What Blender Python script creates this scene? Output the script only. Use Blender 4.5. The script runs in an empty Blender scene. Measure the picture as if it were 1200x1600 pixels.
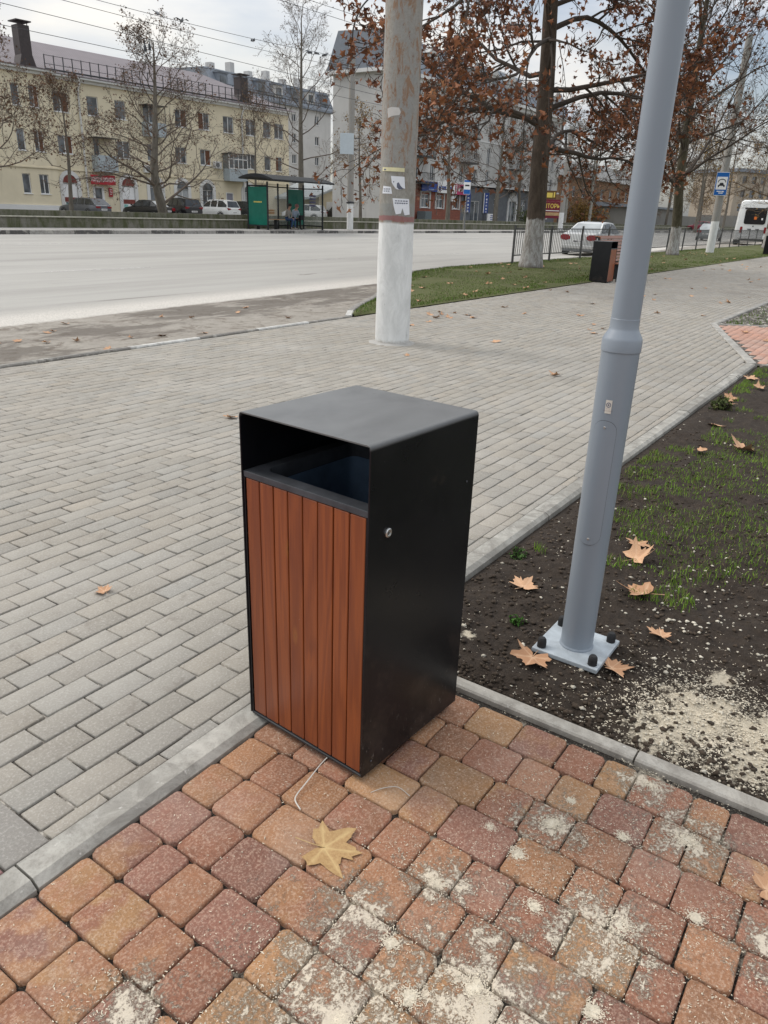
import bpy, bmesh, math, random
import numpy as np
from mathutils import Vector, Matrix, noise

PI = math.pi
sc = bpy.context.scene
C = sc.collection

# ------------------------------------------------------------------ camera
# world: x runs along the street away from the viewer, y to the left across it, z up (metres)
AZ, PITCH, ROLL, FPX = math.radians(34.2), 0.38382, 0.0359, 1160.4
cam_d = bpy.data.cameras.new('camera')
cam = bpy.data.objects.new('camera', cam_d)
C.objects.link(cam)
sc.camera = cam
cam_d.sensor_fit = 'VERTICAL'
cam_d.sensor_height = 36.0
cam_d.lens = 36.0 * FPX / 1600.0
cam_d.clip_start = 0.05
cam_d.clip_end = 3000
_fw = Vector((math.cos(AZ) * math.cos(PITCH), math.sin(AZ) * math.cos(PITCH), -math.sin(PITCH)))
_rt = Vector((math.sin(AZ), -math.cos(AZ), 0))
_up = _rt.cross(_fw)
_r = _rt * math.cos(ROLL) + _up * math.sin(ROLL)
_u = _up * math.cos(ROLL) - _rt * math.sin(ROLL)
cam.matrix_world = Matrix(((_r.x, _u.x, -_fw.x, 0), (_r.y, _u.y, -_fw.y, 0), (_r.z, _u.z, -_fw.z, 1.5), (0, 0, 0, 1)))

# ------------------------------------------------------------------ world: overcast sky with blue gaps
SUN_EL, SUN_DIR = math.radians(42), Vector((-0.15, 0.95, 0)).normalized()   # veiled sun on the left
world = bpy.data.worlds.new('World')
sc.world = world
world.use_nodes = True
wt = world.node_tree
wt.nodes.clear()
def wn(t, **k):
    n = wt.nodes.new(t)
    for a, b in k.items():
        setattr(n, a, b)
    return n
w_out = wn('ShaderNodeOutputWorld')
w_bg = wn('ShaderNodeBackground')
w_sky = wn('ShaderNodeTexSky', sky_type='NISHITA', sun_disc=False, sun_elevation=SUN_EL,
           sun_rotation=math.atan2(SUN_DIR.x, SUN_DIR.y), air_density=1.0, dust_density=2.5)
w_geo = wn('ShaderNodeTexCoord')
w_sep = wn('ShaderNodeSeparateXYZ')
wt.links.new(w_geo.outputs['Generated'], w_sep.inputs[0])
w_map = wn('ShaderNodeMapping')
w_map.inputs['Scale'].default_value = (1.0, 1.0, 3.6)
w_map.inputs['Rotation'].default_value = (0.0, 0.0, 0.7)
wt.links.new(w_geo.outputs['Generated'], w_map.inputs[0])
w_n1 = wn('ShaderNodeTexNoise')
w_n1.inputs['Scale'].default_value = 1.9
w_n1.inputs['Detail'].default_value = 6
w_n1.inputs['Roughness'].default_value = 0.5
w_n1.inputs['Distortion'].default_value = 0.35
wt.links.new(w_map.outputs[0], w_n1.inputs['Vector'])
w_n2 = wn('ShaderNodeTexNoise')
w_n2.inputs['Scale'].default_value = 4.5
w_n2.inputs['Detail'].default_value = 5
wt.links.new(w_map.outputs[0], w_n2.inputs['Vector'])
w_cr = wn('ShaderNodeValToRGB')           # cloud cover
w_cr.color_ramp.elements[0].position = 0.40
w_cr.color_ramp.elements[0].color = (0.25, 0.25, 0.25, 1)
w_cr.color_ramp.elements[1].position = 0.56
w_cr.color_ramp.elements[1].color = (1, 1, 1, 1)
wt.links.new(w_n1.outputs['Fac'], w_cr.inputs[0])
w_cc = wn('ShaderNodeValToRGB')           # cloud body tone
w_cc.color_ramp.elements[0].position = 0.3
w_cc.color_ramp.elements[0].color = (0.42, 0.465, 0.54, 1)
w_cc.color_ramp.elements[1].position = 0.68
w_cc.color_ramp.elements[1].color = (0.76, 0.735, 0.685, 1)
wt.links.new(w_n2.outputs['Fac'], w_cc.inputs[0])
# overcast skies are brighter overhead than at the horizon
w_up = wn('ShaderNodeMapRange')
w_up.inputs['From Min'].default_value = 0.12
w_up.inputs['From Max'].default_value = 0.9
w_up.inputs['To Min'].default_value = 1.0
w_up.inputs['To Max'].default_value = 2.5
wt.links.new(w_sep.outputs['Z'], w_up.inputs['Value'])
w_sc = wn('ShaderNodeVectorMath', operation='SCALE')
wt.links.new(w_cc.outputs[0], w_sc.inputs[0])
wt.links.new(w_up.outputs[0], w_sc.inputs['Scale'])
w_ss = wn('ShaderNodeVectorMath', operation='SCALE')
w_ss.inputs['Scale'].default_value = 0.10
wt.links.new(w_sky.outputs[0], w_ss.inputs[0])
w_mx = wn('ShaderNodeMix', data_type='RGBA')
wt.links.new(w_cr.outputs[0], w_mx.inputs[0])
wt.links.new(w_ss.outputs[0], w_mx.inputs[6])
wt.links.new(w_sc.outputs[0], w_mx.inputs[7])
wt.links.new(w_mx.outputs[2], w_bg.inputs['Color'])
w_bg.inputs['Strength'].default_value = 1.0
wt.links.new(w_bg.outputs[0], w_out.inputs[0])

sun_d = bpy.data.lights.new('sun', 'SUN')
sun_d.energy = 1.2
sun_d.angle = math.radians(22)
sun_d.color = (1.0, 0.95, 0.88)
sun = bpy.data.objects.new('sun', sun_d)
C.objects.link(sun)
_sd = Vector((SUN_DIR.x * math.cos(SUN_EL), SUN_DIR.y * math.cos(SUN_EL), math.sin(SUN_EL)))
sun.rotation_euler = _sd.to_track_quat('Z', 'Y').to_euler()

sc.view_settings.view_transform = 'Standard'
sc.view_settings.look = 'None'
sc.view_settings.gamma = 1.0
sc.view_settings.exposure = 0.35
sc.render.engine = 'CYCLES'
sc.cycles.max_bounces = 6
sc.cycles.transparent_max_bounces = 12

# ------------------------------------------------------------------ materials
class NT:
    """small helper for building node materials"""
    def __init__(s, name):
        s.m = bpy.data.materials.new(name)
        s.m.use_nodes = True
        s.t = s.m.node_tree
        s.b = s.t.nodes['Principled BSDF']
        s.b.inputs['Specular IOR Level'].default_value = 0.35
        s._geo = None
    def n(s, t, **k):
        x = s.t.nodes.new(t)
        for a, b in k.items():
            setattr(x, a, b)
        return x
    def put(s, val, sock):
        if val is None:
            return
        if isinstance(val, bpy.types.NodeSocket):
            s.t.links.new(val, sock)
        elif isinstance(val, (tuple, list)):
            sock.default_value = tuple(val) + (1,) if len(val) == 3 and len(sock.default_value) == 4 else val
        else:
            sock.default_value = val
    def pos(s):
        if s._geo is None:
            s._geo = s.n('ShaderNodeNewGeometry')
        return s._geo.outputs['Position']
    def obj(s):
        return s.n('ShaderNodeTexCoord').outputs['Object']
    def map(s, v, scale=(1, 1, 1), rot=(0, 0, 0), loc=(0, 0, 0)):
        m = s.n('ShaderNodeMapping')
        s.put(v, m.inputs[0]); m.inputs['Scale'].default_value = scale
        m.inputs['Rotation'].default_value = rot; m.inputs['Location'].default_value = loc
        return m.outputs[0]
    def noise(s, v, scale, detail=4, rough=0.55, dist=0.0, col=False):
        x = s.n('ShaderNodeTexNoise')
        s.put(v, x.inputs['Vector']); x.inputs['Scale'].default_value = scale
        x.inputs['Detail'].default_value = detail; x.inputs['Roughness'].default_value = rough
        x.inputs['Distortion'].default_value = dist
        return x.outputs['Color' if col else 'Fac']
    def vor(s, v, scale, out='Distance', feature='F1', rnd=1.0):
        x = s.n('ShaderNodeTexVoronoi', feature=feature)
        s.put(v, x.inputs['Vector']); x.inputs['Scale'].default_value = scale
        x.inputs['Randomness'].default_value = rnd
        return x.outputs[out]
    def ramp(s, v, *stops):
        x = s.n('ShaderNodeValToRGB'); s.put(v, x.inputs[0]); e = x.color_ramp.elements
        while len(e) < len(stops):
            e.new(0.5)
        for i, (p, c) in enumerate(stops):
            e[i].position = p
            e[i].color = (c, c, c, 1) if isinstance(c, (int, float)) else tuple(c) + (1,)
        return x.outputs[0]
    def rng(s, v, a, b, c=0.0, d=1.0):
        x = s.n('ShaderNodeMapRange'); s.put(v, x.inputs['Value'])
        for k, q in zip(('From Min', 'From Max', 'To Min', 'To Max'), (a, b, c, d)):
            x.inputs[k].default_value = q
        return x.outputs[0]
    def math(s, op, a, b=None, c=None, clamp=False):
        x = s.n('ShaderNodeMath', operation=op, use_clamp=clamp)
        s.put(a, x.inputs[0]); s.put(b, x.inputs[1]); s.put(c, x.inputs[2])
        return x.outputs[0]
    def mix(s, f, a, b, blend='MIX'):
        x = s.n('ShaderNodeMix', data_type='RGBA', blend_type=blend)
        s.put(f, x.inputs[0]); s.put(a, x.inputs[6]); s.put(b, x.inputs[7])
        return x.outputs[2]
    def sep(s, v):
        x = s.n('ShaderNodeSeparateXYZ'); s.put(v, x.inputs[0]); return x.outputs
    def attr(s, name, out='Color'):
        return s.n('ShaderNodeAttribute', attribute_name=name).outputs[out]
    def blobs(s, cs):
        """largest of several soft round patches (x, y, radius) on the ground"""
        best = None
        for (x, y, r) in cs:
            d = s.n('ShaderNodeVectorMath', operation='DISTANCE')
            q = s.sep(s.pos())
            cmb = s.n('ShaderNodeCombineXYZ'); s.put(q[0], cmb.inputs[0]); s.put(q[1], cmb.inputs[1])
            s.put(cmb.outputs[0], d.inputs[0]); d.inputs[1].default_value = (x, y, 0)
            v = s.rng(d.outputs['Value'], 0, r, 1, 0)
            best = v if best is None else s.math('MAXIMUM', best, v)
        return best
    def bump(s, h, strength=0.3, dist=0.01):
        x = s.n('ShaderNodeBump'); s.put(h, x.inputs['Height'])
        x.inputs['Strength'].default_value = strength; x.inputs['Distance'].default_value = dist
        s.t.links.new(x.outputs[0], s.b.inputs['Normal'])
    def out(s, col=None, rough=0.6, metal=0.0, **k):
        s.put(col, s.b.inputs['Base Color']); s.put(rough, s.b.inputs['Roughness']); s.put(metal, s.b.inputs['Metallic'])
        for a, b in k.items():
            s.put(b, s.b.inputs[a.replace('_', ' ')])
        return s.m

def simple(name, col, rough=0.6, metal=0.0, var=0.12, scale=6.0, bump=0.0, bscale=60, spec=None):
    t = NT(name); o = t.obj()
    f = t.noise(o, scale, 5, 0.6)
    a = tuple(max(0, c * (1 - var)) for c in col); b = tuple(min(1, c * (1 + var)) for c in col)
    t.out(t.mix(t.rng(f, .3, .7), a, b), t.rng(t.noise(o, scale * 3), .3, .7, rough * .88, min(1, rough * 1.1)), metal)
    if bump:
        t.bump(t.noise(o, bscale, 4), bump, 0.004)
    if spec is not None:
        t.b.inputs['Specular IOR Level'].default_value = spec
    return t.m

M = {}
M['concrete'] = simple('concrete', (.36, .35, .33), .85, var=.2, scale=9, bump=.4)
M['white_frame'] = simple('white_frame', (.74, .74, .73), .45, var=.05)
M['dark_metal'] = simple('dark_metal', (.045, .048, .052), .45, .3, var=.3)
M['steel'] = simple('steel', (.55, .55, .54), .35, .9, var=.1)
M['black_rubber'] = simple('black_rubber', (.02, .02, .021), .7, var=.3, scale=20)
M['black_gloss'] = simple('black_gloss', (.012, .012, .014), .15, var=.2)
M['red_lamp'] = simple('red_lamp', (.24, .015, .02), .2, var=.2)
M['clear_lamp'] = simple('clear_lamp', (.7, .72, .74), .15, var=.1)
M['rim'] = simple('rim', (.42, .43, .44), .3, .8, var=.1)
M['grey_plastic'] = simple('grey_plastic', (.16, .165, .17), .55, var=.15)
M['dark_gap'] = simple('dark_gap', (.03, .028, .025), .9, var=.3)
M['white_print'] = simple('white_print', (.8, .8, .8), .5, var=.05)
M['red_print'] = simple('red_print', (.42, .02, .035), .5, var=.1)
M['blue_print'] = simple('blue_print', (.015, .055, .26), .45, var=.15)
M['road_blue'] = simple('road_blue', (.01, .12, .42), .4, var=.1)
M['pink_print'] = simple('pink_print', (.5, .05, .15), .5, var=.1)
M['yellow_print'] = simple('yellow_print', (.75, .58, .12), .5, var=.1)
M['black_print'] = simple('black_print', (.02, .02, .025), .5, var=.1)
M['orange_print'] = simple('orange_print', (.75, .18, .03), .5, var=.1)
M['ink'] = simple('ink', (.12, .13, .18), .6, var=.2)

def glass_dark(name, a=(.03, .035, .04), b=(.16, .18, .20)):
    t = NT(name); o = t.obj()
    f = t.noise(o, .9, 2)
    return t.out(t.mix(t.rng(f, .35, .65), a, b), .12, Specular_IOR_Level=.7)
M['window_glass'] = glass_dark('window_glass')
M['car_glass'] = glass_dark('car_glass', (.015, .018, .02), (.05, .055, .06))
M['rear_glass'] = glass_dark('rear_glass', (.2, .22, .23), (.35, .38, .39))
def glass_clear(name, col, alpha):
    t = NT(name)
    return t.out(col, .08, Alpha=alpha)
M['clear_glass'] = glass_clear('clear_glass', (.6, .66, .66), .16)
M['tape_film'] = glass_clear('tape_film', (.45, .45, .43), .35)

# ------------------------------------------------------------------ mesh helpers
class MB:
    def __init__(s):
        s.v = []; s.f = []; s.mi = []; s.c = []
    def add(s, vs, fs, mi=0, col=None):
        b = len(s.v)
        s.v.extend(tuple(p) for p in vs)
        for f in fs:
            s.f.append(tuple(b + i for i in f)); s.mi.append(mi); s.c.append(col)
        return s
    def quad(s, a, b, c, d, mi=0):
        return s.add((a, b, c, d), ((0, 1, 2, 3),), mi)
    def box(s, x0, x1, y0, y1, z0, z1, mi=0):
        return s.add([(x0, y0, z0), (x1, y0, z0), (x1, y1, z0), (x0, y1, z0), (x0, y0, z1), (x1, y0, z1), (x1, y1, z1), (x0, y1, z1)],
                     [(0, 3, 2, 1), (4, 5, 6, 7), (0, 1, 5, 4), (1, 2, 6, 5), (2, 3, 7, 6), (3, 0, 4, 7)], mi)
    def obox(s, c, ax, ay, az, mi=0):
        c, ax, ay, az = map(Vector, (c, ax, ay, az))
        P = [c + ax * i + ay * j + az * k for k in (-1, 1) for (i, j) in ((-1, -1), (1, -1), (1, 1), (-1, 1))]
        return s.add(P, [(0, 3, 2, 1), (4, 5, 6, 7), (0, 1, 5, 4), (1, 2, 6, 5), (2, 3, 7, 6), (3, 0, 4, 7)], mi)
    def beam(s, a, b, w, h, mi=0, up=(0, 0, 1)):
        a, b = Vector(a), Vector(b); d = (b - a); L = d.length; d.normalize()
        u = Vector(up)
        if abs(d.dot(u)) > .95:
            u = Vector((1, 0, 0))
        x = d.cross(u).normalized(); y = x.cross(d)
        return s.obox((a + b) / 2, d * L / 2, x * w / 2, y * h / 2, mi)
    def tube(s, pts, rad, n=8, mi=0, cap=True, flat=1.0):
        pts = [Vector(p) for p in pts]
        if not hasattr(rad, '__len__'):
            rad = [rad] * len(pts)
        b = len(s.v); ref = None
        for i, p in enumerate(pts):
            d = (pts[min(i + 1, len(pts) - 1)] - pts[max(i - 1, 0)])
            if d.length < 1e-9:
                d = Vector((0, 0, 1))
            d.normalize()
            if ref is None:
                ref = Vector((1, 0, 0)) if abs(d.x) < .8 else Vector((0, 1, 0))
            x = (ref - d * ref.dot(d)).normalized(); y = d.cross(x); ref = x
            for k in range(n):
                a = 2 * PI * k / n
                s.v.append(tuple(p + (x * math.cos(a) + y * math.sin(a) * flat) * rad[i]))
        for i in range(len(pts) - 1):
            for k in range(n):
                k2 = (k + 1) % n
                s.f.append((b + i * n + k, b + i * n + k2, b + (i + 1) * n + k2, b + (i + 1) * n + k)); s.mi.append(mi); s.c.append(None)
        if cap:
            s.f.append(tuple(b + k for k in range(n))[::-1]); s.mi.append(mi); s.c.append(None)
            e = b + (len(pts) - 1) * n
            s.f.append(tuple(e + k for k in range(n))); s.mi.append(mi); s.c.append(None)
        return s
    def lathe(s, prof, n=24, c=(0, 0, 0), axis='z', mi=0, cap=True):
        b = len(s.v)
        for (r, z) in prof:
            for k in range(n):
                a = 2 * PI * k / n; p = (r * math.cos(a), r * math.sin(a), z)
                if axis == 'y':
                    p = (p[0], p[2], p[1])
                elif axis == 'x':
                    p = (p[2], p[0], p[1])
                s.v.append((c[0] + p[0], c[1] + p[1], c[2] + p[2]))
        for i in range(len(prof) - 1):
            for k in range(n):
                k2 = (k + 1) % n
                s.f.append((b + i * n + k, b + i * n + k2, b + (i + 1) * n + k2, b + (i + 1) * n + k)); s.mi.append(mi); s.c.append(None)
        if cap:
            for i in (0, len(prof) - 1):
                s.f.append(tuple(b + i * n + k for k in range(n))); s.mi.append(mi); s.c.append(None)
        return s
    def prism(s, poly, a, b, mi=0, plane='xy'):
        n = len(poly)
        def P(p, t):
            return {'xy': (p[0], p[1], t), 'xz': (p[0], t, p[1]), 'yz': (t, p[0], p[1])}[plane]
        vs = [P(p, a) for p in poly] + [P(p, b) for p in poly]
        fs = [tuple(range(n))[::-1], tuple(range(n, 2 * n))] + [(i, (i + 1) % n, n + (i + 1) % n, n + i) for i in range(n)]
        return s.add(vs, fs, mi)
    def build(s, name, mats, parent=None, smooth=False, bevel=0.0, loc=None, seg=2, recalc=True, split=None):
        me = bpy.data.meshes.new(name)
        me.from_pydata(s.v, [], s.f)
        if not isinstance(mats, (list, tuple)):
            mats = [mats]
        for m in mats:
            me.materials.append(m)
        me.polygons.foreach_set('material_index', s.mi)
        if recalc:
            bm = bmesh.new(); bm.from_mesh(me)
            bmesh.ops.recalc_face_normals(bm, faces=bm.faces)
            bm.to_mesh(me); bm.free()
        if smooth:
            me.polygons.foreach_set('use_smooth', [True] * len(me.polygons))
            me.set_sharp_from_angle(angle=math.radians(split or 38))
        me.update()
        o = bpy.data.objects.new(name, me)
        C.objects.link(o)
        if parent:
            o.parent = parent
        if loc:
            o.location = loc
        if bevel:
            md = o.modifiers.new('bevel', 'BEVEL'); md.width = bevel; md.segments = seg; md.limit_method = 'ANGLE'
            md.angle_limit = math.radians(40)
        return o

def tag(o, label=None, cat=None, group=None, kind=None):
    if label: o['label'] = label
    if cat: o['category'] = cat
    if group: o['group'] = group
    if kind: o['kind'] = kind
    return o
def thing(name, label, cat, loc=(0, 0, 0), rz=0.0, group=None):
    o = bpy.data.objects.new(name, None); C.objects.link(o)
    o.empty_display_size = .2
    o.location = loc; o.rotation_euler = (0, 0, rz)
    return tag(o, label, cat, group)
def dup(o, parent=None, label=None, group=None, loc=None, rz=None):
    c = o.copy(); C.objects.link(c)
    if parent: c.parent = parent
    if label: c['label'] = label
    if group: c['group'] = group
    if loc: c.location = loc
    if rz is not None: c.rotation_euler = (0, 0, rz)
    for ch in list(o.children):
        dup(ch, c)
    return c
def txt(body, size, mat, parent, loc, rot, name='lettering', depth=.004, align='CENTER', sx=1.0):
    cu = bpy.data.curves.new('t', 'FONT'); cu.body = body; cu.size = size; cu.extrude = depth
    cu.align_x = align; cu.align_y = 'CENTER'; cu.resolution_u = 3; cu.offset = size * .012
    to = bpy.data.objects.new('t', cu); C.objects.link(to)
    dg = bpy.context.evaluated_depsgraph_get(); dg.update()
    me = bpy.data.meshes.new_from_object(to.evaluated_get(dg))
    bpy.data.objects.remove(to); bpy.data.curves.remove(cu)
    me.materials.clear(); me.materials.append(mat)
    me.transform(Matrix.Diagonal((sx, 1, 1, 1)))
    o = bpy.data.objects.new(name, me); C.objects.link(o)
    if parent: o.parent = parent
    o.location = loc; o.rotation_euler = rot
    return o

# ------------------------------------------------------------------ ground, paving, road
SAND = [(.82, .62, .50), (1.02, .40, .46), (1.30, .24, .34), (1.55, .47, .22), (1.0, .72, .26), (1.72, .16, .26), (.7, .3, .4), (1.2, .62, .22), (1.5, -.1, .25), (1.85, .33, .2), (.55, .95, .22)]

def paver_mat(name, joint=False):
    t = NT(name); p = t.pos()
    base = t.attr('tint')
    f1 = t.noise(p, 26, 6, .7); f2 = t.noise(p, 150, 4, .7)
    if name == 'red_paver':
        alt = t.attr('tint2')
        c = t.mix(t.rng(t.noise(p, 11, 3, .5), .42, .58), base, alt)
    else:
        c = base
    c = t.mix(t.rng(f1, .3, .7, 0, .55), c, t.mix(.5, c, (.10, .075, .06)))
    c = t.mix(t.rng(f2, .47, .66, 0, .9), c, t.mix(.42, c, (.66, .50, .38)))
    c = t.mix(t.rng(t.noise(p, 210, 3, .8), .56, .68, 0, .75), c, t.mix(.6, c, (.05, .03, .03)))
    c = t.mix(t.rng(t.noise(p, 48, 7, .8), .60, .68, 0, .55), c, (.50, .44, .36))
    c = t.mix(t.rng(t.vor(p, 260), 0, .16, .55, 0), c, (.10, .06, .05))
    # pale dusting and sand spilled on the surface
    m = t.blobs(SAND)
    nz = t.noise(p, 17, 8, .72, .4); nf = t.noise(p, 110, 7, .85)
    dm = t.math('ADD', t.math('MULTIPLY', m, .22), t.math('ADD', t.math('MULTIPLY', nz, .50), t.math('MULTIPLY', nf, .50)))
    dust_or_sheen = t.rng(dm, .645, .70)
    c = t.mix(t.math('MULTIPLY', dust_or_sheen, .85), c, (.62, .56, .45))
    c = t.mix(t.rng(t.noise(p, 3.3, 5, .6), .5, .8, 0, .22), c, (.52, .47, .42))
    h = t.math('ADD', t.math('MULTIPLY', f2, .8), t.math('ADD', t.math('MULTIPLY', t.noise(p, 60, 4), .8), t.math('MULTIPLY', dust_or_sheen, 1.2)))
    t.bump(h, .8, .003)
    return t.out(c, .9)
M['red_paver'] = paver_mat('red_paver')

def grey_mat():
    t = NT('grey_paver'); p = t.pos()
    base = t.attr('tint')
    f1 = t.noise(p, 14, 6, .65); f2 = t.noise(p, 120, 4, .7)
    c = t.mix(t.rng(f1, .35, .7, 0, .6), base, t.mix(.5, base, (.19, .17, .15)))
    c = t.mix(t.rng(f2, .50, .70, 0, .5), c, (.50, .48, .44))
    c = t.mix(t.rng(t.noise(p, 170, 3, .8), .56, .68, 0, .6), c, t.mix(.5, c, (.08, .07, .06)))
    c = t.mix(t.rng(t.noise(p, 1.1, 6, .65, .5), .48, .72, 0, .42), c, (.42, .40, .365))
    c = t.mix(t.rng(t.noise(p, .45, 5, .6), .56, .72, 0, .45), c, (.17, .15, .13))
    c = t.mix(t.rng(t.noise(p, 5.5, 8, .75, .6), .58, .66, 0, .5), c, (.19, .165, .14))
    c = t.mix(t.rng(t.noise(p, 30, 7, .75), .66, .74, 0, .7), c, (.62, .60, .55))
    t.bump(t.math('ADD', f2, t.noise(p, 45, 4)), .5, .002)
    return t.out(c, .88)
M['grey_paver'] = grey_mat()

def joint_mat(name, sandy, dark, lo, hi, scale=9):
    t = NT(name); p = t.pos()
    f = t.noise(p, scale, 7, .75)
    m = t.blobs(SAND)
    k = t.rng(t.math('ADD', f, t.math('MULTIPLY', m, .2)), lo, hi)
    c = t.mix(k, dark, sandy)
    c = t.mix(t.rng(t.noise(p, 200, 3), .5, .8, 0, .5), c, t.mix(.5, c, sandy))
    t.bump(t.noise(p, 150, 4), .6, .003)
    return t.out(c, .95)
M['red_joint'] = joint_mat('red_joint', (.44, .39, .31), (.022, .018, .015), .60, .72)
M['grey_joint'] = joint_mat('grey_joint', (.46, .43, .38), (.040, .034, .028), .50, .60, 8)

def kerb_mat():
    t = NT('kerb_stone'); p = t.pos()
    base = t.attr('tint')
    c = t.mix(t.rng(t.noise(p, 7, 8, .75, .8), .38, .60, 0, .9), base, t.mix(.6, base, (.12, .105, .09)))
    c = t.mix(t.rng(t.noise(t.map(p, loc=(4, 1, 0)), 4, 7, .7, .5), .52, .64, 0, .6), c, (.52, .50, .45))
    c = t.mix(t.rng(t.noise(p, 150, 4, .8), .54, .68, 0, .5), c, t.mix(.5, c, (.08, .07, .06)))
    c = t.mix(t.rng(t.noise(p, 40, 6, .7), .62, .72, 0, .8), c, (.62, .60, .56))
    t.bump(t.noise(p, 90, 5, .7), .6, .002)
    return t.out(c, .85)
M['kerb'] = kerb_mat()

def pavers(name, rects, tints, mat, r=0.004, cham=.003, drop=.03, K=1, tints2=None, smooth=False, kind='structure', rings=3, jitter=0.0, seed=1):
    """rects: (x0, x1, y0, y1, ztop); one mesh of separate blocks with a colour of their own each"""
    R = np.array(rects, float); n = len(R); rg = np.random.default_rng(seed)
    prof = [(cham, 0.0), (cham * .3, -cham * .35), (0.0, -cham), (0.0, -drop)] if rings == 3 else [(cham, 0.0), (0.0, -cham), (0.0, -drop)]
    Z = R[:, 4]; cx, cy = (R[:, 0] + R[:, 1]) / 2, (R[:, 2] + R[:, 3]) / 2
    tx, ty = rg.normal(0, .008, n) * (jitter > 0), rg.normal(0, .008, n) * (jitter > 0)
    jc = rg.normal(0, jitter, (n, 4 * K, 2)) if jitter else None
    Vs = []
    for (ins, dz) in prof:
        x0, x1, y0, y1 = R[:, 0] + ins, R[:, 1] - ins, R[:, 2] + ins, R[:, 3] - ins
        pts = []
        if K == 1:
            pts = [(x0, y0), (x1, y0), (x1, y1), (x0, y1)]
        else:
            rr = np.maximum(r - ins * .5, .002)
            for (sx, sy, a0) in ((1, 1, 0), (0, 1, 90), (0, 0, 180), (1, 0, 270)):
                ccx = (x1 - rr) if sx else (x0 + rr); ccy = (y1 - rr) if sy else (y0 + rr)
                for k in range(K):
                    a = math.radians(a0 + 90 * k / (K - 1))
                    pts.append((ccx + rr * math.cos(a), ccy + rr * math.sin(a)))
        for i, (px, py) in enumerate(pts):
            if jc is not None:
                px = px + jc[:, i, 0]; py = py + jc[:, i, 1]
            z = Z + dz + (px - cx) * tx + (py - cy) * ty
            Vs.append(np.stack([px, py, z], -1))
    m = len(Vs); per = 4 * K; V = np.stack(Vs, 1)
    L = len(prof)
    fq = []
    for l in range(L - 1):
        for k in range(per):
            fq.append((l * per + k, (l + 1) * per + k, (l + 1) * per + (k + 1) % per, l * per + (k + 1) % per))
    fq = np.array(fq); off = (np.arange(n) * m)[:, None]
    quads = (fq.ravel()[None, :] + off).reshape(n, -1)
    tops = (np.arange(per)[None, :] + off)
    li = np.concatenate([quads, tops], 1).ravel()
    cnt = np.tile(np.array([4] * len(fq) + [per]), n)
    me = bpy.data.meshes.new(name)
    me.vertices.add(n * m); me.vertices.foreach_set('co', V.reshape(-1))
    me.loops.add(len(li)); me.loops.foreach_set('vertex_index', li.astype(np.int32))
    me.polygons.add(len(cnt)); st = np.concatenate([[0], np.cumsum(cnt)[:-1]])
    me.polygons.foreach_set('loop_start', st.astype(np.int32)); me.polygons.foreach_set('loop_total', cnt.astype(np.int32))
    me.update(calc_edges=True)
    for nm, tt in (('tint', tints), ('tint2', tints2)):
        if tt is None: continue
        a = me.attributes.new(nm, 'FLOAT_COLOR', 'POINT')
        T = np.repeat(np.concatenate([np.array(tt, float), np.ones((n, 1))], 1), m, 0)
        a.data.foreach_set('color', T.ravel())
    me.materials.append(mat)
    if smooth:
        me.polygons.foreach_set('use_smooth', [True] * len(cnt))
        me.set_sharp_from_angle(angle=math.radians(50))
    me.validate()
    o = bpy.data.objects.new(name, me); C.objects.link(o); o['kind'] = kind
    return o

def sheet(name, x0, x1, y0, y1, mat, zf, nx=1, ny=1, kind='structure'):
    X = np.linspace(x0, x1, nx + 1); Y = np.linspace(y0, y1, ny + 1)
    vs = [(x, y, zf(x, y)) for y in Y for x in X]
    fs = [(j * (nx + 1) + i, j * (nx + 1) + i + 1, (j + 1) * (nx + 1) + i + 1, (j + 1) * (nx + 1) + i) for j in range(ny) for i in range(nx)]
    me = bpy.data.meshes.new(name); me.from_pydata(vs, [], fs); me.materials.append(mat)
    me.polygons.foreach_set('use_smooth', [True] * len(fs))
    o = bpy.data.objects.new(name, me); C.objects.link(o); o['kind'] = kind
    return o

rg = np.random.default_rng(11)
# --- red cobble paving in the foreground: rows run across, pitch 145 mm
rects, t1, t2 = [], [], []
PAL = [(.355, .190, .088), (.325, .158, .082), (.295, .135, .076), (.235, .108, .076), (.37, .205, .096), (.315, .150, .082), (.275, .120, .072), (.33, .165, .080)]
x = .61 - 16 * .1435
while x < 1.90:
    w = .1435 - .0045
    if x + w > 1.925: w = 1.925 - x
    y = 1.365
    while y > -3.6:
        L = rg.choice([.098, .122, .122, .148, .158, .185])
        rects.append((x, x + w, y - L + .0045, y, -.010 + rg.normal(0, .0012)))
        a = np.array(PAL[rg.integers(len(PAL))]) * rg.uniform(.86, 1.12); b = np.array(PAL[rg.integers(len(PAL))]) * rg.uniform(.9, 1.1)
        if rg.random() < .55: b = a * rg.uniform(.85, 1.1)
        t1.append(a); t2.append(b)
        y -= L
    x += .1435
pavers('red_paving', rects, t1, M['red_paver'], r=.0165, cham=.005, drop=.04, K=5, tints2=t2, smooth=True, jitter=.0009)
sheet('red_paving_bed', -2.5, 1.96, -4, 1.40, M['red_joint'], lambda x, y: -.026)

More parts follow.
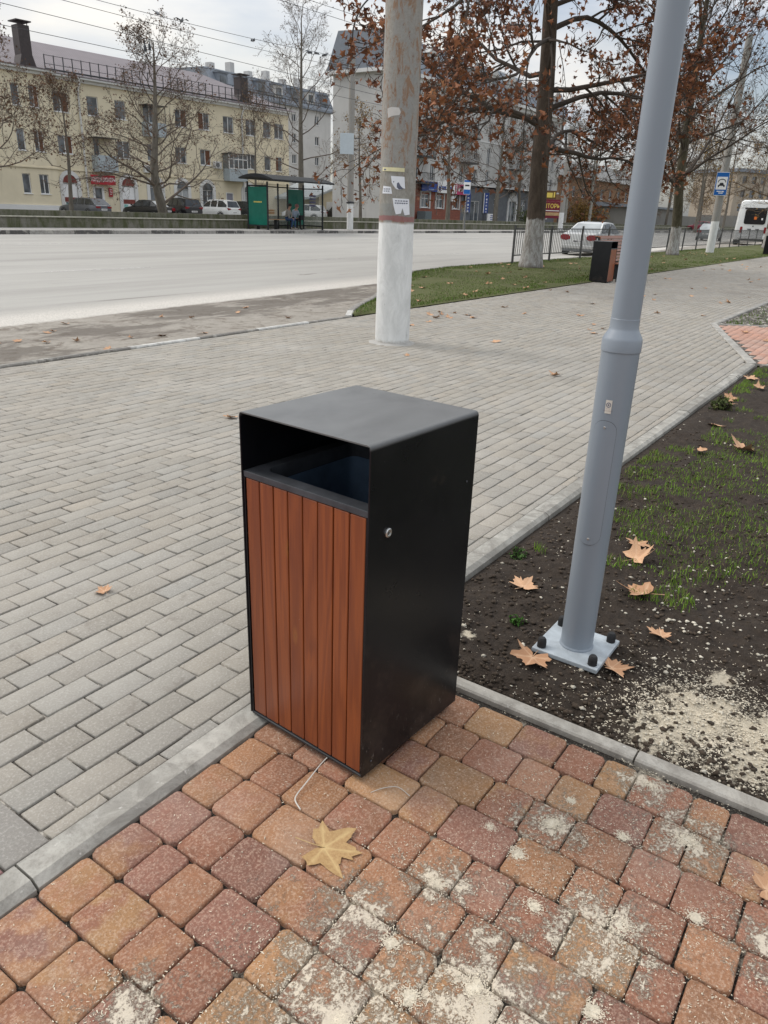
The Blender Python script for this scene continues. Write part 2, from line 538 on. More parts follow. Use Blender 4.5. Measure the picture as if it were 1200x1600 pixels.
# --- grey promenade: 200 x 100 mm blocks laid along the street
def diag_x(y):          # the oblique end where the salmon path joins
    return 9.59 + (y - 1.35) * (3.52 / 1.21)
def edge_y(x):          # right edge of the promenade
    return 1.47 if x < 9.59 else (2.66 if x > 13.11 else 1.35 + (x - 9.59) * 1.21 / 3.52 + .1)
rects, tt = [], []
rect_far, tt_far = [], []
row = 0; y = 1.472
while y < 6.98:
    wd = .048 if row == 0 else .1015
    x = .722 - (.1 if row % 2 else 0) - (.03 * (row % 5 == 0))
    xo = x
    y1 = min(y + wd - .0068, 6.98)
    while x < 66:
        L = .2025
        a, b = max(x, .722), x + L - .0065
        xm = (a + b) / 2
        if b - a > .02 and (y >= edge_y(xm) or y1 > edge_y(xm) + .03):
            g = rg.normal(.282, .013); wv = rg.normal(0, .004)
            c = (g * 1.06 + wv, g * .985, g * .85 - wv)
            (rects if x < 9 else rect_far).append((a, b, y, y1, rg.normal(0, .0011)))
            (tt if x < 9 else tt_far).append(c)
        x += L
    y += wd; row += 1
pavers('promenade', rects, tt, M['grey_paver'], cham=.0035, drop=.03, jitter=.0011, seed=3)
pavers('promenade', rect_far, tt_far, M['grey_paver'], cham=.004, drop=.03, rings=2, jitter=.0008, seed=4)
sheet('promenade_bed', -2, 66, 1.40, 7.02, M['grey_joint'], lambda x, y: -.0075)
sheet('promenade', 66, 320, 2.6, 7.0, M['grey_joint'], lambda x, y: -.001)
# crossing band and pinkish blocks at the lower left
rects, tt = [], []
y = 1.474
while y < 7:
    rects.append((.60, .716, y, y + .296, .001)); g = rg.uniform(.9, 1.1); tt.append((.245 * g, .232 * g, .21 * g)); y += .30
x = -1.6
while x < .58:
    y = 1.474
    while y < 7:
        rects.append((x, min(x + .198, .596), y, y + .098, rg.normal(0, .001))); g = rg.uniform(.85, 1.1)
        tt.append((.30 * g, .13 * g, .14 * g)); y += .102
    x += .202
pavers('crossing_band', rects, tt, M['grey_paver'], cham=.004, drop=.03, jitter=.001, seed=5)

# --- salmon side path
PA, PB, PD = Vector((9.59, 1.35)), Vector((13.11, 2.56)), Vector((.44, -.68))
def in_path(x, y):
    # coordinates along PB-PA and PD
    e = PB - PA; det = e.x * PD.y - e.y * PD.x
    rx, ry = x - PA.x, y - PA.y
    s = (rx * PD.y - ry * PD.x) / det; t = (e.x * ry - e.y * rx) / det
    return .015 < s < .985 and .05 < t < 14
rects, tt = [], []
y = -8.0; row = 0
while y < 2.6:
    x = 8 + (.1 if row % 2 else 0)
    while x < 21:
        if in_path(x + .1, y + .05):
            g = rg.uniform(.88, 1.1); rects.append((x, x + .198, y, y + .098, .0 + rg.normal(0, .001))); tt.append((.46 * g, .235 * g, .165 * g))
        x += .202
    y += .102; row += 1
pavers('side_path', rects, tt, M['grey_paver'], cham=.004, drop=.04, rings=2, jitter=.001, seed=6)
mb = MB()
mb.add([(PA.x, PA.y, -.006), (PB.x, PB.y, -.006), (PB.x + PD.x * 14, PB.y + PD.y * 14, -.006), (PA.x + PD.x * 14, PA.y + PD.y * 14, -.006)], [(0, 1, 2, 3)])
mb.build('side_path_bed', M['grey_joint'])['kind'] = 'structure'

# --- kerb stones
def kerb_run(name, pts, width, z0, z1, tint, L=1.0, cham=.012, side=1, alt=None, seed=1, slope=0.0):
    """stones along a polyline; side=+1 puts the width on the left of the run"""
    rr = random.Random(seed); mb = MB(); cols = []
    pts = [Vector(p).to_2d() for p in pts]; i = 0
    for a, b in zip(pts[:-1], pts[1:]):
        d = b - a; n = max(1, round(d.length / L)); d /= n
        e = d.normalized(); nn = Vector((-e.y, e.x)) * side
        for k in range(n):
            p = a + d * k + e * .003; q = a + d * (k + 1) - e * .003
            w = width; c = cham
            prof = [(0, z0), (0, z1 - c - slope), (c + slope * 1.6, z1), (w - c * .5, z1), (w, z1 - c * .5), (w, z0)]
            vs = []
            j = rr.uniform(-.003, .003)
            for P in (p, q):
                for (o, z) in prof:
                    r = P + nn * o; vs.append((r.x, r.y, z + (j if z > z0 else 0)))
            m = len(prof)
            fs = [(t, (t + 1) % m, m + (t + 1) % m, m + t) for t in range(m)] + [tuple(range(m))[::-1], tuple(range(m, 2 * m))]
            mb.add(vs, fs); g = rr.uniform(.88, 1.1)
            base = tint if alt is None else (alt(i, P) or tint)
            cols += [(base[0] * g, base[1] * g, base[2] * g, 1)] * len(vs); i += 1
    o = mb.build(name, M['kerb']); o['kind'] = 'structure'
    at = o.data.attributes.new('tint', 'FLOAT_COLOR', 'POINT')
    at.data.foreach_set('color', np.array(cols).ravel())
    return o
GR = (.36, .35, .315)
kerb_run('kerb', [(-2.38, 1.372), (9.62, 1.372)], .094, -.12, .005, GR, slope=.010, cham=.006)
kerb_run('kerb', [(1.932, 1.366), (1.932, -5.6)], .052, -.15, -.003, (.40, .375, .33), seed=5, cham=.006)
kerb_run('kerb', [(9.60, 1.355), (13.12, 2.565)], .11, -.12, .012, (.40, .39, .36), seed=6)
kerb_run('kerb', [(13.11, 2.57), (66, 2.57)], .09, -.12, .012, (.36, .355, .33), seed=7)
kerb_run('kerb', [(13.10, 2.55), (13.10 + PD.x * 14, 2.55 + PD.y * 14)], .07, -.12, .010, (.26, .25, .23), seed=8)
kerb_run('kerb', [(9.60, 1.33), (9.60 + PD.x * 14, 1.33 + PD.y * 14)], .07, -.12, .010, (.30, .29, .27), seed=9, side=-1)
WH = (.66, .66, .63)
kerb_run('kerb', [(-20, 6.99), (9.24, 6.99)], .075, -.15, .022, (.24, .23, .21), seed=10,
         alt=lambda i, P: WH if i in (25, 27) else None)
# curved corner of the grass strip, first stone painted white
CURVE = [(9.24, 7.0), (9.75, 7.35), (10.5, 7.75), (11.6, 8.25), (13.0, 9.0), (14.6, 9.9), (16.3, 10.8), (18.0, 11.5), (20.5, 11.95)]
kerb_run('kerb', CURVE, .10, -.16, .03, (.27, .26, .24), seed=11, alt=lambda i, P: WH if i == 0 else None)
kerb_run('kerb', [(20.5, 11.95), (330, 11.95)], .14, -.2, .03, (.32, .31, .29), seed=12, L=2.0)

# --- road and parking apron in one sheet that falls to the gutter and rises across the street
def road_z(x, y):
    if y < 12: return -.022 - (y - 7) * .016
    return -.102 + (y - 12) * .0217
def road_mat():
    t = NT('asphalt'); p = t.pos(); q = t.sep(p)
    st = t.map(p, (.09, 1.0, 1.0))
    nA = t.noise(p, .55, 7, .7, .6); nB = t.noise(p, 6, 7, .75); nC = t.noise(p, 70, 4, .8)
    road = t.mix(t.rng(t.noise(st, 1.3, 6, .65, .4), .3, .7), (.33, .318, .295), (.405, .395, .365))
    road = t.mix(t.rng(t.noise(st, 4.2, 6, .7), .58, .68, 0, .4), road, (.27, .26, .24))
    road = t.mix(t.rng(t.noise(t.map(p, (.16, 2.4, 1)), 1.0, 4, .6, .6), .68, .70, 0, .8), road, (.17, .155, .14))
    road = t.mix(t.rng(t.noise(t.map(p, (.05, .8, 1)), .9, 5, .6, .3), .52, .66, 0, .5), road, (.26, .25, .232))
    crk = t.vor(t.map(t.n('ShaderNodeVectorMath', operation='ADD').outputs[0], (1, 1, 1)), 1) if False else t.vor(t.map(p, (.10, .35, 1)), 1.0, feature='DISTANCE_TO_EDGE')
    road = t.mix(t.rng(t.math('ADD', crk, t.math('MULTIPLY', t.noise(p, 3, 5, .7), .03)), .009, .014, .5, 0), road, (.19, .18, .165))
    apron = t.mix(t.rng(nB, .3, .7), (.25, .228, .195), (.335, .31, .27))
    apron = t.mix(t.rng(nA, .50, .66, 0, .55), apron, (.20, .175, .15))
    wet = t.rng(t.math('ADD', t.math('MULTIPLY', t.noise(t.map(p, (.5, 1.4, 1)), 1.7, 8, .72, .5), .9), t.math('MULTIPLY', t.blobs([(8.3, 9.4, 2.2), (5.9, 8.5, 1.4), (4.2, 8.0, 1.6), (12.0, 9.9, 2.6), (14.5, 10.9, 1.8), (10, 9.3, 1.6)]), .30)), .58, .66)
    apron = t.mix(t.rng(t.noise(p, 11, 8, .8), .52, .62, 0, .45), apron, (.13, .105, .08))
    apron = t.mix(t.rng(t.noise(p, 3.2, 8, .78, .8), .525, .60, 0, .75), apron, (.11, .085, .062))
    apron = t.mix(t.math('MULTIPLY', wet, .70), apron, (.085, .070, .056))
    # worn boundary between apron and carriageway, gravelly on the road side
    edge = t.math('ADD', q[1], t.math('ADD', t.math('MULTIPLY', q[0], -.085), t.math('MULTIPLY', t.math('SUBTRACT', nB, .5), .35)))
    k = t.rng(edge, 9.25, 9.40)
    grav = t.mix(t.rng(t.vor(p, 38), .0, .5), (.22, .205, .18), (.58, .55, .5))
    road2 = t.mix(t.rng(edge, 9.9, 10.9, .85, 0), road, grav)
    c = t.mix(k, apron, road2)
    c = t.mix(t.rng(nC, .45, .8, 0, .35), c, t.mix(.5, c, (.10, .09, .08)))
    t.bump(t.math('ADD', nC, t.math('MULTIPLY', t.vor(p, 45), .6)), .6, .006)
    return t.out(c, .85)
M['asphalt'] = road_mat()
def strip(name, xs, ys, mat, zf):
    vs = [(x, y, zf(x, y)) for y in ys for x in xs]; nx = len(xs)
    fs = [(j * nx + i, j * nx + i + 1, (j + 1) * nx + i + 1, (j + 1) * nx + i) for j in range(len(ys) - 1) for i in range(nx - 1)]
    me = bpy.data.meshes.new(name); me.from_pydata(vs, [], fs); me.materials.append(mat)
    o = bpy.data.objects.new(name, me); C.objects.link(o); o['kind'] = 'structure'
    return o
strip('road', [-60, 0, 30, 100, 420], [7.05, 12, 28.5], M['asphalt'], road_z)
# lane lines, worn
def worn_white():
    t = NT('road_paint'); p = t.pos()
    a = t.rng(t.noise(p, 5, 7, .75), .38, .62, .0, .75)
    return t.out((.66, .65, .62), .8, Alpha=a)
M['road_paint'] = worn_white()
mb = MB()
for yy in (16.2, 23.9):
    x = -30
    while x < 160:
        L = 3.0 if yy == 16.2 else 400
        x2 = min(x + L, 160)
        mb.add([(x, yy, road_z(x, yy) + .004), (x2, yy, road_z(x2, yy) + .004), (x2, yy + .12, road_z(x2, yy + .12) + .004), (x, yy + .12, road_z(x, yy + .12) + .004)], [(0, 1, 2, 3)])
        x = x2 + 5
    
mb.build('lane_marking', M['road_paint'])['kind'] = 'structure'

# --- base ground to the horizon
def dirt_mat(name, a, b, c):
    t = NT(name); p = t.pos()
    col = t.mix(t.rng(t.noise(p, .8, 7, .7), .35, .65), a, b)
    col = t.mix(t.rng(t.noise(p, 9, 6, .7), .5, .75, 0, .6), col, c)
    t.bump(t.noise(p, 25, 6, .7), .5, .02)
    return t.out(col, .95)
M['far_ground'] = dirt_mat('far_ground', (.11, .10, .07), (.20, .18, .14), (.09, .11, .04))
sheet('ground', -400, 1500, -600, 900, M['far_ground'], lambda x, y: -.26)
# far pavement
M['far_pavement'] = dirt_mat('far_pavement', (.30, .29, .27), (.38, .36, .34), (.24, .23, .21))
sheet('pavement', -60, 420, 28.78, 31.6, M['far_pavement'], lambda x, y: .385)
kerb_run('kerb', [(-40, 28.5), (200, 28.5)], .28, .1, .40, (.30, .295, .28), L=1.9, seed=13,
         alt=lambda i, P: (.085, .085, .085) if i % 2 else (.40, .39, .365))
sheet('terrace_ground', -60, 420, 32.5, 300, M['far_ground'], lambda x, y: .32)

# mossy two-tier retaining wall
def moss_mat():
    t = NT('mossy_concrete'); p = t.pos()
    v = t.noise(t.map(p, (1.2, 1.2, .35)), 2.2, 8, .7, .4)
    c = t.mix(t.rng(v, .38, .60), (.20, .19, .16), (.085, .092, .045))
    c = t.mix(t.rng(t.noise(p, 7, 6, .7), .55, .72, 0, .6), c, (.045, .05, .03))
    t.bump(t.noise(p, 12, 6, .7), .6, .02)
    return t.out(c, .92)
M['moss'] = moss_mat()
w = thing('retaining_wall', 'low mossy two-tier concrete retaining wall along the far pavement', 'wall', (0, 31.6, .38))
mb = MB(); mb.box(-50, 180, 0, .7, -.1, .42); mb.box(-50, 180, .55, 1.0, .4, .70); mb.build('wall_tier', M['moss'], w)
mb = MB(); mb.box(-50, 180, -.05, .14, .421, .47); mb.build('coping', simple('coping', (.42, .41, .34), .85, var=.25), w, bevel=.01)

# --- soil bed
def soil_mat():
    t = NT('soil'); p = t.pos()
    f = t.noise(p, 18, 8, .75); f2 = t.noise(p, 90, 6, .8)
    c = t.mix(t.rng(f, .3, .7), (.016, .011, .008), (.052, .038, .027))
    c = t.mix(t.rng(f2, .55, .8, 0, .5), c, (.15, .12, .09))
    c = t.mix(t.rng(t.vor(p, 95), 0, .05, .7, 0), c, (.36, .32, .26))
    c = t.mix(t.rng(t.vor(t.map(p, loc=(3, 2, 0)), 28), 0, .09, .85, 0), c, (.45, .40, .33))
    sd = t.math('ADD', t.math('MULTIPLY', t.blobs([(2.30, .25, .30), (2.14, .34, .24), (2.30, .06, .26), (2.14, .08, .18), (2.55, .25, .10), (2.25, 1.12, .05)]), .34), t.math('ADD', t.math('MULTIPLY', t.noise(p, 14, 8, .7), .6), t.math('MULTIPLY', t.noise(p, 70, 6, .8), .4)))
    c = t.mix(t.rng(sd, .655, .74, 0, .93), c, (.60, .53, .41))
    t.bump(t.math('ADD', f2, t.math('MULTIPLY', f, 1.5)), .9, .008)
    return t.out(c, .96)
M['soil'] = soil_mat()
def soil_z(x, y):
    v = Vector((x, y, 0))
    e = min(1.0, max(0, (x - 2.0) / .12)) * min(1.0, max(0, (1.37 - y) / .1))
    z = -.03 + .028 * noise.noise(v * 1.3) + .020 * noise.noise(v * 4.2) + .013 * noise.noise(v * 11) + .009 * noise.noise(v * 27) + .006 * abs(noise.noise(v * 55))
    return -.035 * (1 - e) + (z + .02) * e
def grid_obj(name, xs, ys, mat, zf, keep=None, kind='structure'):
    vs = [(x, y, zf(x, y)) for y in ys for x in xs]; nx = len(xs); fs = []
    for j in range(len(ys) - 1):
        for i in range(nx - 1):
            if keep is None or keep((xs[i] + xs[i + 1]) / 2, (ys[j] + ys[j + 1]) / 2):
                fs.append((j * nx + i, j * nx + i + 1, (j + 1) * nx + i + 1, (j + 1) * nx + i))
    me = bpy.data.meshes.new(name); me.from_pydata(vs, [], fs); me.materials.append(mat)
    me.polygons.foreach_set('use_smooth', [True] * len(fs))
    o = bpy.data.objects.new(name, me); C.objects.link(o); o['kind'] = kind
    return o
xs = list(np.arange(1.997, 4.4, .0135)) + list(np.arange(4.4, 14.2, .06)) 
ys = list(np.arange(-6, -.9, .09)) + list(np.arange(-.9, 1.3755, .0135))
def lower_under_path(x, y):
    z = soil_z(x, y)
    e = PB - PA; det = e.x * PD.y - e.y * PD.x; s = ((x - PA.x) * PD.y - (y - PA.y) * PD.x) / det
    return z if s < -.02 else min(z, -.03)
grid_obj('soil_bed', xs, ys, M['soil'], lower_under_path)

# --- lawns
def lawn_mat():
    t = NT('lawn'); p = t.pos()
    c = t.mix(t.rng(t.noise(p, 1.2, 7, .7), .3, .7), (.075, .085, .026), (.115, .125, .045))
    c = t.mix(t.rng(t.noise(p, 5, 7, .75), .52, .7, 0, .75), c, (.10, .075, .045))
    c = t.mix(t.rng(t.noise(p, 40, 5, .8), .5, .8, 0, .6), c, (.035, .05, .012))
    t.bump(t.noise(p, 60, 5, .8), .8, .02)
    return t.out(c, .95)
M['lawn'] = lawn_mat()
def curve_y(x):
    for (a, b) in zip(CURVE[:-1], CURVE[1:]):
        if a[0] <= x <= b[0]: return a[1] + (b[1] - a[1]) * (x - a[0]) / (b[0] - a[0])
    return 7.0 if x < 9.24 else 11.95
xs = [9.3, 9.75, 10.5, 11.6, 13, 14.6, 16.3, 18, 20.5, 25, 32, 45, 70, 120, 330]
mb = MB()
for a, b in zip(xs[:-1], xs[1:]):
    for j in range(4):
        f = lambda x, k: 7.0 + (min(curve_y(x) - .0, 11.97) - 7.0) * k / 4
        z = lambda x, k: .012 + (.03 if 0 < k < 4 else 0)
        mb.add([(a, f(a, j), z(a, j)), (b, f(b, j), z(b, j)), (b, f(b, j + 1), z(b, j + 1)), (a, f(a, j + 1), z(a, j + 1))], [(0, 1, 2, 3)])
mb.build('grass_strip_ground', M['lawn'], smooth=True)['kind'] = 'structure'
def lawn2_z(x, y): return -.02
grid_obj('lawn', [12.6, 14, 16, 20, 40, 90, 300], [-90, -20, -5, 0, 1, 2.56], M['lawn'], lawn2_z,
         keep=None)

def blades(name, pts, hts, mat, seed=1, w=.0035, label=None):
    """each blade is a bent two-triangle leaf"""
    r = np.random.default_rng(seed); P = np.array(pts, float); n = len(P); H = np.array(hts, float)
    a = r.uniform(0, 2 * PI, n); l = r.uniform(0, 2 * PI, n); ln = r.uniform(.1, .7, n) * H
    dx, dy = np.cos(a) * w * r.uniform(.6, 1.3, n), np.sin(a) * w * r.uniform(.6, 1.3, n)
    V = np.zeros((n, 5, 3))
    V[:, 0] = P + np.stack([dx, dy, 0 * dx], -1); V[:, 1] = P - np.stack([dx, dy, 0 * dx], -1)
    mid = P + np.stack([np.cos(l) * ln * .35, np.sin(l) * ln * .35, H * .6], -1)
    V[:, 2] = mid - np.stack([dx, dy, 0 * dx], -1) * .7; V[:, 3] = mid + np.stack([dx, dy, 0 * dx], -1) * .7
    V[:, 4] = P + np.stack([np.cos(l) * ln, np.sin(l) * ln, H], -1)
    o5 = (np.arange(n) * 5)[:, None]
    li = np.concatenate([np.array([0, 1, 2, 3])[None] + o5, np.array([3, 2, 4])[None] + o5], 1).ravel()
    cnt = np.tile([4, 3], n); me = bpy.data.meshes.new(name)
    me.vertices.add(n * 5); me.vertices.foreach_set('co', V.reshape(-1))
    me.loops.add(len(li)); me.loops.foreach_set('vertex_index', li.astype(np.int32)); me.polygons.add(len(cnt))
    st = np.concatenate([[0], np.cumsum(cnt)[:-1]])
    me.polygons.foreach_set('loop_start', st.astype(np.int32)); me.polygons.foreach_set('loop_total', cnt.astype(np.int32))
    me.update(calc_edges=True)
    at = me.attributes.new('tint', 'FLOAT_COLOR', 'POINT')
    g = r.uniform(0, 1, n); T = np.stack([.10 + .12 * g, .20 + .16 * g, .015 + .02 * g, np.ones(n)], -1)
    dry = r.random(n) < .14; T[dry] = (.22, .18, .08, 1)
    at.data.foreach_set('color', np.repeat(T, 5, 0).ravel())
    me.materials.append(mat); o = bpy.data.objects.new(name, me); C.objects.link(o); o['kind'] = 'stuff'
    if label: o['label'] = label
    return tag(o, label, 'grass')
def blade_mat(name, k):
    t = NT(name); a = t.attr('tint'); c = t.mix(1.0, a, (k, k, k), 'MULTIPLY')
    return t.out(c, .7, Subsurface_Weight=0.0)
M['blade'] = blade_mat('blade', .95); M['lawn_blade'] = blade_mat('lawn_blade', .52)
pr = random.Random(5); pts = []; hs = []
tries = 0
while len(pts) < 50000 and tries < 500000:
    tries += 1
    x = 2.3 + 7.6 * pr.random() ** 1.5; y = 1.3 - 4.2 * pr.random() ** 1.3
    n1 = noise.noise(Vector((x * 1.1 + 7, y * 1.1, 0))); n2 = noise.noise(Vector((x * 4.5, y * 4.5, 3)))
    bias = -.16 + .42 * min(1, max(0, (x - 2.6) / 1.2)) - .35 * max(0, (.6 - abs(y - .6)) * (x < 2.9)) - (.4 if x > 6.3 and y > .3 else 0) + (.25 if 3.6 < x < 6 and y < 1.0 else 0)
    if math.hypot(x - 2.30, y - .24) < .42: bias -= .5
    if n1 * .8 + n2 * .8 + bias < .20: continue
    pts.append((x, y, soil_z(x, y) - .004)); hs.append(pr.uniform(.010, .034) * (1.35 if n2 > .15 else .85))
blades('sprouting_grass', pts, hs, M['blade'], 2, .0019, 'thin bright green grass sprouting in patches from the soil bed')
pts = []; hs = []
while len(pts) < 52000:
    x = 9.3 + 44 * pr.random() ** 2.0; y = pr.uniform(7.06, 11.9)
    if y > curve_y(x) - .05: continue
    if noise.noise(Vector((x * .9, y * .9, 5))) < -.28: continue
    pts.append((x, y, .02)); hs.append(pr.uniform(.02, .055))
blades('lawn_grass', pts, hs, M['lawn_blade'], 3, .006, 'short tufty grass on the strip between promenade and road')
pts = []; hs = []
while len(pts) < 9000:
    x = 13.4 + 26 * pr.random() ** 1.5; y = 2.5 - 6 * pr.random() ** 1.2
    if in_path(x, y) or x < 13.25 + (2.5 - y) * .65: continue
    pts.append((x, y, -.02)); hs.append(pr.uniform(.03, .07))
blades('lawn_grass', pts, hs, M['lawn_blade'], 4, .006, 'short grass beyond the salmon side path on the right')

# --- pebbles and spilled sand
OCT = [(1, 0, 0), (-1, 0, 0), (0, 1, 0), (0, -1, 0), (0, 0, 1), (0, 0, -1), (.6, .6, .5), (-.6, .6, .4), (-.6, -.6, .45), (.6, -.6, .5)]
OF = [(4, 0, 6), (4, 6, 2), (4, 2, 7), (4, 7, 1), (4, 1, 8), (4, 8, 3), (4, 3, 9), (4, 9, 0), (5, 6, 0), (5, 2, 6), (5, 7, 2), (5, 1, 7), (5, 8, 1), (5, 3, 8), (5, 9, 3), (5, 0, 9)]
def stones(name, spots, mat, seed, label, cat):
    r = np.random.default_rng(seed); V = []; F = []
    for (x, y, z, s) in spots:
        b = len(V); sc3 = r.uniform(.6, 1.25, 3) * s; a = r.uniform(0, PI); ca, sa = math.cos(a), math.sin(a)
        for p in OCT:
            q = np.array(p) * sc3 * r.uniform(.8, 1.15); V.append((x + q[0] * ca - q[1] * sa, y + q[0] * sa + q[1] * ca, z + q[2] * .7))
        F += [tuple(b + i for i in f) for f in OF]
    me = bpy.data.meshes.new(name); me.from_pydata(V, [], F); me.materials.append(mat)
    me.polygons.foreach_set('use_smooth', [True] * len(F))
    o = bpy.data.objects.new(name, me); C.objects.link(o); return tag(o, label, cat, kind='stuff')
M['pebble'] = simple('pebble', (.50, .46, .38), .85, var=.45, scale=3.5)
M['sand'] = simple('sand', (.60, .54, .43), .95, var=.15, scale=40, bump=.8, bscale=160)
M['clod'] = simple('clod', (.055, .040, .028), .98, var=.5, scale=5, bump=.8)
sp = []
for i in range(950):
    x = 2.03 + 5 * pr.random() ** 2.1; y = 1.34 - 3.2 * pr.random() ** 1.25
    s = pr.choice([.0022, .003, .003, .004, .0055, .009]) * pr.uniform(.7, 1.4)
    sp.append((x, y, soil_z(x, y) + s * .3, s))
for i in range(240):
    x = pr.gauss(3.05, .35); y = pr.gauss(.35, .30)
    if y < 1.3 and x > 2.05: s = pr.uniform(.003, .011); sp.append((x, y, soil_z(x, y) + s * .3, s))
stones('pebbles', sp, M['pebble'], 3, 'small pale pebbles scattered over the dark soil bed', 'pebbles')
sp = []
for i in range(5200):
    x = 2.02 + 4 * pr.random() ** 2.0; y = 1.35 - 3.0 * pr.random() ** 1.2
    s = pr.uniform(.003, .013); sp.append((x, y, soil_z(x, y) + s * .2, s))
stones('soil_clods', sp, M['clod'], 4, 'dark crumbs of soil over the planting bed', 'soil')
sp = []
for (cx, cy, rr) in SAND:
    for i in range(int(900 * rr)):
        a = pr.uniform(0, 2 * PI); d = rr * math.sqrt(pr.random()) * 1.0
        x, y = cx + d * math.cos(a), cy + d * math.sin(a)
        if x > 1.92 or y > 1.36: continue
        s = pr.uniform(.0009, .0026); sp.append((x, y, -.0095 + s * .3, s))
for (cx, cy, rr, nn) in [(2.26, .26, .17, 900), (2.08, .36, .12, 400), (2.30, -.05, .14, 500), (2.1, .08, .10, 250)]:
    for i in range(nn):
        x, y = pr.gauss(cx, rr * .7), pr.gauss(cy, rr * .7)
        if x > 2.01:
            s = pr.choice([.0012, .002, .003, .006]) * pr.uniform(.7, 1.3); sp.append((x, y, soil_z(x, y) + s * .3, s))
for (cx, cy) in [(1.55, .47), (1.40, .50), (1.28, .40), (1.71, .16), (1.2, .62), (1.62, .30), (1.35, .22), (1.02, .42), (.92, .52), (1.44, .60), (.86, .33), (1.86, .30), (1.1, .2)]:
    for k in range(90):
        x, y = pr.gauss(cx, .016), pr.gauss(cy, .022); s = pr.uniform(.0008, .0022)
        if x < 1.92 and k % 3 == 0: sp.append((x, y, -.009 + s * .5, s))
stones('spilled_sand', sp, M['sand'], 5, 'pale sand spilled on the red paving and the soil', 'sand')

# sawdust flecks and small heaps, lying on the paving and the soil
def flecks(name, spots, mat, seed, label):
    r = np.random.default_rng(seed); P = np.array(spots, float); n = len(P); a = r.uniform(0, 2 * PI, n); L = P[:, 3] * r.uniform(.7, 1.6, n); W = P[:, 3] * r.uniform(.25, .6, n)
    ca, sa = np.cos(a), np.sin(a); tz = r.normal(0, .25, n) * L; V = np.zeros((n, 4, 3))
    for i, (u, v) in enumerate(((-1, -.6), (1, -1), (.8, 1), (-.9, .7))):
        V[:, i, 0] = P[:, 0] + u * L * ca - v * W * sa; V[:, i, 1] = P[:, 1] + u * L * sa + v * W * ca; V[:, i, 2] = P[:, 2] + u * tz * .5 + .0006
    me = bpy.data.meshes.new(name); me.vertices.add(4 * n); me.vertices.foreach_set('co', V.reshape(-1)); me.loops.add(4 * n); me.loops.foreach_set('vertex_index', np.arange(4 * n, dtype=np.int32))
    me.polygons.add(n); me.polygons.foreach_set('loop_start', (np.arange(n) * 4).astype(np.int32)); me.polygons.foreach_set('loop_total', np.full(n, 4, np.int32)); me.update(calc_edges=True)
    me.materials.append(mat); o = bpy.data.objects.new(name, me); C.objects.link(o); return tag(o, label, 'sawdust', kind='stuff')
HEAPS = [(1.55, .47, .026), (1.40, .50, .020), (1.28, .40, .018), (1.71, .16, .024), (1.2, .62, .014), (1.62, .30, .016), (1.35, .22, .028), (1.02, .42, .030), (.92, .52, .026), (1.44, .60, .013), (.86, .33, .03), (1.86, .30, .014), (1.12, .2, .022), (1.0, .62, .02), (1.48, .08, .02), (.80, .60, .02), (1.66, .46, .012), (1.79, .42, .013)]
M['sawdust'] = simple('sawdust', (.62, .55, .43), .95, var=.2, scale=60)
sp = []
def sand_w(x, y): return max([0] + [1 - math.hypot(x - a, y - b) / c for a, b, c in SAND])
while len(sp) < 15000:
    x = .2 + 1.72 * pr.random(); y = -1.3 + 2.66 * pr.random()
    w_ = .05 + .8 * sand_w(x, y) ** 1.3 + .10 * (x > 1.3)
    k_ = .5 + noise.noise(Vector((x * 16, y * 16, 1))) + .6 * noise.noise(Vector((x * 45, y * 45, 4)))
    if pr.random() > w_ * max(0, k_) * 1.3: continue
    sp.append((x, y, -.0095, pr.choice([.0008, .0011, .0016, .0024])))
for (cx, cy, hr) in HEAPS:
    for k in range(int(hr * 22000)):
        x, y = pr.gauss(cx, hr * .55), pr.gauss(cy, hr * .62)
        if x < 1.92: sp.append((x, y, -.0090, pr.choice([.0008, .0011, .0016, .0022])))
flecks('sawdust', sp, M['sawdust'], 6, 'pale sawdust flecks sprinkled on the red cobble paving')
sp = []
while len(sp) < 9000:
    x = pr.gauss(2.27, .17); y = pr.gauss(.20, .20)
    if pr.random() < .14: x = 2.0 + 2.2 * pr.random() ** 1.6; y = pr.uniform(-.6, 1.3)
    if x < 2.01 or y > 1.36: continue
    sp.append((x, y, soil_z(x, y) + .001, pr.choice([.001, .0016, .0024, .004])))
flecks('sawdust', sp, M['sawdust'], 7, 'pale sawdust strewn over the soil at the right edge')
mb = MB()
for (cx, cy, hr) in HEAPS:
    hr *= .62; n = 22; vs = [(cx, cy, -.0102 + hr * .15)]; ph = cx * 37
    for ring in range(1, 7):
        for k in range(n):
            a = 2 * PI * k / n; rr_ = hr * ring / 6 * (1 + .5 * noise.noise(Vector((math.cos(a) * 1.6 + ph, math.sin(a) * 1.6, 0))))
            x, y = cx + rr_ * math.cos(a) * 1.2, cy + rr_ * math.sin(a); h = hr * .15 * max(0, 1 - (ring / 6) ** 1.5) + .0014 * noise.noise(Vector((x * 160, y * 160, 0))) * (ring < 6)
            vs.append((x, y, -.0102 + h))
    fs = [(0, 1 + k, 1 + (k + 1) % n) for k in range(n)] + [(1 + r_ * n + k, 1 + r_ * n + (k + 1) % n, 1 + (r_ + 1) * n + (k + 1) % n, 1 + (r_ + 1) * n + k) for r_ in range(5) for k in range(n)]
    mb.add(vs, fs)
tag(mb.build('sawdust_heaps', M['sand'], smooth=True, split=80), 'small pale heaps of sawdust on the red cobble paving', 'sawdust', kind='stuff')

